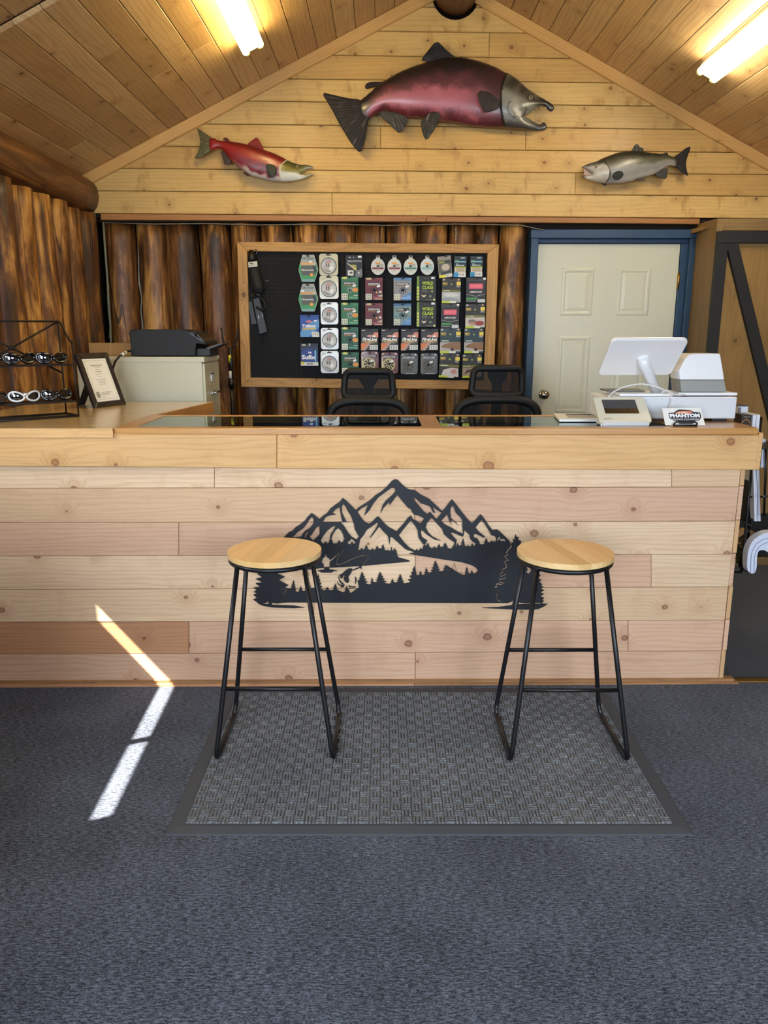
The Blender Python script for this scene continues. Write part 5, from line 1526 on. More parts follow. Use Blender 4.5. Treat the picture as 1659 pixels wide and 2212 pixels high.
def camo(p):
    rg_ = random.Random(9)
    for _ in range(26):
        x, y = rg_.uniform(0.08, 0.9), rg_.uniform(0.16, 0.92); p.ell(x, y, rg_.uniform(.03, .09), rg_.uniform(.01, .035), rg_.choice([(60, 84, 78), (206, 214, 206), (84, 120, 130), (40, 52, 50)]), 8); p.k -= 1
    p.k += 1; blue_x(p)
spider_pack((850, 655.5, 888.5, 703), (120, 150, 152), (70, 110, 160), 'camouflage-patterned braided line box below the grey one', False, (46, 58, 60), None, camo)
# fly line boxes with green block capitals
for bx, num, nm in (((900, 596, 942.5, 651), '5', 'upper'), ((900, 651.5, 943, 707), '6', 'lower')):
    t_, p, pt, _ = pack('fly_line_box', bx, 'black fly line box with lime block capitals, %s of two' % nm, 'fly line', 'fly line boxes on the pegboard', 'rect', (26, 26, 24), 0.024)
    p.rect(0.0, 0.02, 0.12, 0.42, (110, 150, 58)); p.rect(0.0, 0.42, 0.12, 0.96, (214, 226, 110))
    for k in range(4): p.ell(0.06, 0.52 + k * 0.12, 0.022, 0.035, (24, 24, 22), 8)
    p.text('WORLD', 0.56, 0.28, 0.56, 0.13, (186, 214, 44), 0.03); p.text('CLASS', 0.56, 0.45, 0.56, 0.13, (186, 214, 44), 0.03)
    p.text('FLOATING', 0.40, 0.58, 0.28, 0.04, (190, 192, 180), 0.0); p.text('FLY LINE', 0.40, 0.64, 0.28, 0.04, (150, 152, 140), 0.0); p.text('WT', 0.65, 0.61, 0.14, 0.06, (110, 112, 100), 0.0); p.text(num, 0.79, 0.605, 0.07, 0.085, (214, 226, 110), 0.05)
    p.poly([(0.24, 0.74), (0.36, 0.77), (0.50, 0.74), (0.46, 0.80), (0.40, 0.84), (0.34, 0.84), (0.28, 0.80)], (226, 206, 176)); p.ell(0.70, 0.80, 0.065, 0.05, (120, 132, 90)); p.rect(0.5, 0.93, 0.84, 0.95, (120, 124, 90)); p.rect(0.86, 0.90, 0.95, 0.98, (200, 210, 130))
    p.rect(0.38, 0.09, 0.44, 0.11, (130, 130, 126)); p.rect(0.54, 0.09, 0.60, 0.11, (130, 130, 126)); p.build('printed_front', t_); sticker(t_, p, 0.82, 0.08, 0.17, 0.075, 0.03)
# four grey and orange braid boxes
for (x0_, x1_), nm in zip(((780, 817), (823, 860.6), (866, 903.6), (908.7, 947)), ('leftmost', 'second from left', 'third from left', 'rightmost')):
    t_, p, pt, _ = pack('braid_box', (x0_, 710.5, x1_, 757), 'charcoal and orange line box with white italic name, %s in its row' % nm, 'fishing line', 'charcoal boxes in a row', 'rect', (48, 48, 52), 0.022)
    p.rect(0, 0, 1, 0.15, (34, 34, 38)); p.poly([(0.55, 0.36), (0.80, 0.16), (1, 0.16), (1, 0.40), (0.85, 0.40)], (214, 140, 120)); p.poly([(0, 1), (0, 0.66), (0.5, 0.60), (0.25, 0.80)], (216, 122, 70)); p.poly([(0.0, 1), (0.25, 0.80), (0.5, 0.60), (0.62, 0.60), (0.25, 1)], (186, 150, 136))
    p.ell(0.5, 0.33, 0.16, 0.05, (220, 160, 156)); p.text('FireLine', 0.50, 0.48, 0.86, 0.15, (240, 238, 232), 0.05, 0.25); p.rect(0.08, 0.575, 0.94, 0.615, (216, 186, 90)); p.rect(0.10, 0.64, 0.80, 0.67, (150, 150, 150)); p.rect(0.50, 0.74, 0.98, 0.97, (212, 216, 214)); barlines(p, 0.54, 0.78, 0.94, 0.92)
    p.rect(0.06, 0.05, 0.24, 0.09, (220, 210, 170)); p.build('printed_front', t_); sticker(t_, p, 0.76, 0.34, 0.18, 0.08, -0.1)
# clamshell braid packs, bottom row
for bx, rd, nm in (((780, 759, 818, 807), 1, 'red-backed clear braid pack, left of two in the bottom row'), ((823, 761, 860.5, 807), 1, 'red-backed clear braid pack, right of two in the bottom row'), ((865, 763, 903, 809), 0, 'dark grey clear braid pack, left of two in the bottom row'), ((908, 763, 946, 809), 0, 'dark grey clear braid pack, right of two in the bottom row')):
    t_, p, pt, (w, h) = pack('clamshell_pack', bx, nm, 'fishing line', 'clamshells on the pegboard', 'round', plain((96, 18, 22) if rd else (52, 52, 46), 0.32, 0.0, 0.2), 0.018)
    p.rect(0.08, 0.17, 0.92, 0.26, (24, 24, 24)); p.text('SPIDERWIRE', 0.48, 0.215, 0.70, 0.075, (210, 210, 204), 0.03)
    c_ = (0.46, 0.58)
    p.ell(c_[0], c_[1], 0.36, 0.30, (196, 186, 130) if rd else (84, 82, 70), 26); p.ell(c_[0], c_[1], 0.29, 0.24, (60, 44, 34) if rd else (40, 40, 34), 26)
    for k in range(9):
        a_ = k * 2 * math.pi / 9; p.line([c_, (c_[0] + 0.30 * math.cos(a_), c_[1] + 0.25 * math.sin(a_))], 0.045, (214, 206, 150) if rd else (120, 116, 98)); p.k -= 1
    p.k += 1; spider(p, 0.47, 0.56, 0.2, (18, 16, 16)); p.rect(0.04, 0.22, 0.12, 0.92, (206, 204, 170) if rd else (110, 106, 84)); p.ell(0.12, 0.07, 0.05, 0.035, (214, 206, 160)); p.rect(0.30, 0.93, 0.80, 0.96, (190, 190, 180)); p.rect(0.80, 0.04, 0.90, 0.10, (220, 220, 220))
    p.build('printed_front', t_); sticker(t_, p, 0.62, 0.42, 0.18, 0.09, -0.3)
# three clear leader sleeves
LD = [((946, 553, 976, 600), -0.11, 'tilted clear leader sleeve with a yellow label', 0), ((980, 553, 1008, 599), 0.02, 'clear leader sleeve with a blue corner, beside the tilted one', 1), ((1015, 553, 1043.5, 598), 0.0, 'clear leader sleeve with a blue corner, at the frame corner', 1)]
for bx, tl, nm, k in LD:
    t_, p, pt, _ = pack('leader_sleeve', bx, nm, 'leader pack', 'leader sleeves on the pegboard', 'rect', (150, 146, 138) if not k else (30, 52, 62), 0.005, tl)
    if k == 0:
        p.rect(0.04, 0.18, 0.96, 0.80, (96, 94, 86)); p.rect(0.1, 0.24, 0.5, 0.32, (150, 160, 60)); p.rect(0.5, 0.22, 0.95, 0.32, (48, 58, 66)); p.ell(0.55, 0.52, 0.30, 0.16, (186, 178, 164)); p.poly([(0.18, 0.76), (0.92, 0.68), (0.92, 0.78), (0.18, 0.86)], (40, 52, 62)); p.rect(0.02, 0.86, 0.52, 0.99, (226, 214, 56)); p.rect(0.52, 0.84, 0.99, 0.97, (226, 226, 222)); p.rect(0.6, 0.88, 0.7, 0.93, (120, 120, 120))
    else:
        p.rect(0.05, 0.24, 0.95, 0.30, (120, 176, 196)); p.rect(0.08, 0.20, 0.36, 0.26, (140, 160, 96)); p.rect(0.1, 0.31, 0.90, 0.50, (30, 46, 62)); p.rect(0.16, 0.36, 0.34, 0.40, (170, 180, 186)); p.rect(0.16, 0.42, 0.62, 0.46, (200, 210, 214)); p.rect(0.66, 0.42, 0.82, 0.46, (200, 210, 214)); p.rect(0.04, 0.50, 0.97, 0.56, (170, 184, 40)); p.rect(0.06, 0.56, 0.94, 0.78, (206, 198, 180)); p.rect(0.18, 0.56, 0.84, 0.74, (176, 166, 146)); p.rect(0.0, 0.78, 0.38, 0.99, (48, 140, 194)); p.rect(0.38, 0.78, 0.97, 0.99, (220, 222, 220)); p.rect(0.46, 0.84, 0.56, 0.90, (140, 120, 120)); p.rect(0.68, 0.84, 0.82, 0.90, (140, 120, 120)); p.rect(0.5, 0.06, 0.85, 0.12, (170, 180, 180))
    p.build('printed_front', t_)
# fly line cards
def rio(bx, body, nm, photo, tilt=0.0, logo='RIO'):
    t_, p, pt, _ = pack('fly_line_box', bx, nm, 'fly line', 'fly line boxes on the pegboard', 'rect', body, 0.024, tilt)
    p.rect(0, 0, 1, 0.13, tuple(min(255, c + 12) for c in body)); p.text(logo, 0.17, 0.21, 0.26, 0.085, (222, 190, 70), 0.06); p.rect(0.04, 0.265, 0.30, 0.28, (180, 150, 60)); p.rect(0.78, 0.14, 1.0, 0.29, (238, 212, 90)); p.text('Elite', 0.89, 0.335, 0.20, 0.045, (226, 226, 222), 0.03); p.ell(0.50, 0.24, 0.05, 0.04, (150, 170, 90)); p.ell(0.1, 0.06, 0.06, 0.035, (200, 190, 180)); p.ell(0.88, 0.06, 0.05, 0.035, (200, 170, 130))
    p.rect(0.0, 0.46, 1.0, 0.56, (108, 106, 40) if photo != 'trout' else body); p.text('Sub Surface', 0.25, 0.50, 0.40, 0.045, (222, 226, 200), 0.03) if photo in ('hand', 'fly') else p.rect(0.07, 0.485, 0.42, 0.52, (214, 218, 192))
    if photo == 'mist': p.rect(0, 0.55, 1, 0.97, (178, 184, 188)); p.poly([(0.05, 0.62), (0.5, 0.57), (0.95, 0.66), (0.7, 0.75), (0.2, 0.74)], (206, 212, 212)); p.poly([(0.0, 0.80), (0.4, 0.76), (0.9, 0.84), (1, 0.97), (0, 0.97)], (150, 158, 170))
    elif photo == 'trout': p.rect(0, 0.56, 1, 0.93, (176, 172, 168)); p.poly([(0.06, 0.72), (0.2, 0.64), (0.5, 0.57), (1.0, 0.56), (1, 0.88), (0.7, 0.86), (0.42, 0.80), (0.14, 0.78)], (140, 102, 68)); p.poly([(0.5, 0.80), (0.64, 0.78), (0.70, 0.90), (0.56, 0.92)], (58, 36, 26)); p.ell(0.22, 0.70, 0.025, 0.02, (30, 22, 18))
    elif photo == 'hand': p.rect(0, 0.56, 1, 0.97, (196, 190, 184)); p.ell(0.36, 0.76, 0.22, 0.12, (186, 144, 124)); p.ell(0.72, 0.80, 0.24, 0.10, (150, 60, 56)); p.ell(0.34, 0.70, 0.2, 0.06, (120, 110, 104))
    elif photo == 'white': p.poly([(0.12, 0.94), (0.22, 0.68), (0.6, 0.58), (0.95, 0.60), (1.0, 0.94)], (206, 204, 204)); p.ell(0.75, 0.74, 0.16, 0.10, (196, 140, 134))
    else: p.rect(0, 0.57, 1, 0.95, (150, 132, 116)); p.poly([(0.08, 0.84), (0.25, 0.66), (0.6, 0.62), (0.9, 0.76), (0.4, 0.74)], (52, 36, 28)); p.ell(0.7, 0.84, 0.2, 0.08, (176, 130, 110))
    p.rect(0.0, 0.91, 0.44, 1.0, (190, 206, 50)); p.rect(0.44, 0.91, 0.76, 1.0, (222, 222, 208))
    p.build('printed_front', t_)
def pink(bx, nm):
    t_, p, pt, _ = pack('fly_line_box', bx, nm, 'fly line', 'fly line boxes on the pegboard', 'rect', (38, 36, 40), 0.024)
    p.rect(0, 0, 1, 0.14, (60, 58, 60)); p.rect(0.15, 0.24, 0.85, 0.45, (224, 92, 112)); p.rect(0.2, 0.29, 0.8, 0.40, (232, 120, 134)); p.text('AMPLITUDE', 0.5, 0.57, 0.62, 0.075, (230, 228, 226), 0.03, 0.15); p.line([(0.02, 0.66), (0.5, 0.74), (0.98, 0.66)], 0.018, (190, 188, 186)); p.poly([(0.02, 0.79), (0.56, 0.79), (0.62, 0.83), (0.5, 0.88), (0.02, 0.88)], (66, 142, 70)); p.rect(0.02, 0.92, 0.5, 0.94, (180, 178, 176)); p.rect(0.60, 0.86, 0.98, 0.99, (200, 206, 208))
    p.build('printed_front', t_); sticker(t_, p, 0.92, 0.05, 0.13, 0.08, 0.2)
rio((954, 601, 995.5, 655), (44, 42, 40), 'black fly line box with a pale misty picture', 'mist')
pink((1006, 599.5, 1050, 654), 'black fly line box with a pink badge, next to the frame')
pink((952, 656, 992.6, 709), 'black fly line box with a pink badge, below the misty picture box')
rio((1004.5, 656, 1048, 709), (42, 40, 38), 'black fly line box with a hand and red fish picture', 'hand', -0.02)
rio((950, 709, 995.5, 763), (36, 58, 68), 'teal fly line box with a brown trout, left of two', 'trout', -0.01)
rio((1002, 709.5, 1045, 763), (34, 56, 68), 'teal fly line box with a brown trout, right of two by the frame', 'trout', -0.01)
rio((948.5, 763, 992.6, 816), (40, 38, 36), 'black fly line box with a white fish picture at the bottom', 'white', 0.05)
rio((998, 765, 1041, 816), (42, 40, 36), 'black fly line box with a dark fly picture at the bottom right', 'fly', -0.02)

# ---- black gear hanging at the left edge of the board
gear = thing('rod_case', P(556, 745, YPB), 'black rolled case with a white tag hanging at the board\'s top left', 'case')
dk = plain((22, 22, 21), 0.7); dk2 = plain((12, 12, 13), 0.45)
def gp(u, v, dy=0.05): return P(u, v, YPB) + Vector((0, -dy, 0))
mb = MB(); mb.tube([gp(548, 566), gp(552, 590), gp(559, 618), gp(563, 636)], [0.030, 0.034, 0.036, 0.031], 14); mb.build('roll', dk, gear)
mb = MB(); mb.tube([gp(545, 543, .035), gp(546, 556, .045), gp(548, 566)], [0.016, 0.024, 0.027], 12); mb.build('roll_cap', dk2, gear)
a = gp(550.5, 573, 0.0); q0 = gp(542, 580, 0.086); q1 = gp(561, 578, 0.086); q2 = gp(560, 567, 0.086); q3 = gp(541, 569, 0.086)
mb = MB(); mb.prism([q0, q1, q2, q3], (0, 0.003, 0)); mb.build('tag', plain((206, 204, 192), 0.6), gear)
pr = Print(q0, q1 - q0, q3 - q0, (0, -1, 0)); pr.rect(0.15, 0.25, 0.55, 0.4, (60, 58, 52)); pr.rect(0.12, 0.6, 0.7, 0.7, (110, 108, 100)); pr.build('tag_print', gear)
mb = MB(); mb.tube([gp(553, 540, .03), gp(558, 545, .05), gp(556, 552, .055)], 0.004, 8); mb.tube([gp(571, 607, .03), gp(580, 608, .03), gp(582, 604, .02)], 0.003, 6); mb.build('buckle', plain((120, 118, 112), 0.3, 0.8), gear)
gear2 = thing('gear_pouch', P(560, 745, YPB), 'flat black pouch with white letters hanging below the rolled case', 'pouch')
A4 = [gp(546, 646, .03), gp(562, 640, .03), gp(580, 718, .03), gp(561, 724, .03)]
mb = MB(); mb.prism(A4, (0, 0.026, 0)); mb.build('pouch_body', dk2, gear2, bevel=0.006)
mb = MB(); mb.tube([gp(560, 640, .05), gp(573, 650, .055), gp(577, 662, .055), gp(568, 672, .05), gp(556, 664, .05)], 0.008, 8); mb.build('strap', dk, gear2)
mb = MB(); mb.tube([gp(545, 640, .04), gp(552, 636, .05), gp(562, 638, .05), gp(566, 643, .045)], 0.004, 7); mb.build('clip', plain((150, 150, 146), 0.25, 0.9), gear2)
mb = MB(); mb.tube([gp(566, 722, .03), gp(565, 735, .03), gp(569, 744, .03), gp(571, 734, .03)], 0.0025, 6); mb.build('cord', dk, gear2)
pr = Print(A4[3], A4[2] - A4[3], A4[0] - A4[3], (0, -1, 0)); pr.rect(0.28, 0.46, 0.34, 0.58, (190, 190, 186), 0.2); pr.rect(0.36, 0.47, 0.40, 0.56, (190, 190, 186), -0.2); pr.rect(0.72, 0.45, 0.78, 0.56, (190, 190, 186), 0.1); pr.build('lettering', gear2)
mb = MB(); mb.prism([gp(536, 652, .012), gp(545, 650, .012), gp(556, 700, .012), gp(543, 702, .012)], (0, 0.014, 0)); mb.build('side_flap', dk2, gear2, bevel=0.003)
# ================================================================ office chairs behind the counter
mesh_m = NT('chair_mesh')
t = mesh_m.t; out = t.nodes['Material Output']
tr = t.nodes.new('ShaderNodeBsdfTransparent'); mxs = t.nodes.new('ShaderNodeMixShader')
mxs.inputs[0].default_value = 0.80
t.links.new(tr.outputs[0], mxs.inputs[1]); t.links.new(mesh_m.bsdf.outputs[0], mxs.inputs[2]); t.links.new(mxs.outputs[0], out.inputs[0])
mesh_m.set(color=S(20, 20, 20), rough=0.8)
M['mesh'] = mesh_m.mat
def rrect(cx, cz, w, h, y, r, taper=0.0, bow=0.0, n=6):
    pts = []
    for sx, sz, s0 in ((1, 1, 0), (-1, 1, 90), (-1, -1, 180), (1, -1, 270)):
        for k in range(n):
            a_ = math.radians(s0 + 90 * k / (n - 1))
            x = sx * (w / 2 - r) + r * math.cos(a_); z = sz * (h / 2 - r) + r * math.sin(a_)
            x *= 1 - taper * (z / h)
            pts.append(Vector((cx + x, y - bow * (x / w) ** 2 * 4, cz + z)))
    return pts
def make_chair(px, label):
    """px: headrest (u0, v0, u1, v1) and top of the back (u0, v, u1)"""
    (hu0, hv0, hu1, hv1), (bu0, bv, bu1) = px
    Yc = 4.25
    a, b = P(hu0, hv1, Yc), P(hu1, hv0, Yc)
    cx = (a.x + b.x) / 2
    ch = thing('office_chair', (cx, Yc + 0.1, 0.0), label, 'chair', 'office chairs behind the counter')
    bp = M['black_plastic']
    w, h = b.x - a.x, b.z - a.z
    loop = rrect(cx, (a.z + b.z) / 2, w * 0.90, h * 0.84, Yc, 0.035, taper=0.10, bow=-0.03)
    mb = MB(); mb.tube(loop, 0.019, 10, closed=True); hd = mb.build('headrest_frame', bp, ch)
    mb = MB(); mb.add(loop, [tuple(range(len(loop)))]); mb.build('headrest_mesh', M['mesh'], hd)
    # Y bracket
    zc = (a.z + b.z) / 2
    mb = MB(); mb.prism([(cx - 0.055, Yc + 0.03, zc + h * 0.30), (cx + 0.055, Yc + 0.03, zc + h * 0.30), (cx + 0.05, Yc + 0.03, zc + h * 0.12), (cx + 0.026, Yc + 0.03, zc - h * 0.1), (cx + 0.026, Yc + 0.03, a.z - 0.12), (cx - 0.026, Yc + 0.03, a.z - 0.12), (cx - 0.026, Yc + 0.03, zc - h * 0.1), (cx - 0.05, Yc + 0.03, zc + h * 0.12)], (0, 0.018, 0))
    mb.build('headrest_bracket', bp, ch, bevel=0.004)
    # back
    zt_ = P((bu0 + bu1) / 2, bv, Yc).z; bw_ = (P(bu1, 893, Yc).x - P(bu0, 893, Yc).x)
    zb_ = 0.56
    pts = []
    for k in range(33):
        a_ = math.pi * k / 32
        pts.append(Vector((cx + bw_ / 2 * math.copysign(abs(math.cos(a_)) ** 0.55, math.cos(a_)), Yc, zt_ - 0.10 + 0.10 * math.sin(a_) ** 0.8)))
    pts += [Vector((cx - bw_ / 2 * 0.98, Yc + 0.01, 0.85)), Vector((cx - bw_ / 2 * 0.85, Yc + 0.0, zb_)), Vector((cx + bw_ / 2 * 0.85, Yc, zb_)), Vector((cx + bw_ / 2 * 0.98, Yc + 0.01, 0.85))]
    mb = MB(); mb.tube(pts, 0.024, 10, closed=True); bk = mb.build('backrest_frame', bp, ch)
    mb = MB(); mb.add(pts, [tuple(range(len(pts)))]); mb.build('backrest_mesh', M['mesh'], bk)
    mb = MB(); mb.tube([(cx, Yc + 0.05, zt_ - 0.02), (cx, Yc + 0.07, 0.9), (cx, Yc + 0.06, 0.6), (cx, Yc - 0.02, 0.44)], 0.026, 10); mb.build('spine', bp, ch)
    mb = MB(); mb.lathe((cx, Yc - 0.24, 0.44), [(0.0, 0), (0.23, 0.0), (0.25, 0.02), (0.25, 0.05), (0.22, 0.075), (0.0, 0.08)], 28); mb.build('seat', plain((24, 24, 25), 0.9), ch)
    for s_ in (-1, 1):
        mb = MB(); mb.tube([(cx + s_ * 0.2, Yc - 0.1, 0.45), (cx + s_ * 0.29, Yc - 0.12, 0.5), (cx + s_ * 0.29, Yc - 0.14, 0.66), (cx + s_ * 0.28, Yc - 0.14, 0.68)], 0.014, 8)
        ar = mb.build('armrest', bp, ch)
        mb = MB(); mb.box(cx + s_ * 0.28 - 0.035, cx + s_ * 0.28 + 0.035, Yc - 0.28, Yc - 0.03, 0.68, 0.70); mb.build('arm_pad', bp, ar, bevel=0.008)
    mb = MB(); mb.tube([(cx, Yc - 0.2, 0.44), (cx, Yc - 0.2, 0.10)], 0.025, 12); mb.build('gas_column', M['chrome'], ch)
    for k in range(5):
        a_ = 2 * math.pi * k / 5 + 0.3
        e = Vector((cx + 0.29 * math.cos(a_), Yc - 0.2 + 0.29 * math.sin(a_), 0.075))
        mb = MB(); mb.tube([(cx, Yc - 0.2, 0.11), e], [0.024, 0.014], 8); lg = mb.build('base_leg', bp, ch)
        mb = MB(); mb.lathe(e + Vector((0, -0.012, -0.045)), [(0.0, 0), (0.028, 0), (0.028, 0.024), (0.0, 0.024)], 14, ax=(0, 1, 0)); mb.build('castor', bp, lg)
make_chair(((738, 797, 854, 864), (713, 866, 880)), 'black mesh office chair in front of the pegboard')
make_chair(((1015, 790, 1137, 859), (987, 863, 1162)), 'black mesh office chair next to the cream door')

# ================================================================ filing cabinet, printer, box
cab_m = plain((200, 196, 168), 0.35, name='putty_steel')
cx0, cx1, cy0, cy1, czt = -1.635, -0.957, 4.16, 4.54, P(400, 771, 4.16).z
cab = thing('filing_cabinet', ((cx0 + cx1) / 2, (cy0 + cy1) / 2, 0), 'putty-coloured four-drawer filing cabinet with the printer on top', 'cabinet')
mb = MB(); mb.box(cx0, cx1 - 0.012, cy0, cy1, 0.0, czt - 0.002); mb.build('body', cab_m, cab, bevel=0.003)
mb = MB(); mb.box(cx0 - 0.003, cx1 + 0.003, cy0 - 0.003, cy1 + 0.003, czt - 0.028, czt); mb.build('top_rim', cab_m, cab, bevel=0.003)
dh = (czt - 0.05) / 4
for k in range(4):
    z1_ = czt - 0.034 - k * dh; z0_ = z1_ - dh + 0.008
    mb = MB(); mb.box(cx1 - 0.014, cx1, cy0 + 0.012, cy1 - 0.012, z0_, z1_); dr_ = mb.build('drawer', cab_m, cab, bevel=0.003)
    ym = (cy0 + cy1) / 2
    mb = MB(); zc = z1_ - 0.085
    for a_, b_, c_, d_ in ((ym - .032, ym + .032, zc + .020, zc + .026), (ym - .032, ym + .032, zc - .026, zc - .020), (ym - .032, ym - .026, zc - .026, zc + .026), (ym + .026, ym + .032, zc - .026, zc + .026)):
        mb.box(cx1, cx1 + 0.004, a_, b_, c_, d_)
    mb.build('label_holder', M['chrome'], dr_)
    mb = MB(); mb.box(cx1, cx1 + 0.0015, ym - .026, ym + .026, zc - .02, zc + .02); mb.build('label', plain((206, 200, 182), 0.6), dr_)
    zc = z1_ - 0.165
    mb = MB(); mb.prism([(cx1, ym - 0.055, zc - 0.008), (cx1, ym + 0.055, zc - 0.008), (cx1, ym + 0.055, zc + 0.008), (cx1, ym - 0.055, zc + 0.008)], (0.012, 0, 0)); mb.box(cx1 + 0.012, cx1 + 0.03, ym - 0.05, ym + 0.05, zc - 0.003, zc + 0.006)
    mb.build('handle', M['chrome'], dr_, bevel=0.002)
mb = MB(); mb.lathe((cx1 + 0.003, cy1 - 0.04, czt - 0.016), [(0.0, 0.0), (0.009, 0.0), (0.009, 0.005), (0.0, 0.005)], 14, ax=(1, 0, 0)); mb.build('lock', M['chrome'], cab)

prn = thing('inkjet_printer', (-1.2, 4.35, czt), 'black all-in-one printer on the filing cabinet', 'printer')
Yp_ = 4.20
def pp(u, v): return P(u, v, Yp_)
zb_ = czt
prof = [(283, 769), (281, 735), (278, 717), (282, 712.5), (392, 712.5), (420, 716), (443, 738), (445, 745), (424, 742), (421, 769)]
pts = [pp(u, v) for u, v in prof]
for q in pts: q.z = max(q.z, zb_ + 0.001)
mb = MB(); mb.prism(pts, (0, 0.30, 0)); mb.build('body', plain((8, 9, 10), 0.6), prn, bevel=0.004)
mb = MB(); mb.prism([pp(284, 711.5), pp(394, 711.5), pp(396, 714), pp(280, 714)], (0, 0.30, 0)); mb.build('scanner_lid', plain((12, 10, 9), 0.5), prn, bevel=0.002)
mb = MB(); mb.prism([pp(400, 715), pp(428, 722), pp(442, 737), pp(438, 741)], (0, 0.30, 0)); mb.build('control_panel', plain((34, 24, 18), 0.25), prn, bevel=0.002)
q0, q1 = pp(415, 769), pp(450, 752)
mb = MB(); mb.box(q0.x, q1.x, Yp_ + 0.04, Yp_ + 0.26, zb_ + 0.001, q1.z); mb.build('paper_tray', plain((10, 11, 12), 0.5), prn, bevel=0.004)
mb = MB(); mb.prism([pp(445, 751), pp(478, 741), pp(481, 743), pp(450, 755)], (0, 0.2, 0)); mb.build('output_flap', plain((26, 20, 16), 0.4), prn)
bxo = thing('cardboard_box', (-1.6, 4.44, czt), 'flat brown cardboard box behind the printer', 'box')
a, b = P(193, 768, 4.40), P(300, 741, 4.40)
kraft = plain((156, 122, 78), 0.85)
mb = MB(); mb.box(max(a.x, -1.765), b.x, 4.40, 4.53, czt + 0.001, b.z); mb.build('carton', kraft, bxo, bevel=0.002)
mb = MB(); mb.box(max(a.x, -1.765) + 0.12, max(a.x, -1.765) + 0.125, 4.3985, 4.3997, czt + 0.001, b.z); mb.build('tape', plain((172, 140, 96), 0.4), bxo)
mb = MB(); mb.tube([P(u, v, Y) for u, v, Y in ((284, 758, 4.22), (275, 759, 4.15), (268, 763, 4.10), (258, 770, 4.06), (249, 781, 4.05), (244, 795, 4.10), (243, 820, 4.10))], 0.0055, 8)
pc = mb.build('power_cable', plain((16, 16, 16), 0.5)); tag(pc, 'black printer cable with a white tag draped over the cabinet', 'cable')
mb = MB(); mb.tube([P(262.5, 766.5, 4.077), P(272.5, 760.5, 4.128)], 0.0075, 8); mb.build('cable_tag', plain((232, 230, 222), 0.5), pc)

# ================================================================ forked wading staff
stf = thing('forked_staff', (-0.97, 4.93, 0), 'black forked staff standing against the logs beside the cabinet', 'staff')
def sp_(u, v, Y=4.93): return P(u, v, Y)
bot = sp_(503, 893); x_b = bot.x
blkm = plain((18, 18, 19), 0.4)
mb = MB(); mb.tube([(x_b + 0.004, 4.93, 0.0), (x_b, 4.93, bot.z), sp_(500, 836)], 0.0115, 12); mb.build('lower_shaft', blkm, stf)
mb = MB(); mb.tube([sp_(500, 838), sp_(499, 818)], 0.019, 12); mb.build('clamp', blkm, stf)
mb = MB(); mb.tube([sp_(499.5, 820), sp_(497.5, 752)], 0.0135, 12); mb.build('upper_shaft', blkm, stf)
mb = MB(); mb.tube([sp_(497.6, 783), sp_(497.2, 767)], 0.0141, 12); mb.build('yellow_band', plain((214, 206, 60), 0.5), stf)
mb = MB(); mb.tube([sp_(498.8, 817), sp_(498.3, 801)], 0.0141, 12); mb.build('white_band', plain((226, 226, 222), 0.5), stf)
mb = MB(); mb.tube([sp_(u, v) for u, v in ((477.5, 708), (480, 720), (482, 735), (487, 746), (494, 752), (501, 752), (508, 746), (511, 735), (512.5, 722), (513, 712))], 0.006, 8); mb.build('fork', blkm, stf)

# ================================================================ framed certificate
fr_ = thing('framed_certificate', (-1.35, 3.81, ZT), 'certificate in a dark frame propped on the worktop beside the rack', 'picture frame')
BL = PZ(207, 882, ZT); BR = PZ(274, 873.5, ZT)
e = (BR - BL); wd_ = e.length; e.normalize(); nn_ = Vector((e.y, -e.x, 0))
phi = math.radians(20)
up = Vector((0, 0, 1)) * math.cos(phi) - nn_ * math.sin(phi)
fn = nn_ * math.cos(phi) + Vector((0, 0, 1)) * math.sin(phi)
hh = 0.275
o_ = BL + fn * 0.0
def F(x, y): return o_ + e * (wd_ * x) + up * (hh * y)
bwf = 0.03
fm = plain((34, 26, 24), 0.3, 0, 0.3)
Oc = [F(0, 0), F(1, 0), F(1, 1), F(0, 1)]
bx_, by_ = bwf / wd_, bwf / hh
Ic = [F(bx_, by_), F(1 - bx_, by_), F(1 - bx_, 1 - by_), F(bx_, 1 - by_)]
for i in range(4):
    j = (i + 1) % 4
    slab('frame_rail', [Oc[i], Oc[j], Ic[j], Ic[i]], 0.016, fm, fr_, along=Oc[j] - Oc[i], bevel=0.004, face=fn)
mb = MB(); mb.prism([q - fn * 0.004 for q in [F(bx_ * .9, by_ * .9), F(1 - bx_ * .9, by_ * .9), F(1 - bx_ * .9, 1 - by_ * .9), F(bx_ * .9, 1 - by_ * .9)]], -fn * 0.004); mb.build('paper', plain((240, 240, 236), 0.6), fr_)
pr = Print(Ic[0] - fn * 0.004, Ic[1] - Ic[0], Ic[3] - Ic[0], fn, 0.6)
gl_ = (120, 116, 112)
for x0_, y0_, x1_, y1_ in ((.06, .045, .94, .05), (.06, .95, .94, .955), (.055, .045, .062, .955), (.938, .045, .945, .955)): pr.rect(x0_, y0_, x1_, y1_, (150, 146, 142)); pr.k -= 1
for y_, w_ in ((.15, .52), (.18, .40), (.21, .22), (.25, .16), (.30, .30), (.36, .30), (.42, .06), (.49, .42), (.53, .30), (.56, .28), (.60, .28)):
    pr.rect(.5 - w_ / 2, y_, .5 + w_ / 2, y_ + (.012 if y_ in (.15, .30) else .007), gl_); pr.k -= 1
for y_, w_ in ((.79, .46), (.82, .40), (.85, .36), (.90, .14)): pr.rect(.27, y_, .27 + w_, y_ + .008, gl_); pr.k -= 1
pr.k += 1; pr.ell(.15, .84, .075, .075, (120, 116, 114), 18); pr.ell(.15, .84, .05, .05, (196, 190, 182), 18); pr.rect(.13, .81, .17, .87, (110, 106, 104))
pr.build('print', fr_)
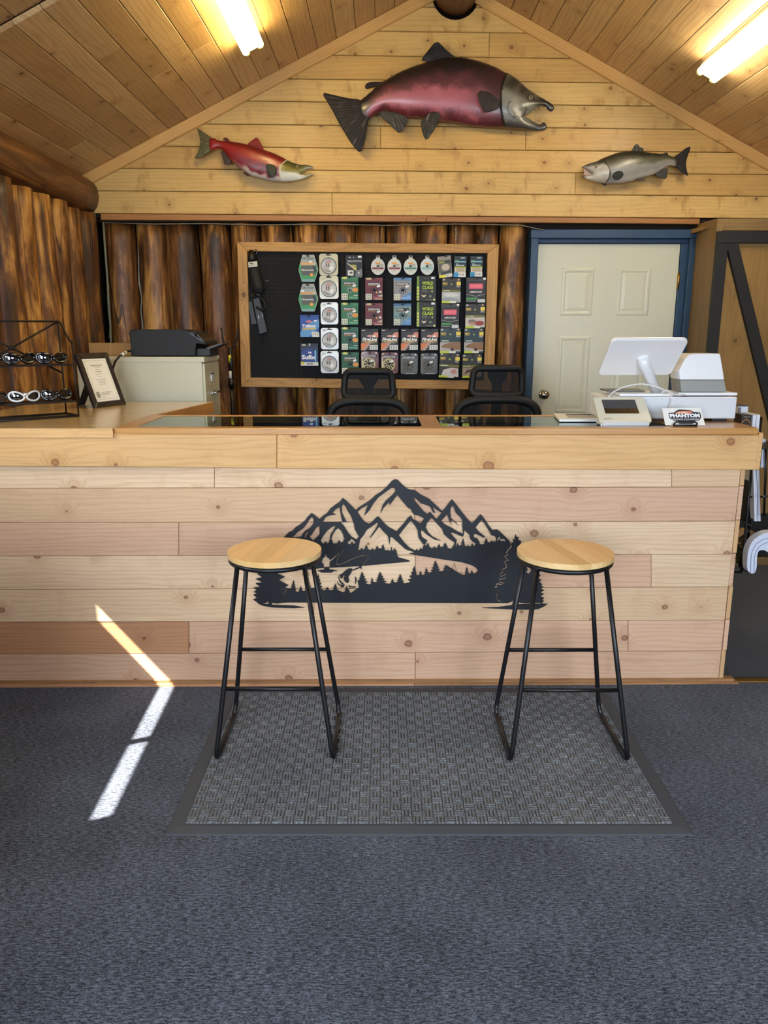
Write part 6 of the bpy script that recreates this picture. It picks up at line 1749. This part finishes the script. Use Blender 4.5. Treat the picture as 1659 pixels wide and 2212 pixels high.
mb = MB(); q = F(0.5, 0.75) - fn * 0.018; g_ = Vector((q.x - nn_.x * 0.10, q.y - nn_.y * 0.10, ZT + 0.001))
mb.obox((q + g_) / 2, e * 0.025, (q - g_) * 0.5, fn * 0.002); mb.build('easel_leg', plain((24, 20, 18), 0.7), fr_)

# ================================================================ sunglasses rack
wire = plain((30, 24, 22), 0.5, 0.4)
R0 = PZ(170, 900, ZT); ef = Vector((-0.747, -0.665, 0)); ed = Vector((-0.665, 0.747, 0))
Lr, Dr = 0.40, 0.145
rk = thing('sunglasses_rack', R0 + ef * Lr / 2 + ed * Dr / 2, 'dark wire display rack holding sunglasses on the left worktop', 'rack')
def RK(a_, d_, z_): return R0 + ef * a_ + ed * d_ + Vector((0, 0, z_))
zf = P(156, 737, R0.y).z - ZT; zk = 0.40
r_ = 0.0042
def wtube(nm, pts, rr=r_): 
    mb = MB(); mb.tube(pts, rr, 8); return mb.build(nm, wire, rk)
for a_ in (0.0, Lr):
    wtube('post', [RK(a_, 0, 0.004), RK(a_, 0, zf)]); wtube('post', [RK(a_, Dr, 0.004), RK(a_, Dr, zk)])
    wtube('base_rail', [RK(a_, 0, 0.004), RK(a_, Dr, 0.004)])
    pts = [RK(a_, Dr, zk), RK(a_, Dr * 0.85, zk - 0.004), RK(a_, Dr * 0.66, zk - 0.022), RK(a_, Dr * 0.45, zk - 0.052), RK(a_, Dr * 0.22, zf + 0.006), RK(a_, 0.01, zf - 0.004), RK(a_, -0.004, zf)]
    wtube('curved_side', pts)
wtube('base_rail', [RK(0, 0, 0.004), RK(Lr, 0, 0.004)], 0.006); wtube('base_rail', [RK(0, Dr, 0.004), RK(Lr, Dr, 0.004)])
wtube('top_rail', [RK(0, Dr, zk), RK(Lr, Dr, zk)])
wtube('cross_brace', [RK(0, Dr, zk), RK(Lr, Dr, zk - 0.22)]); wtube('cross_brace', [RK(Lr, Dr, zk), RK(0, Dr, zk - 0.22)])
q = RK(Lr / 2, Dr, zk - 0.11); mb = MB(); mb.ball(q, 0.010, 0.010, 0.010, 10, 8); mb.build('brace_boss', wire, rk)
shz = [P(160, 788, R0.y).z - ZT, P(168, 867, R0.y).z - ZT]
for z_ in shz:
    mb = MB(); c_ = RK(Lr / 2, Dr / 2, z_); mb.obox(c_, ef * (Lr / 2), ed * (Dr / 2), Vector((0, 0, 0.003))); mb.build('shelf', wire, rk)
def sunglasses(a_, z_, fc, lc, label, w=0.142, frame_r=0.004):
    c_ = RK(a_, 0.028, z_ + 0.003)
    ex, ey, ez = -ef, ed, Vector((0, 0, 1))       # x to viewer's right, y backwards
    g = thing('sunglasses', c_, label, 'sunglasses', 'sunglasses on the wire rack')
    fmat = plain(fc, 0.12, 0.0, 0.8); lmat = plain(lc, 0.03, 0.0, 1.0, 0.9)
    Rw = 0.085
    def wrap(x, z, d=0.0):
        an = x / Rw
        return c_ + ex * ((Rw + d) * math.sin(an)) + ey * ((Rw + 0.0) * (1 - math.cos(an)) * 0.75 - d) + ez * z
    hz = 0.024
    for s_ in (-1, 1):
        loop = []
        for k in range(26):
            t_ = 2 * math.pi * k / 26
            x = s_ * (0.036 + 0.031 * math.cos(t_)); z = hz + 0.019 * math.sin(t_) * (1 + 0.12 * math.cos(t_)) + 0.003 * math.cos(t_)
            loop.append((x, z))
        mb = MB(); mb.tube([wrap(x, z) for x, z in loop], frame_r, 8, closed=True); rim = mb.build('rim', fmat, g)
        vs = [wrap(s_ * 0.036, hz, 0.003)]; fs = []
        for q_ in (0.5, 1.0):
            for x, z in loop: vs.append(wrap(s_ * 0.036 + (x - s_ * 0.036) * q_, hz + (z - hz) * q_, 0.003 * (1 - q_)))
        n_ = len(loop)
        for k in range(n_):
            fs.append((0, 1 + k, 1 + (k + 1) % n_)); fs.append((1 + k, 1 + n_ + k, 1 + n_ + (k + 1) % n_, 1 + (k + 1) % n_))
        mb = MB(); mb.add(vs, fs, 0, True); mb.build('lens', lmat, rim)
        pts = [wrap(s_ * 0.067, hz + 0.006), wrap(s_ * 0.074, hz + 0.006) + ey * 0.012]
        p_ = pts[-1]
        pts += [p_ + ey * 0.04 + ez * 0.001, p_ + ey * 0.062 + ez * (-0.004) - ex * s_ * 0.008, p_ + ey * 0.072 + ez * (-0.012) - ex * s_ * 0.012]
        mb = MB(); mb.tube(pts, [0.005, 0.0052, 0.0042, 0.004, 0.003], 8); mb.build('temple', fmat, g)
    mb = MB(); mb.tube([wrap(-0.008, hz + 0.007), wrap(0.0, hz + 0.009, 0.001), wrap(0.008, hz + 0.007)], frame_r * 1.3, 8); mb.build('bridge', fmat, g)
    return g
zt1, zt2 = shz[0] + 0.003, shz[1] + 0.003
sunglasses(0.075, zt1, (10, 10, 11), (12, 14, 16), 'glossy black wraparound sunglasses at the right end of the upper shelf', frame_r=0.0055)
sunglasses(0.205, zt1, (8, 8, 9), (14, 18, 24), 'glossy black sunglasses at the left of the upper shelf', frame_r=0.0055)
sunglasses(0.335, zt1, (10, 10, 10), (16, 16, 18), 'black sunglasses at the far left of the upper shelf, cut off by the frame', frame_r=0.0055)
sunglasses(0.070, zt2, (10, 10, 11), (16, 18, 22), 'glossy black sunglasses at the right end of the lower shelf', frame_r=0.0055)
sunglasses(0.200, zt2, (232, 232, 230), (26, 26, 30), 'white-framed sunglasses on the lower shelf', frame_r=0.0042)
sunglasses(0.330, zt2, (12, 10, 10), (60, 40, 34), 'brown-lensed black sunglasses at the left of the lower shelf', frame_r=0.005)

# ================================================================ till equipment
wp, gp_ = M['white_plastic'], plain((150, 150, 144), 0.45)
def ct(u, v): return PZ(u, v, ZT)
# cash drawer
ya = ct(1500, 911).y
dx0, dx1 = P(1308, 880, ya).x, P(1592, 880, ya).x
zd0, zd1 = ZT + 0.012, P(1500, 858, ya).z
cd = thing('cash_drawer', ((dx0 + dx1) / 2, ya + 0.12, ZT), 'wide white cash drawer box on the right end of the counter', 'cash drawer')
mb = MB(); mb.box(dx0, dx1, ya + 0.006, ya + 0.25, zd0, zd1); mb.build('housing', wp, cd, bevel=0.004)
mb = MB(); mb.box(dx0 + 0.004, dx1 - 0.004, ya, ya + 0.008, zd0 + 0.004, zd1 - 0.004); mb.build('drawer_front', plain((222, 228, 232), 0.2, 0, 0.4), cd, bevel=0.002)
for x_ in (dx0 + 0.05, dx1 - 0.06):
    for y_ in (ya + 0.03, ya + 0.2):
        mb = MB(); mb.box(x_ - 0.03, x_ + 0.03, y_ - 0.015, y_ + 0.015, ZT + 0.0005, zd0); mb.build('foot', plain((24, 24, 24), 0.7), cd)
# display seen from behind
ps = thing('till_display', (P(1385, 845, ya + 0.1).x, ya + 0.1, zd1), 'white tablet till seen from behind, tilted on its round arm', 'till')
th_, ph_ = math.radians(2), math.radians(47)
nh = Vector((-math.sin(th_), math.cos(th_), 0)); ww = Vector((math.cos(th_), math.sin(th_), 0))
upv = Vector((0, 0, 1)) * math.cos(ph_) - nh * math.sin(ph_)
nrm = nh * math.cos(ph_) + Vector((0, 0, 1)) * math.sin(ph_)
BLp = P(1291, 811, ya + 0.10); Wd, Hd = 0.306, 0.212
def D(x, y): return BLp + ww * (Wd * x) + upv * (Hd * y)
pts = []
rc = 0.022
for cx, cy, s0 in ((1 - rc / Wd, 1 - rc / Hd, 0), (rc / Wd, 1 - rc / Hd, 90), (rc / Wd, rc / Hd, 180), (1 - rc / Wd, rc / Hd, 270)):
    for k in range(6):
        a_ = math.radians(s0 + 18 * k); pts.append(D(cx + rc / Wd * math.cos(a_), cy + rc / Hd * math.sin(a_)))
mb = MB(); mb.prism(pts, nrm * 0.016); mb.build('display_shell', wp, ps, bevel=0.004)
mb = MB(); mb.prism([D(.05, .06) + nrm * .0165, D(.95, .06) + nrm * .0165, D(.95, .94) + nrm * .0165, D(.05, .94) + nrm * .0165], nrm * 0.001); mb.build('screen', plain((12, 14, 18), 0.08), ps)
q = D(0.50, 0.48)
foot = P(1418, 846, ya + 0.10)
mb = MB(); mb.tube([q + upv * 0.01, q * 0.85 + foot * 0.15 - nrm * 0.006, foot], [0.021, 0.022, 0.022], 20); mb.build('arm', wp, ps)
mb = MB(); a = P(1336, 849, ya + 0.06); b = P(1452, 849, ya + 0.06); mb.box(a.x, b.x, ya + 0.035, ya + 0.20, zd1 + 0.001, zd1 + 0.012); mb.build('foot_plate', wp, ps, bevel=0.004)
mb = MB(); mb.box(a.x - 0.03, a.x + 0.13, ya + 0.12, ya + 0.235, zd1 + 0.013, zd1 + 0.019); mb.build('rear_plate', plain((96, 96, 92), 0.4), ps, bevel=0.002)
# receipt printer
rp_ = thing('receipt_printer', (P(1520, 850, ya + .06).x, ya + 0.1, zd1), 'white and grey receipt printer on the cash drawer', 'printer')
yr = ya + 0.05
def rpp(u, v): return P(u, v, yr)
a, b = rpp(1461, 851), rpp(1589, 851)
mb = MB(); mb.box(a.x, b.x, yr - 0.02, yr + 0.14, zd1 + 0.004, zd1 + 0.016); mb.build('base_plate', wp, rp_, bevel=0.004)
for x_ in (a.x + 0.04, b.x - 0.04):
    mb = MB(); mb.box(x_ - 0.012, x_ + 0.012, yr, yr + 0.1, zd1 + 0.0005, zd1 + 0.004); mb.build('rubber_foot', plain((30, 30, 30), 0.7), rp_)
lo = [rpp(1472, 847), rpp(1570, 847), rpp(1565, 821), rpp(1469, 821)]
mb = MB(); mb.prism(lo, (0, 0.11, 0)); mb.build('lower_case', gp_, rp_, bevel=0.003)
hi_ = [rpp(1469, 820.5), rpp(1565, 820.5), rpp(1562, 800), rpp(1556, 764), rpp(1496, 764), rpp(1488, 767), rpp(1481, 774), rpp(1467, 802)]
mb = MB(); mb.prism(hi_, (0, 0.11, 0)); mb.build('upper_case', wp, rp_, bevel=0.004)
# customer terminal
te = thing('card_terminal', ct(1345, 918), 'white customer display with a dark screen leaning on the counter', 'terminal')
BLt = P(1296, 911, ct(1340, 920.5).y)
pht = math.radians(52)
tht = math.radians(2)
nh = Vector((math.sin(tht), -math.cos(tht), 0)); ww = Vector((math.cos(tht), math.sin(tht), 0))
upv = Vector((0, 0, 1)) * math.cos(pht) - nh * math.sin(pht); nrm = nh * math.cos(pht) + Vector((0, 0, 1)) * math.sin(pht)
Wt, Ht = 0.206, 0.140
def D2(x, y): return BLt + ww * (Wt * x) + upv * (Ht * y)
rc = 0.012; pts = []
for cx, cy, s0 in ((1 - rc / Wt, 1 - rc / Ht, 0), (rc / Wt, 1 - rc / Ht, 90), (rc / Wt, rc / Ht, 180), (1 - rc / Wt, rc / Ht, 270)):
    for k in range(6):
        a_ = math.radians(s0 + 18 * k); pts.append(D2(cx + rc / Wt * math.cos(a_), cy + rc / Ht * math.sin(a_)))
mb = MB(); mb.prism(pts, -nrm * 0.014); mb.build('bezel', plain((226, 222, 200), 0.25, 0, 0.3), te, bevel=0.003)
sc4 = [D2(.15, .32) + nrm * .0008, D2(.80, .32) + nrm * .0008, D2(.80, .88) + nrm * .0008, D2(.15, .88) + nrm * .0008]
mb = MB(); mb.prism(sc4, -nrm * 0.001); mb.build('screen', plain((26, 20, 14), 0.06, 0, 1.0), te)
pr = Print(D2(0, 0), D2(1, 0) - D2(0, 0), D2(0, 1) - D2(0, 0), nrm); pr.ell(0.12, 0.88, 0.018, 0.026, (110, 108, 98)); pr.rect(0.15, 0.865, 0.25, 0.895, (150, 148, 138)); pr.build('logo', te)
mb = MB(); c_ = (D2(0.02, 0.02) + D2(0.98, 0.02)) / 2 - nrm * 0.02
mb.prism([D2(.03, .0) - nrm * .014, D2(.97, .0) - nrm * .014, D2(.93, .0) - nrm * .03 + Vector((0, 0, -.012)), D2(.07, .0) - nrm * .03 + Vector((0, 0, -.012))], upv * 0.10); mb.build('rear_case', wp, te, bevel=0.003)
b0, b1 = D2(.05, .0), D2(.95, .0)
mb = MB(); cc = (b0 + b1) / 2; cc.z = ZT + 0.008
mb.obox(cc - nh * 0.045, ww * 0.09, nh * 0.045, Vector((0, 0, 0.0075))); mb.build('stand', plain((206, 206, 206), 0.4), te, bevel=0.003)
mb = MB(); mb.tube([cc + ww * 0.06 + Vector((0, 0, .005)) - nh * 0.06, cc + ww * 0.06 + upv * 0.04 - nrm * 0.02], 0.008, 8); mb.tube([cc - ww * 0.06 + Vector((0, 0, .005)) - nh * 0.06, cc - ww * 0.06 + upv * 0.04 - nrm * 0.02], 0.008, 8); mb.build('struts', plain((206, 206, 206), 0.4), te)
# keyboard-like pad
kb = thing('price_pad', ct(1245, 906), 'white printed pad lying on the glass left of the terminal', 'pad')
K4 = [ct(1208, 911.5), ct(1300, 911.5), ct(1288, 899), ct(1196, 898)]
for q in K4: q.z = ZT + 0.001
mb = MB(); mb.prism(K4, (0, 0, 0.010)); mb.build('pad', plain((232, 232, 230), 0.5), kb, bevel=0.001)
pr = Print(K4[0] + Vector((0, 0, .010)), K4[1] - K4[0], K4[3] - K4[0], (0, 0, 1), 0.6)
for r_i in range(4):
    pr.rect(.25, .2 + r_i * .16, .95, .28 + r_i * .16, (120, 116, 112)); pr.k -= 1
pr.rect(.28, .14, .9, .3, (90, 86, 84)); pr.build('print', kb)
# sticker card on a little easel
cdh = thing('sticker_card', ct(1478, 921), 'white card with a black and orange lettered logo on a small black easel', 'sticker')
ys_ = ct(1478, 921).y + 0.01
TL, TR, BRc, BLc = P(1430, 882, ys_ + .012), P(1513.5, 880.5, ys_ + .012), P(1523.5, 919.5, ys_), P(1437, 921, ys_)
BLc.z = BRc.z = max(BLc.z, ZT + 0.003)
mb = MB(); mb.prism([BLc, BRc, TR, TL], (0, 0.0012, 0)); mb.build('card', plain((236, 234, 222), 0.5), cdh)
class Quad(Print):
    def pt(s, x, y):
        a_ = TL + (TR - TL) * x; b_ = BLc + (BRc - BLc) * x
        return a_ + (b_ - a_) * y + Vector((0, -0.0003 * s.k, 0))
pr = Quad(BLc, BRc - BLc, TL - BLc, (0, -1, 0))
pr.poly([(.14, .27), (.28, .26), (.36, .14), (.44, .08), (.60, .11), (.72, .14), (.80, .24), (.94, .26), (.96, .36), (.95, .60), (.91, .62), (.90, .70), (.86, .74), (.24, .74), (.20, .66), (.16, .62), (.14, .55)], (26, 16, 20))
pr.poly([(.30, .33), (.36, .23), (.46, .18), (.60, .17), (.72, .19), (.76, .25), (.70, .33)], (226, 128, 78)); pr.poly([(.34, .30), (.42, .22), (.46, .27), (.55, .20), (.58, .27), (.66, .23), (.60, .32)], (244, 200, 170))
pr.text('PHANTOM', .54, .44, .76, .22, (244, 244, 244), 0.06); pr.text('TRI-RIVER', .34, .655, .28, .085, (214, 214, 214), 0.02); pr.text('CHARTERS', .74, .655, .28, .085, (214, 214, 214), 0.02); pr.ell(.54, .66, .045, .085, (170, 166, 166)); pr.ell(.54, .66, .025, .045, (40, 34, 36))
pr.build('logo_print', cdh)
ek = plain((14, 14, 15), 0.35)
def E2(u, v, dy=0.0): 
    q = P(u, v, ys_ - 0.012 + dy); q.z = max(q.z, ZT + 0.004); return q
mb = MB(); mb.tube([E2(1454, 921.5), E2(1459, 913), E2(1465, 910), E2(1500, 910.5), E2(1506, 914), E2(1505, 922)], 0.0032, 8); mb.build('easel', ek, cdh)
mb = MB(); mb.tube([E2(1454, 921.5), E2(1478, 921.5), E2(1505, 922)], 0.0032, 8); mb.build('easel_foot', ek, cdh)
mb = MB(); mb.prism([E2(1463, 911), E2(1502, 911.5), E2(1496, 916), E2(1468, 916)], (0, 0.002, 0)); mb.build('easel_lip', ek, cdh)
# white cables
mb = MB(); mb.tube([P(u, v, Y) for u, v, Y in ((1312, 862, ya - .03), (1316, 855, ya - .02), (1326, 846, ya), (1342, 838, ya + .02), (1362, 832, ya + .03), (1385, 829, ya + .03), (1405, 832, ya + .03), (1425, 838, ya + .02), (1440, 845, ya + .01), (1452, 851, ya), (1465, 853.5, ya - .005), (1478, 853, ya + .01))], 0.0032, 8)
tag(mb.build('white_cable', plain((232, 230, 228), 0.4)), 'white cable looping behind the arm of the tablet till', 'cable')
mb = MB(); mb.tube([P(u, v, ya - .012) for u, v in ((1428, 849), (1440, 842), (1446, 845), (1450, 856), (1450, 868), (1446, 878), (1443, 886))], 0.0026, 8)
tag(mb.build('white_cable', plain((226, 220, 220), 0.4)), 'thin white cable hanging down the cash drawer front behind the sticker card', 'cable')
# cards and boxes in the top pocket of the rack at the counter's right end
ZB = 0.965
yb_ = 3.22
bo = thing('white_carton', (1.52, yb_ + .15, ZB), 'small white and grey carton behind the cash drawer\'s right end', 'box')
q0, q1 = P(1592, 905, yb_ + 0.12), P(1617, 878, yb_ + 0.12)
mb = MB(); mb.box(q0.x, q1.x, yb_ + 0.12, yb_ + 0.2, ZB + 0.001, q1.z); mb.build('carton', plain((214, 218, 226), 0.5), bo, bevel=0.002)
mb = MB(); mb.box(q0.x - 0.0, q0.x + 0.012, yb_ + 0.117, yb_ + 0.1195, ZB + 0.001, q1.z - 0.004); mb.build('side_label', plain((110, 110, 112), 0.5), bo)
mb = MB(); mb.box(q0.x, q1.x, yb_ + 0.12, yb_ + 0.2, q1.z + 0.001, q1.z + 0.004); mb.build('flap', plain((70, 68, 70), 0.5), bo)
b2 = thing('brown_carton', (1.52, yb_ + .03, ZB), 'small dark brown carton with a golden arc at the counter\'s right end', 'box')
q0, q1 = P(1600, 921, yb_), P(1624, 896, yb_)
mb = MB(); mb.box(q0.x, q1.x, yb_, yb_ + 0.07, ZB + 0.001, q1.z); mb.build('carton', plain((38, 26, 18), 0.4), b2, bevel=0.001)
pr = Print(Vector((q0.x, yb_, q1.z - .058)), Vector((q1.x - q0.x, 0, 0)), Vector((0, 0, .058)), (0, -1, 0))
pr.line([(0.05 + 0.045 * i * 2, 0.62 - 0.28 * math.sin(math.pi * i / 10)) for i in range(11)], 0.07, (196, 130, 50)); pr.rect(.15, .66, .9, .9, (90, 50, 24)); pr.ell(.35, .78, .1, .08, (150, 90, 44)); pr.ell(.7, .8, .12, .08, (130, 74, 36)); pr.rect(.2, .12, .8, .18, (150, 140, 120)); pr.build('print', b2)
b3 = thing('white_booklets', (1.6, yb_ + .03, ZB), 'white booklets standing at the counter\'s right corner', 'booklet')
for k in range(2):
    q0, q1 = P(1625 + k * 9, 924, yb_ - .01), P(1632 + k * 8, 897 - k, yb_ - .01)
    mb = MB(); mb.prism([(q0.x, yb_ - .01, ZB + .001), (q0.x + .012, yb_ - .01, ZB + .001), (q1.x + .004, yb_ - .01, q1.z), (q1.x - .010, yb_ - .01, q1.z)], (0, 0.10, 0)); mb.build('booklet', plain((226, 230, 238), 0.5), b3)

# ================================================================ magazine rack beyond the counter's end
wk = plain((14, 14, 16), 0.4)
mr = thing('magazine_rack', (1.62, 3.35, 0.45), 'black wire magazine rack hung on the counter\'s right end', 'rack')
Yr = 3.42
def mp(u, v, Y=Yr): return P(u, v, Y)
def mt(nm, pts, r_=0.0042): 
    mb = MB(); mb.tube(pts, r_, 7); return mb.build(nm, wk, mr)
mt('upright', [mp(1623, 1015), mp(1614, 1110), mp(1608, 1170), mp(1601, 1236)], 0.006)
mt('upright', [mp(1655, 957, 3.35), mp(1654, 1018, 3.35), mp(1650, 1115, 3.35)], 0.005)
mt('cross_wire', [mp(1605, 1074), mp(1645, 1073.5), mp(1651, 1072, 3.3)]); mt('cross_wire', [mp(1600, 1184), mp(1618, 1190), mp(1640, 1190)])
mt('cross_wire', [mp(1600, 1162), mp(1622, 1143), mp(1652, 1158)]); mt('cross_wire', [mp(1596, 1225), mp(1615, 1235), mp(1625, 1238)])
mt('cross_wire', [mp(1598, 1124), mp(1659, 1152)]); mt('upright', [mp(1603, 1190, 3.5), mp(1598, 1225, 3.5)], 0.006)
xw_ = xe + 0.02
g3 = mp(1601, 1236); g4 = Vector((g3.x + 0.30, Yr + 0.06, 0.42))
mt('upright', [g4, g4 + Vector((0, 0, 0.66))], 0.006); mt('cross_wire', [g4 + Vector((0, 0, .30)), mp(1640, 1073.5)]); mt('cross_wire', [g4 + Vector((0, 0, .05)), mp(1640, 1190)])
mt('wall_bracket', [Vector((xw_, Yr, 0.95)), Vector((g3.x + 0.1, Yr, 0.95))]); mt('wall_bracket', [Vector((xw_, Yr, 0.60)), Vector((g3.x + 0.05, Yr, 0.60))]); mt('wall_bracket', [Vector((xw_, Yr, g3.z + 0.004)), g3])
mb = MB(); mb.box(1.475, 1.70, 3.18, 3.46, ZB - 0.006, ZB - 0.001); mb.build('pocket_shelf', wk, mr)
mt('upright', [Vector((1.69, 3.45, 0.5)), Vector((1.69, 3.45, ZB + 0.1))], 0.006)
def book(name, quad, Y, dvec, rgb, label, stripes=None, grp=None):
    b_ = thing(name, mp(*quad[0], Y), label, 'book', grp)
    pts = [mp(u, v, Y) for u, v in quad]
    mb = MB(); mb.prism(pts, dvec); mb.build('cover', plain(rgb, 0.4), b_)
    if stripes:
        pr = None
        for t0, t1, c_ in stripes:
            w0 = [pts[0] + (pts[1] - pts[0]) * t0, pts[0] + (pts[1] - pts[0]) * t1, pts[3] + (pts[2] - pts[3]) * t1, pts[3] + (pts[2] - pts[3]) * t0]
            mb = MB(); mb.prism([q + Vector((0, -0.0012, 0)) for q in w0], (0, 0.001, 0)); mb.build('page_line', plain(c_, 0.5), b_)
    return b_
book('black_book', [(1609, 1128), (1630, 1127), (1636, 1018), (1620, 1018)], 3.45, (0.01, 0.16, 0), (12, 12, 13), 'black-covered book in the rack against the counter end')
wst = [(0.28, 0.34, (176, 180, 192)), (0.52, 0.60, (44, 50, 84)), (0.78, 0.84, (176, 180, 192))]
book('white_magazine', [(1630, 1126), (1643, 1126), (1640, 1016), (1627, 1016)], 3.40, (0.01, 0.18, 0), (226, 230, 240), 'white magazines upright in the rack below the counter fascia', wst)
book('white_magazine', [(1643, 1010), (1652, 1010), (1654, 948), (1648, 948)], 3.36, (0.02, 0.14, 0), (216, 220, 232), 'thin white magazine upright in the rack above the fascia corner', [(0.5, 0.6, (120, 124, 140))])
book('tan_paperback', [(1600, 1160), (1624, 1178), (1650, 1156), (1624, 1142)], 3.50, (0, 0.1, -0.02), (186, 152, 104), 'tan paperback lying askew in the rack')
book('green_book', [(1612, 1232), (1618, 1236), (1622, 1192), (1612, 1190)], 3.52, (0.005, 0.12, 0), (48, 62, 40), 'dark green book low in the rack')
# floppy white catalogue drooping out of the rack
wc = thing('drooping_catalogue', mp(1625, 1240, 3.34), 'white floppy catalogue drooping out of the rack', 'catalogue')
outl = [(1614, 1238), (1614, 1205), (1617, 1186), (1626, 1168), (1640, 1157), (1660, 1149), (1690, 1150), (1690, 1196), (1668, 1200), (1655, 1190), (1645, 1188), (1636, 1193), (1635, 1241)]
mb = MB(); mb.prism([mp(u, v, 3.36) for u, v in smooth_poly(outl, 2)], (0, 0.05, 0)); mb.build('pages', plain((222, 228, 244), 0.55), wc, bevel=0.003)
for k, off in enumerate((0.35, 0.7)):
    mb = MB(); mb.tube([mp(u, v, 3.358) for u, v in ((1614 + 21 * off, 1239), (1615 + 21 * off, 1205), (1617 + 24 * off, 1188 + 3 * off), (1626 + 22 * off, 1170 + 14 * off), (1641 + 18 * off, 1159 + 20 * off), (1665, 1152 + 28 * off))], 0.0011, 5); mb.build('page_edge', plain((120, 126, 150), 0.6), wc)

# ================================================================ unseen table, added to shade the floor and counter front at the left
dt = thing('added_shade_table', (-1.40, 0.8, 0), 'unseen wooden table added left of the camera to block window light', 'table')
mb = MB(); mb.box(-1.88, -0.96, 0.15, 1.45, 0.98, 1.02); mb.build('table_top', M['edge_y'], dt, bevel=0.004)
for x_, X_ in ((-1.86, -1.84), (-1.02, -1.00)):
    mb = MB(); mb.box(x_, X_, 0.2, 1.4, 0.0, 0.98); mb.build('side_panel', M['ply'], dt)
mb = MB(); mb.box(-1.84, -1.02, 1.38, 1.4, 0.0, 0.98); mb.build('front_panel', M['ply'], dt)
mb = MB(); mb.box(-1.84, -1.02, 0.22, 1.38, 0.45, 0.47); mb.build('shelf', M['edge_y'], dt)
